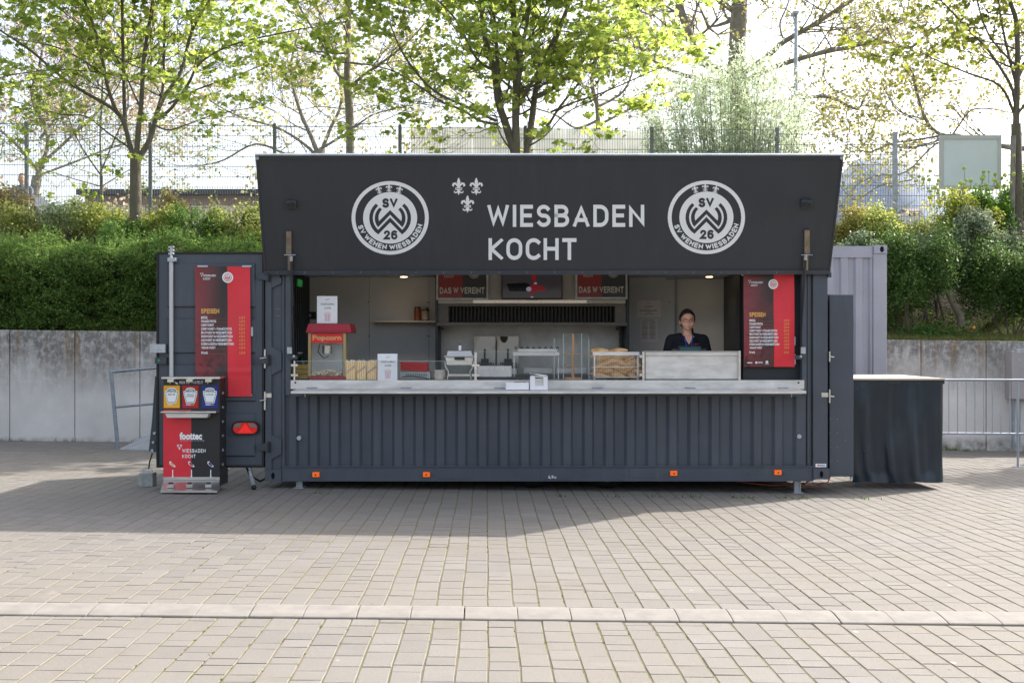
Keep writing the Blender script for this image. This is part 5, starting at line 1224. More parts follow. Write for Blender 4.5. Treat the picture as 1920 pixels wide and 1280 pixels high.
# ================================================================ TABLE WITH SKIRT, GREY CONTAINER, RAILINGS, METER BOX
t = thing('skirted_table', 'bar table with a pale top and dark tarpaulin skirt, right of the container', 'table', (X(1688, 12.9), 13.2, G(4.6, 13)))
YT = 12.55; xa, xb = X(1598, YT), X(1771.5, YT); zT = Z(711.3, YT)
mb = MB(); mb.box(xa, xb, YT, YT + 1.45, zT - .005, zT + .012, mat('pale table board', (.52, .44, .36), .6, var=.06)); mb.box(xa, xb - .001, YT + .004, YT + 1.44, zT - .05, zT - .0055, blackp); mb.build('table_top', t)
mb = MB(); nx, nz = 90, 30; zb_ = Z(904, YT); v = []
path = [(xa + (xb - .06 - xa) * i / 60, YT, 0) for i in range(61)] + [(xb - .06 + .06 * math.sin(R(a)), YT + .06 - .06 * math.cos(R(a)), 1) for a in (30, 60, 90)] + [(xb, YT + .06 + 1.3 * i / 12, 1) for i in range(1, 13)]
np_ = len(path)
for j in range(nz + 1):
    u = j / nz
    for i, (x, y, c_) in enumerate(path):
        s_ = i / 60; am = .010 + .024 * u
        w = am * (1 - .95 * max(0, u - .9) / .10) * (1 - .7 * max(0, s_ - .85) / .15 if s_ < 1 else .3) * (math.sin(s_ * 9 + u * 2.4) * .8 + .55 * math.sin(s_ * 23 - u * 3) * (1 - .4 * u) + .35 * math.sin(s_ * 47 + 1.3 * math.sin(u * 4))) + .012 * math.sin((s_ * .9 + u) * 7) * u * (1 - max(0, u - .9) / .1) + .004 * math.sin(s_ * 160) * max(0, 1 - u * 7)
        if i > 60: w *= .5
        zz = zT - .02 + (zb_ - zT + .02) * u + (.006 * math.sin(s_ * 12) if j == nz else 0)
        v.append((x + (w if c_ else 0) * 1.0, y - (w if not c_ else 0), zz))
mb.add(v, [(j * np_ + i, (j + 1) * np_ + i, (j + 1) * np_ + i + 1, j * np_ + i + 1) for j in range(nz) for i in range(np_ - 1)], mat('dark tarpaulin skirt', (.016, .026, .040), .23, var=.12, vscale=3, bump=.25, bscale=9), True)
mb.build('skirt', t)
for x, y in ((xa + .15, YT + .3), (xb - .35, YT + .5), (xb - .1, YT + 1.3), (xa + .05, YT + 1.3)): mb = MB(); mb.box(x - .02, x + .02, y - .02, y + .02, G(x, y), zT - .051, galvd); mb.build('leg', t)
# grey container
YG = 15.36; gm = mat('lavender grey container paint', (.42, .41, .47), .45, var=.06, vscale=2, bump=.05, bscale=30)
gx1 = X(1663, YG); gx0 = gx1 - 6.06; gz0 = G(gx1, YG) ; gz1 = Z(459.5, YG)
t = thing('storage_container', 'pale lavender grey corrugated steel container standing behind the right end of the kitchen', 'container', ((gx0 + gx1) / 2, YG + 1.2, gz0))
mb = MB(); mb.box(X(1637.5, YG), gx1, YG, YG + .16, gz0 + .13, gz1 - .117, gm); mb.box(gx0, gx0 + .16, YG, YG + .16, gz0, gz1, gm); mb.build('corner_post', t, bevel=.006)
def casting2(xa_, xb_, z0, z1):
    mb = MB(); cx = xa_ + (xb_ - xa_) * .62; cz = (z0 + z1) / 2 + .0; ov = [(cx + .032 * math.cos(a) * (1 if abs(math.cos(a)) < .7 else .95), cz + .043 * math.sin(a)) for a in [2 * math.pi * i / 16 for i in range(16)]]
    ou = [];
    for i in range(16):
        a = 2 * math.pi * i / 16; c_, s_ = math.cos(a), math.sin(a); k = 1 / max(abs(c_), abs(s_)); ou.append(((xa_ + xb_) / 2 + c_ * k * (xb_ - xa_) / 2, (z0 + z1) / 2 + s_ * k * (z1 - z0) / 2))
    y = YG - .01; v = [(a, y, b) for a, b in ou] + [(a, y, b) for a, b in ov] + [(a, y + .05, b) for a, b in ov]
    mb.add(v, [(i, (i + 1) % 16, 16 + (i + 1) % 16, 16 + i) for i in range(16)] + [(16 + i, 16 + (i + 1) % 16, 32 + (i + 1) % 16, 32 + i) for i in range(16)], gm)
    mb.add([(a, y + .05, b) for a, b in ov], [tuple(range(16))], black); mb.box(xa_, xb_, y + .051, YG + .17, z0, z1, gm)
    mb.add([(xa_, y, z0), (xb_, y, z0), (xb_, y, z1), (xa_, y, z1), (xa_, y + .051, z0), (xb_, y + .051, z0), (xb_, y + .051, z1), (xa_, y + .051, z1)], [(0, 4, 5, 1), (1, 5, 6, 2), (2, 6, 7, 3), (3, 7, 4, 0)], gm)
    mb.build('corner_casting', t)
casting2(X(1638, YG), gx1, gz1 - .116, gz1); casting2(X(1638, YG), gx1, gz0, gz0 + .12)
mb = MB(); mb.box(gx0 + .161, X(1637, YG), YG + .012, YG + .1, gz1 - .17, gz1 - .012, gm); mb.build('top_rail', t); mb = MB(); mb.box(gx0 + .161, X(1637, YG), YG + .012, YG + .1, gz0 + .01, gz0 + .16, gm); mb.build('bottom_rail', t)
mb = MB(); pts = []; x = X(1637, YG) ; pts.append((x, YG + .02))
while x > gx0 + .3: pts += [(x - .03, YG + .022), (x - .055, YG + .055), (x - .115, YG + .055), (x - .14, YG + .022)]; x -= .20
v = [];
for p in pts: v += [(p[0], p[1], gz0 + .16), (p[0], p[1], gz1 - .171)]
mb.add(v, [(2 * i, 2 * i + 1, 2 * i + 3, 2 * i + 2) for i in range(len(pts) - 1)], gm); mb.build('corrugated_side', t)
mb = MB(); mb.box(gx0 + .02, gx1 - .02, YG + .06, YG + 2.43, gz0 + .02, gz1 - .02, gm); mb.build('shell', t)
# steel barrier on the right
YR = 15.2; gR = mat('galvanised barrier tube', (.34, .37, .42), .45, metal=.4, var=.12)
t = thing('steel_barrier', 'galvanised steel barrier with thin upright bars beside the skirted table', 'barrier', (X(1850, YR), YR, G(6.4, YR)))
mb = MB(); mb.tube([(X(1745, YR), YR, Z(712, YR)), (X(2010, YR), YR, Z(712.5, YR))], .017, gR, 8); mb.build('top_rail', t)
mb = MB(); mb.tube([(X(1745, YR), YR, Z(812, YR)), (X(2010, YR), YR, Z(814, YR))], .016, gR, 8); mb.build('bottom_rail', t)
for k in range(10): px = 1763 + 16.3 * k; mb = MB(); mb.tube([(X(px, YR), YR, Z(712, YR)), (X(px, YR), YR, Z(812, YR))], .007, gR, 6); mb.build('bar', t)
for px in (1755, 1908.5, 2005): mb = MB(); g = G(X(px, YR), YR); mb.tube([(X(px, YR), YR, g), (X(px, YR), YR, Z(712, YR))], .016, gR, 8); mb.box(X(px, YR) - .05, X(px, YR) + .05, YR - .05, YR + .05, g, g + .01, gR); mb.build('post', t)
YW = WY - .25; t = thing('meter_box', 'grey beige electric meter box fixed on the concrete wall at the right edge', 'meter box', (X(1925, YW), WY - .02, Z(750, YW)))
mb = MB(); mb.pbox(1897, 657, 1955, 748, YW, .24, mat('beige grey box paint', (.36, .33, .33), .5, var=.05)); mb.build('cabinet', t, bevel=.006)
mb = MB(); mb.pbox(1906, 654.5, 1955, 662, YW - .01, .25, galv); mb.pbox(1907, 672, 1914, 676, YW - .008, .007, galv); mb.build('lid', t)
for px in (1906, 1917): mb = MB(); mb.tube([(X(px, YW), YW + .12, Z(749, YW)), (X(px, YW), YW + .12, Z(840, YW))], .025, galvd, 8); mb.build('conduit', t)
# ramp railing and ramp plate at the left
YL = 16.6; t = thing('ramp_railing', 'leaning galvanised tube railing with two rails, beside the ramp plate left of the door', 'railing', (X(222, YL), YL, G(X(222, YL), YL)))
gl = G(X(222, YL), YL); mb = MB(); mb.box(0, 0, 0, 0, 0, 0, galvd) if False else None
mb.tube([(X(221, YL), YL, gl), (X(208, YL), YL, Z(696, YL))], .030, galvd, 4); mb.build('post', t)
mb = MB(); mb.tube([(X(207, YL), YL, Z(697, YL)), (X(255, YL), YL + .2, Z(692.5, YL)), (X(340, YL), YL + .5, Z(685, YL))], .022, galvd, 4); mb.build('handrail', t)
mb = MB(); mb.tube([(X(216, YL), YL, Z(763, YL)), (X(340, YL), YL + .5, Z(754, YL))], .018, galvd, 4); mb.build('middle_rail', t)
mb = MB(); 
a = (X(224, 16.5), 16.5, gl + .01); mb.add([a, (X(300, 16.4), 16.4, gl + .015), (X(310, 17.3), 17.3, gl + .17), (X(268, 17.3), 17.3, gl + .12), (a[0], a[1], gl - .01), (X(300, 16.4), 16.4, gl - .01), (X(310, 17.3), 17.3, gl), (X(268, 17.3), 17.3, gl)], [(0, 1, 2, 3), (0, 4, 5, 1), (1, 5, 6, 2), (2, 6, 7, 3), (3, 7, 4, 0), (7, 6, 5, 4)], galv)
tag(mb.build('ramp_plate', origin=(X(262, 16.8), 16.8, gl)), 'flat grey metal ramp plate on the ground at the foot of the wall', 'ramp')

# ================================================================ VEGETATION
NR = np.random.RandomState(4)
def rot_frames(n, up=0.0):
    """random leaf frames; up 0..1 biases the leaf faces towards the sky"""
    a = NR.normal(size=(n, 3)); a[:, 2] += up * 3 * np.sign(NR.uniform(size=n) + 10); a /= np.linalg.norm(a, axis=1)[:, None]
    b = NR.normal(size=(n, 3)); b -= (b * a).sum(1)[:, None] * a; b /= np.linalg.norm(b, axis=1)[:, None]
    return np.cross(a, b), b, a
MAPLE = [(0, -.5), (.18, -.30), (.46, -.28), (.36, -.02), (.55, .18), (.24, .18), (0, .55), (-.24, .18), (-.55, .18), (-.36, -.02), (-.46, -.28), (-.18, -.30)]
DIAM = [(0, -.5), (.30, 0), (0, .5), (-.30, 0)]
SLIM = [(0, -.5), (.15, 0), (0, .5), (-.15, 0)]
SMALL5 = [(0, -.5), (.4, -.2), (.32, .3), (0, .5), (-.32, .3), (-.4, -.2)]
def leaves(name, C, size, shape, m, parent=None, up=0.3, jit=.35, kind=None, fold=.15):
    C = np.asarray(C, dtype=np.float32).reshape(-1, 3); n = len(C)
    if n == 0: return None
    tx, ty, tz = rot_frames(n, up); s = (size * (1 + jit * NR.uniform(-1, 1, n)))[:, None]
    T = np.array(shape); k = len(T)
    V = np.empty((n, k, 3), dtype=np.float32)
    for i in range(k): V[:, i] = C + s * (T[i, 0] * tx + T[i, 1] * ty - fold * abs(T[i, 0]) * tz * 2)
    o0 = org(parent); V -= np.array(o0, dtype=np.float32)
    me = bpy.data.meshes.new(name); me.vertices.add(n * k); me.loops.add(n * k); me.polygons.add(n)
    me.vertices.foreach_set('co', V.ravel()); me.loops.foreach_set('vertex_index', np.arange(n * k, dtype=np.int32))
    me.polygons.foreach_set('loop_start', np.arange(0, n * k, k, dtype=np.int32))
    me.polygons.foreach_set('loop_total', np.full(n, k, dtype=np.int32))
    me.materials.append(m); me.update(calc_edges=True); me.validate()
    o = bpy.data.objects.new(name, me); COL.objects.link(o)
    if parent: o.parent = parent
    if kind: o['kind'] = kind
    return o
def leafm(name, col, transl=.5, island=.3, rough=.5, spec=.35): return mat(name, col, rough, island=island, transl=transl, spec=spec)
maple_l = leafm('young maple leaf', (.27, .345, .075), .74, .32)
maple_y = leafm('yellow green maple leaf', (.25, .29, .05), .5, .32)
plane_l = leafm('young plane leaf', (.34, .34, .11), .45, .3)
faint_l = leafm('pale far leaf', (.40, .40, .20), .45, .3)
silver_l = leafm('silver grey leaf', (.52, .60, .43), .50, .25)
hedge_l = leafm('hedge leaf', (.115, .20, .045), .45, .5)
olive_l = leafm('olive shrub leaf', (.25, .29, .09), .5, .45)
yel_l = leafm('yellow green shrub leaf', (.32, .37, .10), .45, .4)
red_l = leafm('reddish shrub leaf', (.27, .235, .10), .4, .4)
green_l = leafm('fresh shrub leaf', (.14, .25, .065), .5, .4)
grey_l = leafm('grey green shrub leaf', (.22, .29, .16), .3, .45, rough=.4)
grass_l = leafm('grass blade', (.10, .16, .025), .4, .4)
dryg = leafm('dry grass blade', (.28, .22, .11), .3, .3)
def barkfn(c1, c2):
    def fn(n, l, b):
        v = n.new('ShaderNodeTexCoord').outputs['Object']
        c = mix(n, l, noise(n, l, v, 9, 5, .7, .3, .7, (1, 1, .25)), c1, c2); c = mix(n, l, mul(n, l, noise(n, l, v, 5, 4), .5), c, (.13, .125, .07))
        l.new(c, b.inputs['Base Color'])
        bp = N(n, l, 'ShaderNodeBump', {'Strength': .7, 'Distance': .02, 'Height': noise(n, l, v, 22, 4, .7, .3, .7, (1, 1, .3))}); l.new(bp.outputs[0], b.inputs['Normal'])
    return fn
bark = custom_mat('grey brown bark', barkfn((.12, .10, .08), (.21, .18, .145)), .9)
barkp = custom_mat('pale plane bark', barkfn((.22, .19, .15), (.36, .32, .26)), .9)
twigm = mat('thin brown twig', (.13, .10, .075), .8)
class Tree:
    def __init__(s, name, label, base, fork_r, leaf, lsize, shape, seed, barkmat=bark, nleaf=5, lspread=.10, group=None, up=.5, twig_r=.004):
        s.t = thing(name, label, 'tree' if 'tree' in name else 'shrub', base, group); s.W = MB(); s.T = MB(); s.P = []; s.r = random.Random(seed)
        s.leaf, s.ls, s.shape, s.nl, s.sp, s.bark, s.up, s.tr = leaf, lsize, shape, nleaf, lspread, barkmat, up, twig_r
    def limb(s, pts, r0, r1, n=7):
        pts = [Vector(p) for p in pts]; Q = []; 
        for i in range(len(pts) - 1):
            a, b = pts[i], pts[i + 1]; p0 = pts[max(i - 1, 0)]; p3 = pts[min(i + 2, len(pts) - 1)]
            for k in range(4):
                u = k / 4; Q.append(.5 * ((2 * a) + (b - p0) * u + (2 * p0 - 5 * a + 4 * b - p3) * u * u + (3 * a - p0 - 3 * b + p3) * u ** 3))
        Q.append(pts[-1]); m = len(Q); rad = [r0 + (r1 - r0) * (i / (m - 1)) ** .85 for i in range(m)]
        s.W.tube(Q, rad, s.bark, n); return Q, rad
    def grow(s, p, d, L, r, lev, maxlev, droop=0.0, dens=1.0):
        n = 4 if lev < maxlev else 3; pts = [p.copy()]; q = p.copy(); dd = d.normalized(); R_ = s.r
        for i in range(n):
            dd = (dd + Vector((R_.gauss(0, .16), R_.gauss(0, .16), R_.gauss(0, .12) + .06 - droop))).normalized(); q = q + dd * (L / n); pts.append(q.copy())
        (s.W if r > .012 else s.T).tube(pts, [max(s.tr * .7, r * (1 - .7 * i / n)) for i in range(n + 1)], s.bark if r > .012 else twigm, 5 if r > .012 else 3, caps=False)
        if lev >= maxlev:
            if s.nl >= 5:                                   # leaves sit in drooping tufts at the shoot tips
                for i in (n, n - 1):
                    if R_.random() < dens * (1 if i == n else .45):
                        for _ in range(s.nl if i == n else s.nl // 2):
                            s.P.append(pts[i] + Vector((R_.gauss(0, s.sp), R_.gauss(0, s.sp), R_.gauss(-.035, s.sp * .42))))
            else:
                for i in range(1, n + 1):
                    for _ in range(s.nl if i == n else max(1, s.nl // 2)):
                        if R_.random() < dens: s.P.append(pts[i] + Vector((R_.gauss(0, s.sp), R_.gauss(0, s.sp), R_.gauss(-.02, s.sp * .6))))
            return
        k = R_.choice([2, 3, 3, 4]) if lev else 4
        for j in range(k):
            u = R_.uniform(.25, 1.0) if j else 1.0; i = min(n, max(1, round(u * n)))
            a = Vector((R_.gauss(0, 1), R_.gauss(0, 1), R_.gauss(0, .6))); dir_ = (dd * 1.0 + a.normalized() * .85)
            s.grow(pts[i], dir_, L * R_.uniform(.55, .8), max(s.tr, r * .55), lev + 1, maxlev, droop, dens)
    def side(s, Q, rad, start, step, L0, L1, maxlev=2, droop=0.0, dens=1.0, lean=1.0):
        acc = 0; tot = sum((Q[i + 1] - Q[i]).length for i in range(len(Q) - 1)); run = 0
        for i in range(len(Q) - 1):
            seg = Q[i + 1] - Q[i]; run += seg.length; acc += seg.length
            if run / tot < start: continue
            while acc > step:
                acc -= step; u = run / tot; R_ = s.r; a = Vector((R_.gauss(0, 1), R_.gauss(0, 1), R_.gauss(.1, .7))).normalized()
                s.grow(Q[i + 1], seg.normalized() * .7 + a * lean, L0 + (L1 - L0) * u * R_.uniform(.7, 1.2), max(s.tr, rad[i + 1] * .42), 0, maxlev, droop, dens)
        s.grow(Q[-1], Q[-1] - Q[-2], (L0 + L1) / 2, rad[-1] * .9, 0, maxlev, droop, dens)
    def done(s, split=None):
        if s.nl >= 5:
            top = [q for q in s.P if q.z > H + (CY + 12) * q.y / FPX]  # leaves above the view are multiplied so the crown shades the yard
            for q in top:
                for _ in range(2): s.P.append(q + Vector((s.r.gauss(0, .16), s.r.gauss(0, .16), s.r.gauss(0, .12))))
        s.W.build('trunk', s.t)
        if s.T.v: o = s.T.build('twigs', s.t); o['kind'] = 'stuff'
        if s.P: o = leaves('crown', [tuple(p) for p in s.P], s.ls, s.shape, s.leaf, s.t, up=s.up); o['kind'] = 'stuff'
def pxl(pts, sx, ox, oy, Y, yend, seed=0):
    """pixel polyline (in a crop scaled by sx) to world, depth drifting from Y to Y+yend"""
    n = len(pts); out = []
    for i, (a, b) in enumerate(pts):
        y = Y + yend * (i / max(1, n - 1)); out.append((X(ox + a / sx, y), y, Z(oy + b / sx, y)))
    return out
def bz(x, y): return bank_z(x, y) if y < 22.8 else 3.83
# ---- first maple (left)
YT1 = 20.6; s1 = 2.977
def mapletree(label, trunk, limbs, sx, ox, oy, Yt, seed, leaf=maple_l, dens=1.0, step=.34, L=(1.0, .75), name='maple_tree', ls=.105, nleaf=6, maxlev=2, barkm=bark, shape=MAPLE, sp=.085, up=.55, r_top=.10, group='young maple trees on the bank'):
    x0 = X(ox + trunk[0][0] / sx, Yt); t = Tree(name, label, (x0, Yt, bz(x0, Yt) - .1), .1, leaf, ls, shape, seed, barkm, nleaf, sp, group, up)
    pts = [(x0, Yt, bz(x0, Yt) - .15)] + pxl(trunk, sx, ox, oy, Yt, 0)
    t.limb(pts, r_top * 1.12, r_top, 12)
    for (pp, r0, r1, ye, st) in limbs:
        Q, rad = t.limb(pxl(pp, sx, ox, oy, Yt, ye), r0 / sx * Yt / FPX * .58, r1 / sx * Yt / FPX * .62, 8)
        t.side(Q, rad, st, step, L[0], L[1], maxlev, dens=dens)
    t.done(); return t
mapletree('leafy young maple with a fan of steep limbs, on the bank left of the hatch', [(756, 1230), (757, 1060), (757, 905), (760, 840)], [
    ([(745, 880), (708, 740), (695, 600), (690, 400), (684, 150), (680, -250)], 26, 12, .5, .45), ([(735, 850), (692, 690), (640, 600), (600, 480), (570, 330), (530, 170), (470, 0), (430, -140)], 24, 8, -.8, .3),
    ([(702, 680), (620, 600), (480, 520), (330, 420), (180, 290), (0, 170), (-120, 90)], 22, 6, -.6, .35), ([(760, 880), (775, 700), (790, 560), (802, 330), (830, 150), (850, 0), (860, -250)], 30, 10, 0, .35),
    ([(785, 870), (840, 770), (880, 620), (930, 520), (1010, 400), (1070, 180), (1170, 0), (1230, -120)], 30, 9, .6, .3), ([(885, 665), (960, 600), (1050, 470), (1120, 350), (1300, 250), (1600, 180), (1700, 160)], 18, 5, -.7, .3),
    ([(885, 600), (910, 480), (915, 300), (920, 0), (915, -200)], 16, 9, .9, .3), ([(860, 690), (890, 712), (950, 725), (1060, 690), (1200, 640), (1420, 600)], 11, 4, -1.0, .4),
    ([(715, 820), (600, 740), (480, 650), (350, 640), (200, 600), (60, 560)], 10, 4, -1.2, .45), ([(575, 420), (450, 330), (300, 260), (100, 220), (-60, 180)], 12, 4, 1.2, .3),
    ([(940, 580), (1100, 500), (1300, 430), (1500, 350)], 12, 4, 1.0, .3), ([(800, 640), (700, 420), (600, 250), (420, 120), (250, -20)], 10, 5, 1.2, .4), ([(690, 420), (500, 400), (300, 390), (60, 420), (-80, 460)], 9, 4, -1.4, .3)],
    s1, 0, 0, YT1, 21, dens=.46, step=.36, nleaf=11, sp=.085, L=(1.05, .8))
mapletree('dense young maple rising behind the middle of the hatch', [(985, 1300), (985, 1000), (985, 870)], [
    ([(980, 870), (925, 700), (880, 560), (860, 400), (800, 180), (790, 0), (780, -220)], 44, 16, .4, .25), ([(985, 880), (980, 600), (985, 350), (972, 150), (965, 0), (960, -250)], 40, 20, 0, .3),
    ([(1040, 880), (1075, 650), (1100, 480), (1170, 320), (1240, 130), (1290, 0), (1330, -160)], 36, 12, .5, .25), ([(990, 640), (1005, 350), (1040, 150), (1060, 0), (1070, -160)], 24, 12, -.6, .3),
    ([(880, 700), (780, 680), (680, 620), (560, 570), (430, 480), (290, 400), (170, 370)], 16, 5, -.8, .3), ([(870, 680), (700, 600), (520, 510), (400, 380), (330, 270), (280, 150)], 16, 6, -1.3, .3),
    ([(1000, 590), (1080, 450), (1200, 200), (1260, 60)], 20, 8, -1.0, .3), ([(1030, 810), (1150, 720), (1230, 600), (1350, 450), (1450, 300), (1520, 180)], 18, 6, .8, .3),
    ([(1085, 550), (1200, 490), (1330, 370), (1500, 200), (1680, 20)], 26, 12, .8, .3), ([(1180, 630), (1300, 580), (1500, 510), (1750, 400)], 12, 5, -1.0, .3),
    ([(865, 400), (760, 330), (650, 120), (540, 0), (480, -80)], 16, 7, 1.2, .3), ([(880, 440), (870, 200), (850, 0), (845, -140)], 22, 12, 1.0, .3), ([(960, 850), (915, 790), (880, 720), (860, 640), (700, 560), (560, 440)], 9, 4, -1.6, .3), ([(1060, 820), (1150, 760), (1260, 640), (1420, 560), (1560, 470)], 9, 4, -1.6, .3)],
    3.0, 640, 0, 20.9, 22, step=.30, nleaf=11, L=(1.0, .8), sp=.09, dens=.52, ls=.112)
mapletree('slim young maple tied to a stake at the right edge', [(1890, 1080), (1885, 800), (1880, 620)], [
    ([(1880, 640), (1885, 450), (1888, 250), (1880, 100), (1850, 0), (1840, -160)], 30, 14, 0, .3), ([(1875, 510), (1850, 420), (1740, 250), (1640, 150), (1560, 60), (1500, 0)], 15, 5, -.6, .25),
    ([(1868, 560), (1800, 430), (1650, 370), (1500, 310), (1400, 260)], 13, 4, -.8, .3), ([(1885, 400), (1960, 250), (2060, 120), (2100, 0)], 18, 6, .5, .2), ([(1880, 580), (1980, 460), (2100, 380)], 14, 5, -.5, .2),
    ([(1880, 420), (1830, 220), (1800, 60), (1780, -100)], 14, 6, .8, .3), ([(1880, 330), (1760, 200), (1700, 60), (1680, -60)], 10, 5, -1.0, .3)],
    2.667, 1200, 0, 20.4, 23, leaf=maple_y, step=.34, L=(.9, .7), nleaf=9, dens=.42, r_top=.085)
stake = MB(); x = X(1902, 20.3); stake.tube([(x - .07, 20.3, bz(x, 20.3) - .1), (x - .02, 20.3, Z(255, 20.3))], .05, mat('weathered stake', (.26, .24, .21), .9, var=.2, vscale=8), 8)
tag(stake.build('tree_stake', origin=(x, 20.3, bz(x, 20.3))), 'weathered round timber stake tied beside the slim maple at the right edge', 'stake')
# ---- plane trees beyond the fence
PL = dict(leaf=plane_l, ls=.085, shape=SMALL5, maxlev=2, barkm=barkp, sp=.11, up=.1)
mapletree('slender dark plane tree with a forked top, beyond the fence left of the middle maple', [(40, 1000), (50, 860), (45, 600), (32, 480)], [
    ([(32, 490), (35, 300), (42, 120), (45, 0), (50, -160)], 36, 18, 0, .2), ([(40, 500), (130, 420), (260, 330), (380, 230), (480, 120)], 18, 7, -.4, .25), ([(30, 470), (-30, 400), (-60, 330), (-150, 180), (-240, 30), (-280, -80)], 18, 8, .4, .25),
    ([(45, 700), (200, 690), (330, 640), (420, 620)], 6, 2.5, .4, .2), ([(45, 620), (-120, 600), (-260, 620), (-380, 560)], 6, 2.5, .4, .2), ([(48, 740), (150, 640), (330, 600)], 5, 2, -.6, .2)], 3.0, 640, 0, 24.6, 31, name='plane_tree', dens=.75, nleaf=4, step=.34, L=(1.2, .9), r_top=.09, group='plane trees beyond the fence', **PL)
mapletree('huge old plane tree with wide crooked limbs beyond the silver shrub', [(500, 1000), (505, 700), (500, 500), (485, 380)], [
    ([(480, 400), (482, 330), (490, 150), (498, 0), (510, -200)], 80, 62, 0, .5), ([(500, 420), (640, 350), (780, 300), (930, 260), (1060, 235), (1190, 205), (1340, 240), (1400, 200), (1500, 130)], 26, 9, -.8, .35),
    ([(515, 370), (640, 280), (720, 210), (860, 130), (970, 60), (1060, 0), (1150, -60)], 26, 16, .6, .4), ([(470, 400), (400, 360), (300, 290), (230, 130), (190, 0), (150, -120)], 40, 30, .6, .4),
    ([(500, 520), (620, 520), (760, 495), (940, 485), (1040, 530), (1090, 545), (1120, 500)], 22, 6, -.6, .35), ([(450, 420), (330, 400), (200, 370), (60, 300), (0, 230), (-40, 100)], 24, 8, -.6, .35),
    ([(1180, 205), (1210, 160), (1310, 90), (1320, 60), (1300, 0)], 9, 5, 0, .2), ([(930, 260), (920, 380), (960, 440), (1040, 480), (1120, 520)], 6, 3, -.5, .2), ([(640, 350), (700, 420), (820, 460), (900, 560), (960, 640)], 7, 3, .5, .2),
    ([(860, 130), (1000, 140), (1150, 130), (1300, 60)], 7, 3, .8, .2), ([(720, 210), (700, 120), (740, 20), (760, -80)], 10, 5, .5, .3)], 2.667, 1200, 0, 30, 33, name='plane_tree', dens=.75, nleaf=4, step=.36, L=(1.5, 1.2), r_top=.27, group='plane trees beyond the fence', **PL)
mapletree('old plane tree whose low twisted boughs reach left behind the pale board', [(2060, 1000), (2040, 800), (2020, 640)], [
    ([(2020, 740), (1860, 740), (1640, 690), (1500, 670), (1430, 600), (1390, 480), (1370, 380), (1340, 330)], 26, 6, -.5, .3), ([(1560, 680), (1600, 620), (1660, 550), (1760, 545), (1830, 560)], 10, 5, .3, .2), ([(1500, 680), (1380, 700), (1250, 720), (1150, 760), (1080, 740)], 10, 4, 0, .2),
    ([(1620, 690), (1480, 720), (1330, 860), (1180, 880), (1080, 930), (1030, 1000)], 9, 3, -.5, .2), ([(1360, 900), (1200, 930), (1080, 1000), (1010, 940)], 6, 3, 0, .2), ([(1440, 600), (1300, 560), (1240, 480), (1200, 380)], 7, 3, .4, .2),
    ([(1400, 500), (1480, 420), (1600, 400), (1700, 330)], 7, 3, .4, .2), ([(2020, 700), (1990, 500), (2010, 300)], 30, 16, 0, .3)], 2.667, 1200, 0, 29, 34, name='plane_tree', dens=.85, nleaf=4, step=.33, L=(1.4, 1.1), r_top=.3, group='plane trees beyond the fence', **PL)
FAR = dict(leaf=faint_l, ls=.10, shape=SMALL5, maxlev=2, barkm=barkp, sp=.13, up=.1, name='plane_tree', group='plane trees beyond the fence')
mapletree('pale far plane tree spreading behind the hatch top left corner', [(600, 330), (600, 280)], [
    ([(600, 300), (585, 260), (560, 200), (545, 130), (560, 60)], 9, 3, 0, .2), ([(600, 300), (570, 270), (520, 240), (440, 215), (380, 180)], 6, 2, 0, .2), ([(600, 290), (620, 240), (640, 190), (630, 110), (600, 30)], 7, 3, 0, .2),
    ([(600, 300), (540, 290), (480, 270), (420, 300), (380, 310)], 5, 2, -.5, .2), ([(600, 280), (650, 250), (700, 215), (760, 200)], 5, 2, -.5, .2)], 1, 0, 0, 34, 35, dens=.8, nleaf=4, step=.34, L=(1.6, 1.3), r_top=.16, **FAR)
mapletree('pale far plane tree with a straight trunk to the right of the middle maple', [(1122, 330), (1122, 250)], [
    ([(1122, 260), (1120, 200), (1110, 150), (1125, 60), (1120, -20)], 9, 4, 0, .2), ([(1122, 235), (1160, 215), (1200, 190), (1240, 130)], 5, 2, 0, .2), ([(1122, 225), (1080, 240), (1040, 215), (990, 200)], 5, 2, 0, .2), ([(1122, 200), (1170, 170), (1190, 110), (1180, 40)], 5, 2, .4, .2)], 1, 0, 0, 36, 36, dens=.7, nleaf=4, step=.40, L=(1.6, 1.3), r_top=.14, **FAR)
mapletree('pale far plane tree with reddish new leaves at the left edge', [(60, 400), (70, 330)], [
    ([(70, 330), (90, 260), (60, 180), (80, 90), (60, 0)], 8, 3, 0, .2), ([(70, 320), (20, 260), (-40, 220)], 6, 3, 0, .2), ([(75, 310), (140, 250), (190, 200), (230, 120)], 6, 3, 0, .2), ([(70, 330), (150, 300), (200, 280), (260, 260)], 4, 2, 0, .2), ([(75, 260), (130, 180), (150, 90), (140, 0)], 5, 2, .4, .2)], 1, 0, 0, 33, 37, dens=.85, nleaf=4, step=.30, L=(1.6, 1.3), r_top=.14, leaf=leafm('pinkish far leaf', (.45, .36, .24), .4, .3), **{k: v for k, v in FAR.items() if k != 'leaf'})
mapletree('thin birch with light green leaves behind the fence at the left', [(190, 400), (190, 330)], [
    ([(190, 340), (188, 250), (192, 170), (188, 90)], 4, 2, 0, .0), ([(190, 330), (150, 270), (120, 200)], 3, 1.5, 0, .1), ([(190, 320), (215, 260), (240, 200), (235, 130)], 3, 1.5, 0, .1), ([(190, 350), (240, 320), (290, 300)], 2, 1, 0, .1), ([(190, 350), (120, 330), (60, 310)], 2, 1, 0, .1)], 1, 0, 0, 23.8, 38, name='birch_tree', dens=.9, nleaf=4, step=.22, L=(1.0, .8), r_top=.035, ls=.065, leaf=leafm('light birch leaf', (.20, .27, .05), .5, .3), shape=DIAM, maxlev=2, barkm=bark, sp=.09, up=.1, group=None)
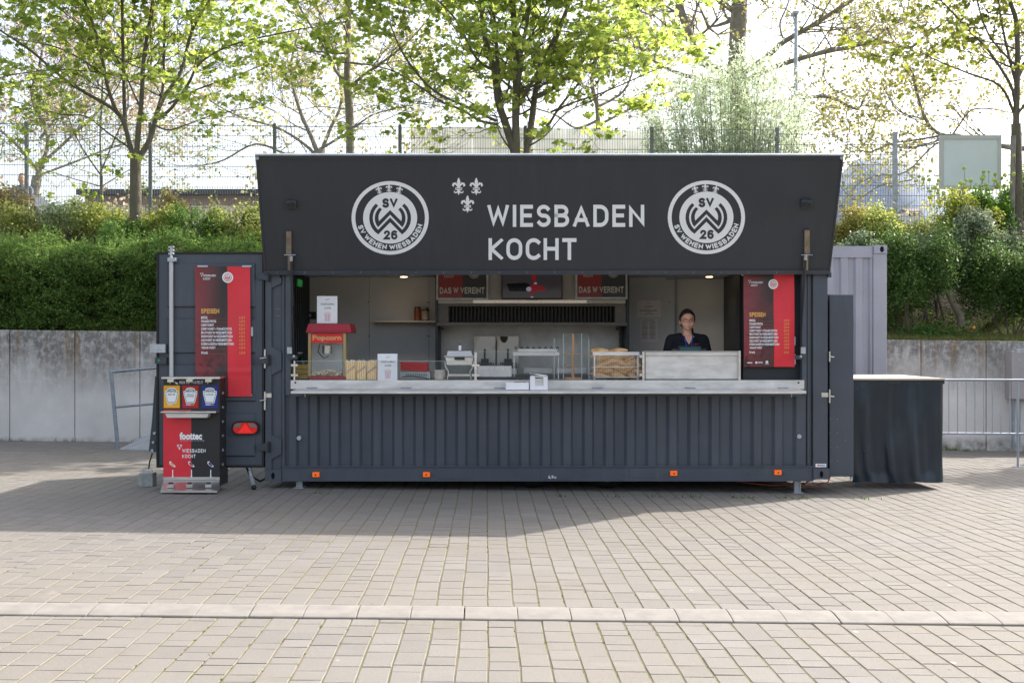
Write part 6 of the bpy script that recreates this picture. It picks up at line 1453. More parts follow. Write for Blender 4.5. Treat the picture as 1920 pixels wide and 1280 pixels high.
# ---- shrubs
def shrub(label, cx, cy_base, W_, Hh, Y, dep, n, leaf, ls, seed, shape=DIAM, core=None, name='shrub', group=None, stems=12, lobes=13, up=.25, twiggy=.25, ext=.22):
    """lumpy crown between pixel rows; cx, W_ in photograph pixels, cy_base the row of its foot, Hh its height in pixels"""
    x0 = X(cx, Y); z0 = Z(cy_base, Y); w = W_ * Y / FPX / 2; h = Hh * Y / FPX
    t = thing(name, label, 'shrub', (x0, Y, z0), group); r_ = random.Random(seed); rs = np.random.RandomState(seed)
    L = []
    for i in range(lobes):
        a = r_.uniform(-1, 1); b = r_.uniform(-1, 1); k = r_.uniform(.24, .46)
        L.append((x0 + a * w * .72, Y + b * dep * .6, z0 + h * (.20 + .50 * r_.random() * (1 - .35 * abs(a))), w * k, dep * k * 1.2, h * r_.uniform(.18, .36)))
    pts = []; per = n // lobes
    for (a, b, c, rx, ry, rz) in L:
        d = rs.normal(size=(per, 3)); d /= np.linalg.norm(d, axis=1)[:, None]; d[:, 2] = np.where(d[:, 2] < -.5, -d[:, 2], d[:, 2])
        rr = rs.uniform(.45, 1, per) ** .5 * (1 + ext * rs.normal(size=per)) * (1 + .18 * np.sin(d[:, 0] * 5 + a) * np.sin(d[:, 2] * 6 + c) + .1 * np.sin(d[:, 1] * 9 + b))
        pts.append(np.stack([a + d[:, 0] * rx * rr, b + d[:, 1] * ry * rr, c + d[:, 2] * rz * rr], 1))
    P = np.concatenate(pts); P[:, 2] = np.maximum(P[:, 2], z0 + .02); o = leaves('foliage', P, ls, shape, leaf, t, up=up); o['kind'] = 'stuff'
    mb = MB()
    for i in range(stems):
        l_ = L[i % lobes]; e = Vector((l_[0] + r_.gauss(0, .1) * w, l_[1], l_[2] + l_[5] * r_.uniform(.2, 1.05))); s_ = Vector((x0 + r_.uniform(-.3, .3) * w, Y + r_.uniform(-.2, .2) * dep, z0 - .1))
        mid = s_.lerp(e, .5) + Vector((r_.gauss(0, .08), r_.gauss(0, .08), .05)); mb.tube([s_, mid, e], [.018, .012, .005], twigm, 5)
    q = mb.build('stems', t); q['kind'] = 'stuff'
    return t
# clipped hedge along the top of the wall (left)
t = thing('hedge', 'long dense clipped green hedge along the top of the left wall', 'hedge', (X(230, 18.6), 18.75, wall_top(-6)))
hx0, hx1 = X(-300, 18.4), X(900, 18.4); A = []; rs = np.random.RandomState(2)
def hedge_pts(n, face):
    u = rs.uniform(size=n); v = rs.uniform(size=n); x = hx0 + (hx1 - hx0) * u; zt = 3.02 + .07 * np.sin(x * 1.9) + .05 * np.sin(x * 5.1); zb = 1.72 - .0112 * x
    if face == 'f': z = zb + (zt - zb) * v; y = 18.14 - .0 + .10 * np.sin(x * 2.3 + z * 1.7) + .07 * np.sin(x * 6 + 2) * np.sin(z * 5) + np.abs(rs.normal(size=n)) * .09 + .32 * np.maximum(0, (v - .82) / .18) ** 2 + .14 * np.maximum(0, .25 - v)
    else: y = 18.35 + 1.85 * v; z = zt + .10 + .30 * v + .05 * np.sin(x * 4 + y * 3) - np.abs(rs.normal(size=n)) * .06
    g = np.sin(x * 7.3 + np.sin(z * 9) * 2) * np.sin(z * 11.7 + x * 3.1) + .6 * np.sin(x * 19 + z * 5) * np.sin(z * 23 - x * 8)
    if face == 'f': k_ = (g > -.42) | (rs.uniform(size=n) < .12); x, y, z = x[k_], (y - .05 * np.clip(g, -1, 1))[k_], z[k_]
    else: z = z + .05 * g
    return np.stack([x, y, z], 1)
_c = hedge_pts(6500, 'f'); _q = np.repeat(_c, 20, 0); _q = _q + rs.normal(size=_q.shape) * np.array([.045, .04, .04]) + np.array([0, -.035, .0])
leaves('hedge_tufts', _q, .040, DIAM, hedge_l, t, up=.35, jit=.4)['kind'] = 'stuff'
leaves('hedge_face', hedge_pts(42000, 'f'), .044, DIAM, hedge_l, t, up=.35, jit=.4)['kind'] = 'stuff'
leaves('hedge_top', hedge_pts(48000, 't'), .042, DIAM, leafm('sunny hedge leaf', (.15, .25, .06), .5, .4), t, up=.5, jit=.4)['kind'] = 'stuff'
mb = MB(); corem = mat('shade dark hedge core', (.022, .035, .010), .95, var=.4, vscale=12); 
mb.box(hx0, hx1, 18.42, 20.1, 1.6, 2.86, corem); mb.build('dark_core', t)  # solid core, coloured near black as the shade seen through leaf gaps
sp_ = np.concatenate([c + np.outer(np.linspace(0, 1, 12), [0, 0, .16]) + rs.normal(size=(12, 3)) * .014 for c in hedge_pts(800, 't') + [0, 0, .02]] + [c + np.outer(np.linspace(0, 1, 10), [.03, -.10, .06]) + rs.normal(size=(10, 3)) * .012 for c in hedge_pts(500, 'f')])
leaves('hedge_shoots', sp_, .040, DIAM, leafm('light shoot leaf', (.17, .28, .07), .5, .35), t, up=.3)['kind'] = 'stuff'
# shrubs on the left bank: (label, cx, base row, width, height, depth, leaves, material, size)
SH = [('olive green shrub at the left edge above the hedge', 30, 500, 190, 135, 20.9, .6, 6500, olive_l, .05), ('grey twiggy shrub with silvery leaves above the hedge', 125, 490, 130, 120, 21.1, .5, 3300, grey_l, .05),
      ('yellowish shrub left of the maple trunk', 185, 480, 110, 105, 20.9, .5, 3800, yel_l, .055), ('fresh green shrub at the foot of the maple trunk', 235, 485, 120, 85, 20.3, .5, 4600, green_l, .05),
      ('golden yellow shrub just right of the maple trunk', 290, 475, 110, 95, 20.7, .5, 4300, yel_l, .055), ('tall reddish green shrub with loose tips right of the maple', 325, 470, 95, 120, 21.2, .5, 2800, red_l, .06),
      ('round green shrub between the maple and the hatch', 375, 480, 130, 110, 20.6, .55, 6500, green_l, .048), ('broad yellow green shrub beside the hatch left edge', 445, 490, 130, 130, 20.4, .6, 6500, olive_l, .055),
      ('small bronze shrub low in front of the hatch left edge', 460, 475, 80, 60, 19.9, .4, 2400, yel_l, .05), ('low olive shrub under the far left shrubs', 70, 500, 160, 70, 20.1, .5, 3800, olive_l, .05),
      ('loose bronze shrub behind the leftmost shrubs', 15, 460, 110, 120, 21.6, .5, 2600, red_l, .06), ('feathery olive shrub behind the silver one', 160, 455, 100, 90, 21.7, .5, 2600, olive_l, .055)]
for i, (lb, cx, cb, w, h, Y, d, n, lm, ls) in enumerate(SH): shrub(lb, cx, cb, w * 1.05, h * 1.03, Y, d, n, lm, ls, 20 + i)
# right bank
darkg = leafm('shade darkened green shrub leaf', (.075, .145, .032), .35, .5)  # deeper green, darkened to carry the shade on the two big shrubs
SR = [('big dark green shrub beside the grey container', 1712, 628, 165, 215, 19.1, .8, 26000, darkg, .045), ('tall grey green shrub with glinting leaves right of the grey container', 1750, 590, 130, 180, 19.6, .6, 9000, grey_l, .05),
      ('huge dark green shrub at the right edge above the wall', 1890, 625, 200, 190, 19.3, .8, 24000, darkg, .045), ('grey green shrub on top of the right edge shrubs', 1860, 560, 200, 150, 19.9, .7, 12000, grey_l, .05),
      ('orange tinted shrub behind the hatch right corner', 1595, 480, 90, 110, 20.9, .5, 4200, mat('orange green shrub leaf', (.26, .245, .06), .5, island=.4, transl=.4), .05), ('bright yellow green shrub behind the grey container', 1650, 490, 130, 110, 20.6, .6, 8500, yel_l, .05),
      ('mid green shrub above the grey container', 1625, 500, 130, 70, 20.2, .6, 6500, grey_l, .048), ('lime green shrub below the pale board', 1765, 480, 130, 85, 20.4, .6, 7500, yel_l, .05), ('green shrub left of the maple stake', 1835, 470, 120, 120, 20.3, .6, 8500, leafm('viburnum leaf', (.085, .19, .022), .45, .35), .06),
      ('silver leaved shrub between the two big shrubs', 1815, 470, 80, 100, 19.7, .5, 3600, leafm('bright silver leaf', (.27, .32, .22), .35, .3), .05), ('bright green shrub at the far right behind the stake', 1915, 450, 90, 140, 20.8, .5, 6000, green_l, .055)]
for i, (lb, cx, cb, w, h, Y, d, n, lm, ls) in enumerate(SR): shrub(lb, cx, cb, w, h, Y, d, int(n * 1.15), lm, ls, 60 + i, lobes=16, stems=6)
shrub('tall dense unseen evergreen added beyond the right edge to shade the yard', 2640, 640, 900, 820, 18.9, 1.8, 40000, leafm('evergreen leaf', (.05, .09, .02), .3, .4), .17, 99, lobes=18, ext=.1)  # out of view, added to cast shade on the right-hand paving
# snowball shrub
t = shrub('snowball shrub with round pale green flower heads in front of the pale board', 1815, 450, 130, 110, 20.0, .5, 3200, maple_y, .06, 90, name='snowball_shrub', ext=.22); r = random.Random(12)
ballm = mat('pale green flower head', (.42, .50, .16), .8, var=.2, vscale=60, transl=.3); fb = []
for k in range(46):
    px, py = r.choice([(1775, 395), (1755, 365), (1800, 340), (1830, 345), (1850, 330), (1885, 320), (1875, 345), (1760, 345), (1735, 340)]); px += r.gauss(0, 12); py += r.gauss(0, 14); y = r.uniform(19.5, 20.2); s_ = r.uniform(.026, .042)
    mb = MB(); mb.ball((X(px, y), y, Z(py, y)), s_, ballm, 7, 5); fb.append(mb.build('flower_head', t))
    mb = MB(); mb.tube([(X(px, y), y, Z(py, y) - s_), (X(px + r.gauss(0, 5), y + .1), y + .1, Z(py + 22, y + .1))], .004, twigm, 3, caps=False); mb.build('flower_stalk', fb[-1])
# silvery willow-like shrub behind the fence
t = Tree('silver_shrub', 'large airy silver leaved shrub with upright sprays behind the fence', (X(1375, 22.9), 23.1, 3.83), .1, silver_l, .085, SLIM, 77, mat('pale twig', (.30, .27, .20), .8), 4, .045, None, .0, .003)
r = random.Random(31)
for k in range(120):
    u = k / 119; px = 1205 + 310 * u + r.gauss(0, 8); top = (115 if 1290 < px < 1470 else 165) + r.uniform(-25, 130); b0 = Vector((X(1375 + (px - 1375) * .45, 23.1), 23.1 + r.uniform(-.4, .4), 3.9)); y = 23.1 + r.uniform(-.9, .9)
    e = Vector((X(px, y), y, Z(top, y))); m_ = b0.lerp(e, .5) + Vector(((e.x - b0.x) * .12, 0, .0)); Q, rad = t.limb([b0, m_, e], .016, .003, 4)
    t.side(Q, rad, .22, .085, .36, .28, 0, dens=1.0, lean=.6)
t.done()
# tree trunk leaning in the gap of the right shrubs, second wall, grass, weeds
mb = MB(); Yq = 19.0; mb.tube([(X(1802, Yq), Yq, Z(612, Yq)), (X(1800, Yq), Yq, Z(590, Yq)), (X(1788, Yq), Yq, Z(572, Yq)), (X(1775, Yq), Yq, Z(545, Yq))], [.07, .065, .05, .03], bark, 8)
tag(mb.build('tree_stump', origin=(X(1802, Yq), Yq, Z(612, Yq))), 'short leaning dead trunk in the gap between the two big right shrubs', 'trunk')
mb = MB(); mb.box(X(1740, 21.3), X(1990, 21.3), 21.3, 21.5, 2.2, Z(455, 21.3) , wallm); tag(mb.build('upper_wall', origin=(X(1850, 21.3), 21.3, 2.2)), 'weathered upper concrete wall half hidden behind the right shrubs', 'wall')
def blades(name, label, P, Lh, m, seed, cat='grass'):
    rs = np.random.RandomState(seed); n = len(P); P = np.asarray(P, dtype=np.float32); a = rs.uniform(0, 2 * np.pi, n); h = Lh * rs.uniform(.4, 1.2, n); lean = rs.normal(0, .45, (n, 2)) * h[:, None]
    w = .004 + .004 * rs.uniform(size=n); V = np.zeros((n, 3, 3), dtype=np.float32); V[:, 0] = P; V[:, 1] = P; V[:, 0, 0] += np.cos(a) * w; V[:, 0, 1] += np.sin(a) * w; V[:, 1, 0] -= np.cos(a) * w; V[:, 1, 1] -= np.sin(a) * w
    V[:, 2] = P; V[:, 2, 0] += lean[:, 0]; V[:, 2, 1] += lean[:, 1]; V[:, 2, 2] += h
    me = bpy.data.meshes.new(name); me.vertices.add(n * 3); me.loops.add(n * 3); me.polygons.add(n); me.vertices.foreach_set('co', V.ravel()); me.loops.foreach_set('vertex_index', np.arange(n * 3, dtype=np.int32))
    me.polygons.foreach_set('loop_start', np.arange(0, n * 3, 3, dtype=np.int32)); me.polygons.foreach_set('loop_total', np.full(n, 3, dtype=np.int32)); me.materials.append(m); me.update(calc_edges=True)
    o = bpy.data.objects.new(name, me); COL.objects.link(o); tag(o, label, cat, kind='stuff'); return o
rs = np.random.RandomState(8)
def bankpts(n, x0, x1, y0, y1):
    x = rs.uniform(x0, x1, n); y = y0 + (y1 - y0) * rs.uniform(size=n) ** 1.6; return [(a, b, bank_z(a, b) - .01) for a, b in zip(x, y)]
blades('bank_grass', 'short mixed grass on the bank above the right wall', bankpts(16000, 5.6, 9.2, 18.15, 20.2), .10, grass_l, 1)
blades('bank_grass', 'dry grass blades on the bank above the right wall', bankpts(5000, 5.6, 9.2, 18.15, 19.6), .11, dryg, 2)
blades('bank_grass', 'tufts of long grass hanging at the foot of the left hedge', [(a, 18.16 + abs(rs.normal()) * .12, wall_top(a) - .02) for a in np.concatenate([c + rs.normal(0, .10, 110) for c in (-8.2, -7.9, -7.2, -6.6, -6.1, -5.7, -8.5, -6.9, -5.9, -7.6)])], .26, grass_l, 3)
W = []
for a in rs.uniform(-8.8, 9.5, 1500):
    if math.sin(a * 2.1) + math.sin(a * 5.3 + 1) + rs.normal() * .5 > .2: W.append((a, WY - .01 - abs(rs.normal()) * .05, G(a, WY) - .005))
blades('wall_weeds', 'low weeds growing along the foot of the concrete wall', W, .07, grass_l, 4, 'weeds')
W = []
for c in [(x_, y_) for x_ in (1.1, 1.5, 1.9, 2.35, 2.42, 2.8, 3.0, 3.7, .5, -2.0) for y_ in (11.62,)] + [(-5.85, 17.75), (-5.7, 17.75), (6.6, 17.7), (7.2, 17.72)]:
    n = 14; W += [(c[0] + a * .05, c[1] + b * .05, G(c[0], c[1]) - .003) for a, b in rs.normal(size=(n, 2))]
blades('paving_weeds', 'small weeds sprouting between the pavers under the container edge', W, .045, grass_l, 5, 'weeds')
r = random.Random(44); Pm = []
for (x0, x1, y0, y1) in cells:
    if r.random() < .9:
        for _ in range(2 if y0 < 9 else 1):
            y = r.uniform(y0, y1); x = x0 - .005 + SK * (y - 6) + r.uniform(-.003, .003)
            if math.sin(x * 3.1 + y) + math.sin(y * 2.3 - x) + r.gauss(0, .6) > .9: Pm += [(x + r.gauss(0, .0025), y + r.gauss(0, .012), G2(x, y) - .007) for _ in range(7)]
blades('joint_moss', 'tiny moss and grass tufts growing in the paving joints', Pm, .010, leafm('moss', (.16, .17, .02), .2, .3), 6, 'moss')
# broad leaved weeds at foot of right shrubs
rs = np.random.RandomState(15); C = np.stack([rs.normal(X(1745, 18.8), .32, 900), 18.75 + rs.uniform(-.2, .3, 900), 0 * rs.uniform(size=900)], 1); C[:, 2] = [bank_z(a, b) + abs(rs.normal()) * .13 for a, b in C[:, :2]]
tag(leaves('ground_weeds', C, .06, DIAM, leafm('broad weed leaf', (.11, .22, .05), .4, .3), up=.4), 'patch of broad leaved weeds at the foot of the dark green shrub', 'weeds', kind='stuff')
mb = MB(); q = (X(1826, 18.6), 18.6, Z(614, 18.6)); mb.ball(q, (.03, .02, .025), mat('orange flower', (.8, .3, .01), .6), 8, 5); mb.tube([q, (q[0], q[1], bank_z(q[0], q[1]))], .004, twigm, 4)
tag(mb.build('dandelion', origin=(q[0], q[1], bank_z(q[0], q[1]))), 'single orange yellow flower in the grass above the right wall', 'flower')

# ================================================================ FENCE, BOARDS, LAMP, FAR BUILDINGS
YFc = 22.35; t = thing('mesh_fence', 'tall grey steel mesh fence along the top of the bank', 'fence', (0, YFc, 3.8)); fm = mat('grey green fence steel', (.19, .21, .22), .5, metal=.3)
posts = [-655, -420, -185, 50, 282, 515, 750, 985, 1222, 1457, 1678, 1912, 2147]; 
def ftop(px): return 231 + (px - 50) * .0085 if px < 1500 else 251
for px in posts:
    mb = MB(); x = X(px, YFc); w = .032 if px != 1678 else .045; mb.box(x - w, x + w, YFc - .03, YFc + .03, bz(x, YFc) - .2, Z(ftop(px) - 3, YFc), fm if px != 1678 else galv); mb.build('post', t)
for a, b in zip(posts[:-1], posts[1:]):
    mb = MB(); x0, x1 = X(a, YFc) + .034, X(b, YFc) - .034; zt = Z(max(ftop(a), ftop(b)) + 1, YFc); zb = bz((x0 + x1) / 2, YFc) - .0
    if b > 1000 and a > 450 and False: continue
    nx = int((x1 - x0) / .0502)
    for i in range(nx + 1): x = x0 + (x1 - x0) * i / nx; mb.box(x - .003, x + .003, YFc - .003, YFc + .003, zb, zt + .02, fm)
    z = zt
    while z > zb: mb.box(x0, x1, YFc - .011, YFc - .004, z - .004, z + .004, fm); mb.box(x0, x1, YFc + .004, YFc + .011, z - .004, z + .004, fm); z -= .205
    o = mb.build('mesh_panel', t)
t = thing('pale_board', 'pale blank board in a white frame behind the snowball shrub', 'board', (X(1822, 21.7), 21.7, bz(8.9, 21.7))); Yb = 21.7; wf = mat('white painted frame', (.62, .62, .60), .5)
mb = MB(); mb.pbox(1770, 261, 1871, 347, Yb, .04, mat('pale blue grey panel', (.78, .85, .86), .35, var=.03)); mb.build('panel', t)
for q in ((1763, 253.5, 1878, 260.8), (1763, 347.2, 1878, 354), (1763, 261, 1769.8, 347), (1871.2, 261, 1878, 347)): mb = MB(); mb.pbox(*q, Yb - .02, .08, wf); mb.build('frame', t)
for px in (1790, 1855): mb = MB(); x = X(px, Yb); mb.box(x - .04, x + .04, Yb + .061, Yb + .12, bz(x, Yb) - .2, Z(262, Yb), galvd); mb.build('post', t)
Yw = 25.5; t = thing('site_hoarding', 'long whitish board wall standing behind the fence above the hatch', 'hoarding', (X(1000, Yw), Yw, 3.83)); wb_ = mat('stained white board', (.78, .78, .76), .8, var=.10, vscale=1.1, transl=.35)
for i in range(8):
    a = 770 + 58 * i; b = a + 57.2; mb = MB(); mb.pbox(a, 238 + .9 * i, min(b, 1228), 420, Yw, .05, wb_); mb.build('panel', t)
t = thing('street_lamp', 'tall thin grey lamp post with a small head, right of the big plane trunk', 'street lamp', (X(1492, 26), 26, 3.83)); mb = MB(); mb.tube([(X(1492, 26), 26, 3.83), (X(1492, 26), 26, Z(180, 26)), (X(1492.5, 26), 26, Z(28, 26))], [.07, .055, .035], galv, 10); mb.build('pole', t)
mb = MB(); mb.box(X(1484, 26), X(1494, 26), 25.8, 26.1, Z(30, 26), Z(25, 26), galv); mb.build('lamp_head', t)
# low building behind the fence on the left
Ybd = 42; t = thing('flat_roofed_hall', 'low beige hall with a dark flat roof edge behind the fence at the left', 'building', (X(420, Ybd), Ybd + 3, 3.83)); bw = mat('beige cladding', (.85, .74, .64), .8, var=.04); x0, x1 = X(165, Ybd), X(900, Ybd); zt = Z(357, Ybd)
mb = MB(); mb.box(x0, x1, Ybd, Ybd + 8, 3.8, zt - .55, bw); mb.build('wall', t); mb = MB(); mb.box(x0 - .1, x1, Ybd - .08, Ybd + 8.1, zt - .549, zt - .2, mat('brown fascia', (.30, .22, .18), .7)); mb.build('fascia', t)
mb = MB(); mb.box(x0 - .3, x1, Ybd - .4, Ybd + 8.3, zt - .199, zt, mat('dark roof edge', (.07, .075, .08), .6)); mb.build('roof', t)
for k in range(60): mb = MB(); x = x0 + .25 + k * .24; mb.box(x, x + .02, Ybd - .02, Ybd - .001, 3.9, zt - .56, mat('grey groove', (.35, .31, .28), .8)); mb.build('cladding_joint', t)
for px in (345, 362): mb = MB(); mb.pbox(px, 368, px + 13, 385, Ybd - .04, .03, mat('dull window', (.05, .06, .07), .15)); mb.build('window', t)
# far pale apartment blocks on the hill side at right
for k, (px, py, w, h) in enumerate(((1600, 392, 30, 22), (1640, 398, 26, 18), (1700, 396, 28, 20))):
    Yh = 300 + 20 * k; t = thing('far_house', ('small pale house far behind the fence, nearest the hatch', 'small pale house far behind the fence, left of the big post', 'small pale house far behind the fence, under the pale board')[k], 'house', (X(px + w / 2, Yh), Yh + 5, 3.83))
    mb = MB(); mb.box(X(px, Yh), X(px + w, Yh), Yh, Yh + 8, 3.8, Z(py, Yh), mat('pale render', (.55, .53, .50), .8)); mb.build('wall', t)
    a, b, z = X(px - 1, Yh), X(px + w + 1, Yh), Z(py, Yh); mb = MB(); mb.add([(a, Yh - .5, z), (b, Yh - .5, z), (b, Yh + 8.5, z), (a, Yh + 8.5, z), (a, Yh + 4, z + 1.2), (b, Yh + 4, z + 1.2)], [(0, 1, 5, 4), (2, 3, 4, 5), (0, 4, 3), (1, 2, 5), (3, 2, 1, 0)], mat('grey brown roof', (.16, .12, .11), .8)); mb.build('roof', t)
    for j in range(3): mb = MB(); mb.pbox(px + 4 + j * 8, py + 4, px + 8 + j * 8, py + 9, Yh - .05, .04, mat('dull window', (.05, .06, .07), .15)); mb.build('window', t)
# parked cars at the far left
def car(px, Y, col, label, L=4.3):
    x = X(px, Y); g = 3.83; t = thing('parked_car', label, 'car', (x, Y, g), 'cars parked behind the fence')
    body = [(-L / 2, .35), (-L / 2 + .05, .75), (-L / 2 + .5, .88), (L / 2 - 1.2, .92), (L / 2 - .1, .78), (L / 2, .35)]; cab_ = [(-L / 2 + .35, .885), (-L / 2 + .95, 1.42), (.45, 1.45), (L / 2 - 1.15, .925)]
    paint = mat('car paint ' + col[0], col[1], .25); mb = MB(); mb.prism([(x + a, g + b) for a, b in body], Y - .85, Y + .85, paint); mb.build('body', t, bevel=.06)
    mb = MB(); mb.prism([(x + a, g + b) for a, b in cab_], Y - .72, Y + .72, paint); mb.build('roof', t, bevel=.05)
    mb = MB(); mb.prism([(x + a * .93, g + .9 + (b - .9) * .86) for a, b in cab_], Y - .735, Y - .722, mat('dark car window', (.02, .025, .03), .08)); mb.build('window', t)
    for a in (-L / 2 + .8, L / 2 - .85): mb = MB(); mb.tube([(x + a, Y - .88, g + .31), (x + a, Y - .66, g + .31)], .31, black, 18); w_ = mb.build('wheel', t); mb = MB(); mb.tube([(x + a, Y - .89, g + .31), (x + a, Y - .87, g + .31)], .19, galv, 12); mb.build('rim', w_)
car(25, 28, ('dark', (.02, .022, .026)), 'dark car half hidden by shrubs at the left edge beyond the fence')
car(115, 31, ('silver', (.42, .47, .50)), 'pale silver car beyond the fence behind the walking person')

# ================================================================ PEOPLE
def remesh(mb, name, parent, voxel, smooth=4, origin=None):
    o = mb.build(name, parent)
    rm = o.modifiers.new('r', 'REMESH'); rm.mode = 'VOXEL'; rm.voxel_size = voxel; rm.use_smooth_shade = True
    sm_ = o.modifiers.new('s', 'SMOOTH'); sm_.factor = .5; sm_.iterations = smooth
    dg = bpy.context.evaluated_depsgraph_get(); me = bpy.data.meshes.new_from_object(o.evaluated_get(dg)); o.modifiers.clear()
    old = o.data; mats_ = [m for m in old.materials]; o.data = me; bpy.data.meshes.remove(old); me.materials.clear()
    for m in mats_: me.materials.append(m)
    me.polygons.foreach_set('use_smooth', [True] * len(me.polygons)); return o
skin = mat('warm skin', (.80, .42, .30), .5, var=.08, vscale=30)
def human(t, x, Y, zf, h, m_skin, arms, voxel, lean=0.0, step=0.0):
    """one continuous nude body from tapered tubes and ellipsoids; arms = [(elbow, wrist) for each side]"""
    k = h / 1.70; B = MB()
    kq = h / 1.70
    def p(a, b, c): return (x + a * kq, Y + b * kq, zf + c * kq)
    for s_ in (-1, 1):
        B.tube([p(s_ * .09, 0, .92), p(s_ * .095, .0 - step * s_ * .5, .50), p(s_ * .10, .02 - step * s_, .10)], [.085 * k, .058 * k, .038 * k], m_skin, 12)
        B.tube([p(s_ * .10, .05 - step * s_, .05), p(s_ * .10, -.04 - step * s_, .045), p(s_ * .105, -.16 - step * s_, .03)], [.036 * k, .038 * k, .022 * k], m_skin, 10)
    for c, r_ in (((0, 0, .95), (.165, .11, .11)), ((0, 0, 1.10), (.130, .092, .13)), ((0, -.01, 1.26), (.155, .105, .14)), ((0, 0, 1.36), (.17, .08, .07))): B.ball(p(*c), tuple(a * k for a in r_), m_skin, 16, 12)
    B.tube([p(0, .01, 1.34), p(0, -.005, 1.50)], [.058 * k, .050 * k], m_skin, 14)
    for s_, (el, wr) in zip((-1, 1), arms):
        sh = Vector(p(s_ * .185, 0, 1.365)); el = Vector(p(*el)); wr = Vector(p(*wr)); B.tube([p(s_ * .10, 0, 1.375), sh, sh.lerp(el, .5), el, el.lerp(wr, .4), wr], [.05 * k, .050 * k, .042 * k, .036 * k, .034 * k, .024 * k], m_skin, 12)
        d = (wr - el).normalized(); sd_ = d.cross(Vector((0, 0, 1))); sd_ = sd_.normalized() if sd_.length > .1 else Vector((1, 0, 0)); up_ = sd_.cross(d)
        B.tube([wr, wr + d * .045 * k, wr + d * .09 * k], [.024 * k, .033 * k, .030 * k], m_skin, 10)
        for i in range(4):
            o_ = wr + d * .085 * k + sd_ * (i - 1.5) * .019 * k; Lf = (.062, .075, .080, .066)[i] * k
            B.tube([o_, o_ + d * Lf * .5 - up_ * .004 * k, o_ + d * Lf * .85 - up_ * .02 * k], [.0088 * k, .0085 * k, .007 * k], m_skin, 8)
        o_ = wr + d * .03 * k - sd_ * s_ * .03 * k; B.tube([o_, o_ + d * .03 * k - sd_ * s_ * .025 * k, o_ + d * .06 * k - sd_ * s_ * .030 * k - up_ * .01 * k], [.012 * k, .011 * k, .009 * k], m_skin, 8)
    # head
    hs_ = 1.09; kz = k
    def ph(a, b, c): return (x + a * kz * hs_, Y + b * kz * hs_, zf + (1.705 - (1.705 - c) * hs_) * kz)
    k0 = k; k = k * hs_
    B.ball(ph(0, .005, 1.605), (.076 * k, .094 * k, .098 * k), m_skin, 20, 16); B.ball(ph(0, -.03, 1.545), (.060 * k, .060 * k, .060 * k), m_skin, 16, 12)
    B.ball(ph(0, -.068, 1.503), (.026 * k, .022 * k, .018 * k), m_skin, 12, 8)
    for s_ in (-1, 1): B.ball(ph(s_ * .040, -.060, 1.555), (.026 * k, .022 * k, .022 * k), m_skin, 12, 8); B.ball(ph(s_ * .079, .01, 1.575), (.009 * k, .018 * k, .030 * k), m_skin, 10, 8)
    B.tube([ph(0, -.083, 1.60), ph(0, -.098, 1.575), ph(0, -.106, 1.560)], [.009 * k, .011 * k, .014 * k], m_skin, 8); B.ball(ph(0, -.076, 1.608), (.05 * k, .015 * k, .010 * k), m_skin, 10, 6)
    return remesh(B, 'body', t, voxel, 3), p, k0
# ---- the woman behind the steel box
xW, YW2, zF = X(1288.5, 12.78), 12.78, .26
t = thing('person', 'smiling woman with glasses, dark polo shirt and blue lanyard, standing behind the steel box', 'woman', (xW, YW2, zF)); hW = 1.672
body, p, k = human(t, xW, YW2, zF, hW, skin, [((-.26, -.03, 1.09), (-.19, -.24, .99)), ((.26, -.03, 1.09), (.18, -.25, .99))], .0065)
polo = mat('near black polo fabric', (.010, .012, .018), .85, bump=.2, bscale=60); B = MB()
for c, r_ in (((0, .0, .98), (.175, .125, .10)), ((0, 0, 1.10), (.150, .112, .14)), ((0, -.01, 1.25), (.176, .124, .15)), ((0, .005, 1.345), (.165, .095, .075))): B.ball(p(*c), tuple(a * k for a in r_), polo, 16, 12)
for s_ in (-1, 1): B.ball(p(s_ * .095, .005, 1.375), (.075, .075, .062), polo, 12, 8); B.ball(p(s_ * .180, .0, 1.350), (.072, .068, .074), polo, 12, 8); B.tube([p(s_ * .06, .01, 1.395), p(s_ * .150, .0, 1.366), p(s_ * .196, 0, 1.340), p(s_ * .232, -.012, 1.20), p(s_ * .258, -.025, 1.12)], [.050 * k, .061 * k, .064 * k, .057 * k, .056 * k], polo, 12)
remesh(B, 'polo_shirt', t, .009, 3)
B = MB()
for s_ in (-1, 1):
    L_ = [p(s_ * .058, .045, 1.432), p(s_ * .064, -.02, 1.425), p(s_ * .045, -.085, 1.375), p(s_ * .012, -.118, 1.325)]; O_ = [p(s_ * .075, .06, 1.405), p(s_ * .105, -.03, 1.400), p(s_ * .085, -.108, 1.345), p(s_ * .03, -.130, 1.315)]
    B.add(L_ + O_, [(0, 1, 5, 4), (1, 2, 6, 5), (2, 3, 7, 6)], polo, True)
o = B.build('collar', t); so = o.modifiers.new('s', 'SOLIDIFY'); so.thickness = .006
B = MB(); vs_ = [p(-.045, -.100, 1.400), p(.045, -.100, 1.400), p(.030, -.1215, 1.350), p(0, -.1335, 1.300), p(-.030, -.1215, 1.350)]; B.add(vs_, [(0, 4, 3, 2, 1)], skin); B.build('neck_opening', t)
B = MB(); lan = mat('blue lanyard ribbon', (.01, .06, .42), .5)
for s_ in (-1, 1):
    a = [p(s_ * .058, -.01, 1.428), p(s_ * .057, -.088, 1.39), p(s_ * .045, -.128, 1.33), p(s_ * .022, -.150, 1.22), p(s_ * .012, -.150, 1.17)]; b = [(q[0] - s_ * .017 * k, q[1] - .003, q[2] - .003) for q in a]
    B.add(a + b, [(i, i + 1, i + 6, i + 5) for i in range(4)], lan, True)
o = B.build('lanyard', t); so = o.modifiers.new('s', 'SOLIDIFY'); so.thickness = .003
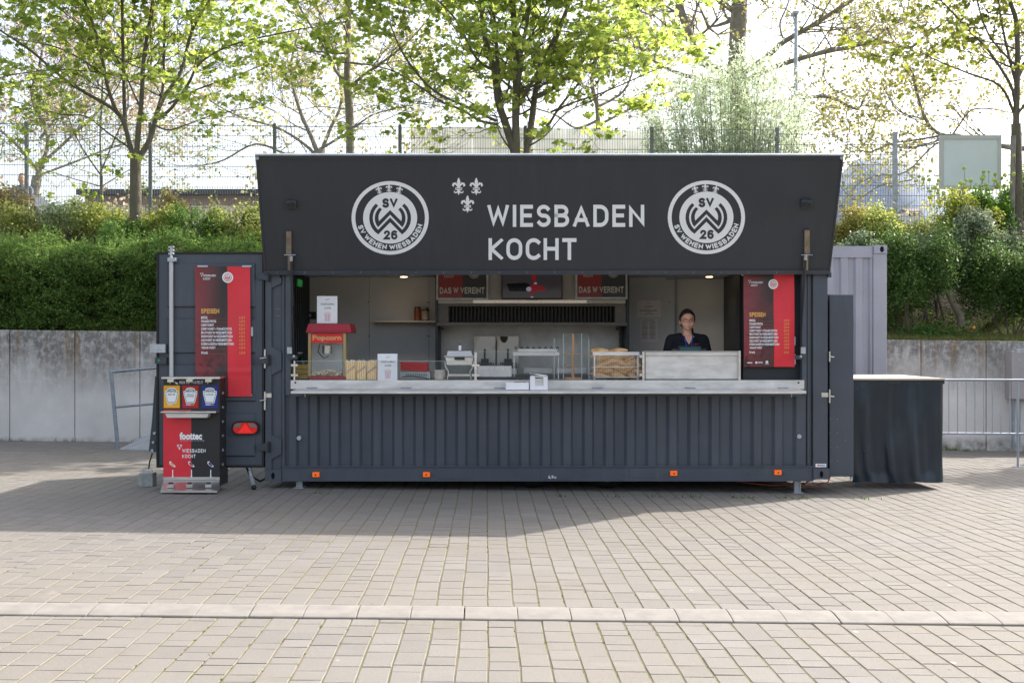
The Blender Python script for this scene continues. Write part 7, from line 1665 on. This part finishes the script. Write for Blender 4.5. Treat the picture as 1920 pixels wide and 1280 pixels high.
B = MB(); B.ball(p(.01, -.152, 1.168), .006, steel, 8, 6); B.build('lanyard_clip', t)
B = MB(); tr_ = mat('charcoal trousers', (.02, .02, .025), .8)
for s_ in (-1, 1): B.tube([p(s_ * .085, 0, .95), p(s_ * .095, 0, .50), p(s_ * .10, .02, .10)], [.105 * k, .075 * k, .06 * k], tr_, 12)
B.ball(p(0, 0, .93), (.178 * k, .126 * k, .09 * k), tr_, 14, 10); remesh(B, 'trousers', t, .012, 2)
B = MB(); 
for s_ in (-1, 1): B.ball(p(s_ * .10, -.05, .045), (.048 * k, .14 * k, .046 * k), black, 12, 8)
for_sh = B
o = B.build('shoes', t)
pb = p; hs_ = 1.09
kb = k
p = lambda a, b, c: (xW + a * kb * hs_, YW2 + b * kb * hs_, zF + (1.705 - (1.705 - c) * hs_) * kb)
k = kb * hs_
# hair: cap drawn back, parting, low tail behind her left ear
hair = mat('dark brown hair', (.035, .020, .014), .45, var=.4, vscale=35, stretch=(1, 4, 1)); B = MB(); n1, n2 = 26, 16; v = []; f = []
for j in range(n2 + 1):
    for i in range(n1):
        th = 2 * math.pi * i / n1; fr = .5 - .5 * math.sin(th)          # 1 at the face side (th=270)
        lim = 150 - 95 * max(0, -math.sin(th)) ** .45 if math.sin(th) < 0 else 150; lim = min(lim, 150)
        if math.sin(th) < 0: lim = 150 - 94 * (max(0, -math.sin(th)) ** .38)
        ph = R(lim * j / n2); rr = 1.055 + .012 * math.sin(th * 13 + j)
        v.append(p(.0765 * rr * math.sin(ph) * math.cos(th), .006 + .096 * rr * math.sin(ph) * math.sin(th), 1.607 + .100 * rr * math.cos(ph)))
for j in range(n2):
    for i in range(n1): f.append((j * n1 + i, (j + 1) * n1 + i, (j + 1) * n1 + (i + 1) % n1, j * n1 + (i + 1) % n1))
B.add(v, f, hair, True); B.ball(p(.035, .095, 1.545), (.03 * k, .03 * k, .035 * k), hair, 12, 8); o = B.build('hair', t); so = o.modifiers.new('s', 'SOLIDIFY'); so.thickness = .006; so.offset = 1
B = MB(); B.tube([p(.035, .10, 1.545), p(.062, .085, 1.50), p(.070, .06, 1.45), p(.062, .05, 1.40)], [.020, .019, .015, .006], hair, 10); B.build('ponytail', t)
# face
B = MB(); eyew = mat('eye white', (.42, .36, .33), .3)
for s_ in (-1, 1): B.ball(p(s_ * .030, -.0835, 1.5905), (.0105 * k, .005 * k, .0042 * k), eyew, 10, 8)
B.build('eyes', t); B = MB()
for s_ in (-1, 1): B.ball(p(s_ * .030, -.0885, 1.5905), (.0050 * k, .0025 * k, .0040 * k), mat('dark iris', (.03, .035, .035), .2), 8, 6)
B.build('irises', t); B = MB()
for s_ in (-1, 1): B.tube([p(s_ * .014, -.0925, 1.606), p(s_ * .032, -.0920, 1.611), p(s_ * .049, -.080, 1.604)], [.002, .0028, .0015], hair, 5)
B.build('eyebrows', t)
lip = mat('rose lips', (.34, .07, .06), .4); B = MB()
def mouth(z0, cz, w, th, m, yo, nm):
    mb_ = MB(); n = 10; pts = []
    for i in range(n + 1):
        u = -1 + 2 * i / n; pts.append(p(u * w, yo + .020 * u * u, z0 + cz * u * u))
    mb_.tube(pts, [max(.0008, th * (1 - abs(-1 + 2 * i / n) ** 2.5)) * k for i in range(n + 1)], m, 6); mb_.build(nm, t)
mouth(1.5335, .0105, .0285, .0030, lip, -.0950, 'upper_lip'); mouth(1.5195, .0200, .0280, .0042, lip, -.0945, 'lower_lip'); mouth(1.5262, .0150, .0290, .0068, mat('teeth', (.85, .72, .60), .4), -.0925, 'teeth')
gf = mat('thin brown glasses frame', (.06, .035, .03), .35, metal=.4); B = MB()
for s_ in (-1, 1):
    c = p(s_ * .0305, -.103, 1.5880); n = 20; B.tube([(c[0] + .0235 * k * math.cos(2 * math.pi * i / n), c[1] + .004 * abs(math.cos(2 * math.pi * i / n)), c[2] + .0205 * k * math.sin(2 * math.pi * i / n)) for i in range(n + 1)], .0014, gf, 6, caps=False)
    B.tube([p(s_ * .054, -.100, 1.592), p(s_ * .074, -.06, 1.592), p(s_ * .081, .0, 1.590)], .0014, gf, 5)
B.tube([p(-.008, -.104, 1.591), p(0, -.106, 1.594), p(.008, -.104, 1.591)], .0014, gf, 5); g_ = B.build('glasses', t)
p = pb; k = kb
B = MB(); Pp = lambda px, py, l: (X(px, 12.78 - .152 * k), 12.78 - .150 * k - l, Z(py, 12.78 - .152 * k)); caps_text(B, 'WIESBADEN', Pp, redd, 1300, 643.4, 1313, 645.2, .2, .2, .004); caps_text(B, 'KOCHT', Pp, redd, 1300, 646, 1308, 647.6, .2, .2, .004); B.build('shirt_print', t)
# ---- far walker behind the fence
xF, YF2 = X(41, 26.5), 26.5; t = thing('person', 'distant person in blue top and white trousers walking behind the fence', 'person', (xF, YF2, 3.83))
s2 = mat('far skin', (.45, .27, .19), .6); body2, p, k = human(t, xF, YF2, 3.83, 1.72, s2, [((-.23, .06, 1.12), (-.21, -.12, .95)), ((.23, -.05, 1.12), (.26, -.22, 1.02))], .016, step=.16)
B = MB(); bl = mat('blue grey top', (.10, .15, .24), .8)
for c, r_ in (((0, .0, 1.0), (.175, .125, .10)), ((0, 0, 1.12), (.155, .12, .14)), ((0, -.01, 1.27), (.178, .126, .14)), ((0, 0, 1.36), (.185, .095, .07))): B.ball(p(*c), tuple(a * k for a in r_), bl, 14, 10)
for s_ in (-1, 1): B.tube([p(s_ * .15, 0, 1.38), p(s_ * .21, 0, 1.33), p(s_ * .235, .03 * -s_, 1.15)], [.06, .062, .055], bl, 10)
remesh(B, 'top', t, .02, 2); B = MB(); wt = mat('white trousers', (.65, .65, .66), .8)
for s_ in (-1, 1): B.tube([p(s_ * .085, 0, .95), p(s_ * .095, -.08 * s_, .50), p(s_ * .10, .02 - .16 * s_, .12)], [.108, .078, .06], wt, 10)
B.ball(p(0, 0, .95), (.178, .126, .09), wt, 12, 8); remesh(B, 'trousers', t, .02, 2)
B = MB(); B.ball(p(0, .02, 1.625), (.085, .100, .095), mat('brown far hair', (.10, .05, .03), .6), 12, 8); B.tube([p(0, .08, 1.62), p(0, .11, 1.45)], [.05, .03], MATS['brown far hair'], 8); B.build('hair', t)
B = MB()
for s_ in (-1, 1): B.ball(p(s_ * .10, -.05 - .16 * s_, .04), (.045, .13, .045), paper, 10, 6)
B.build('shoes', t)
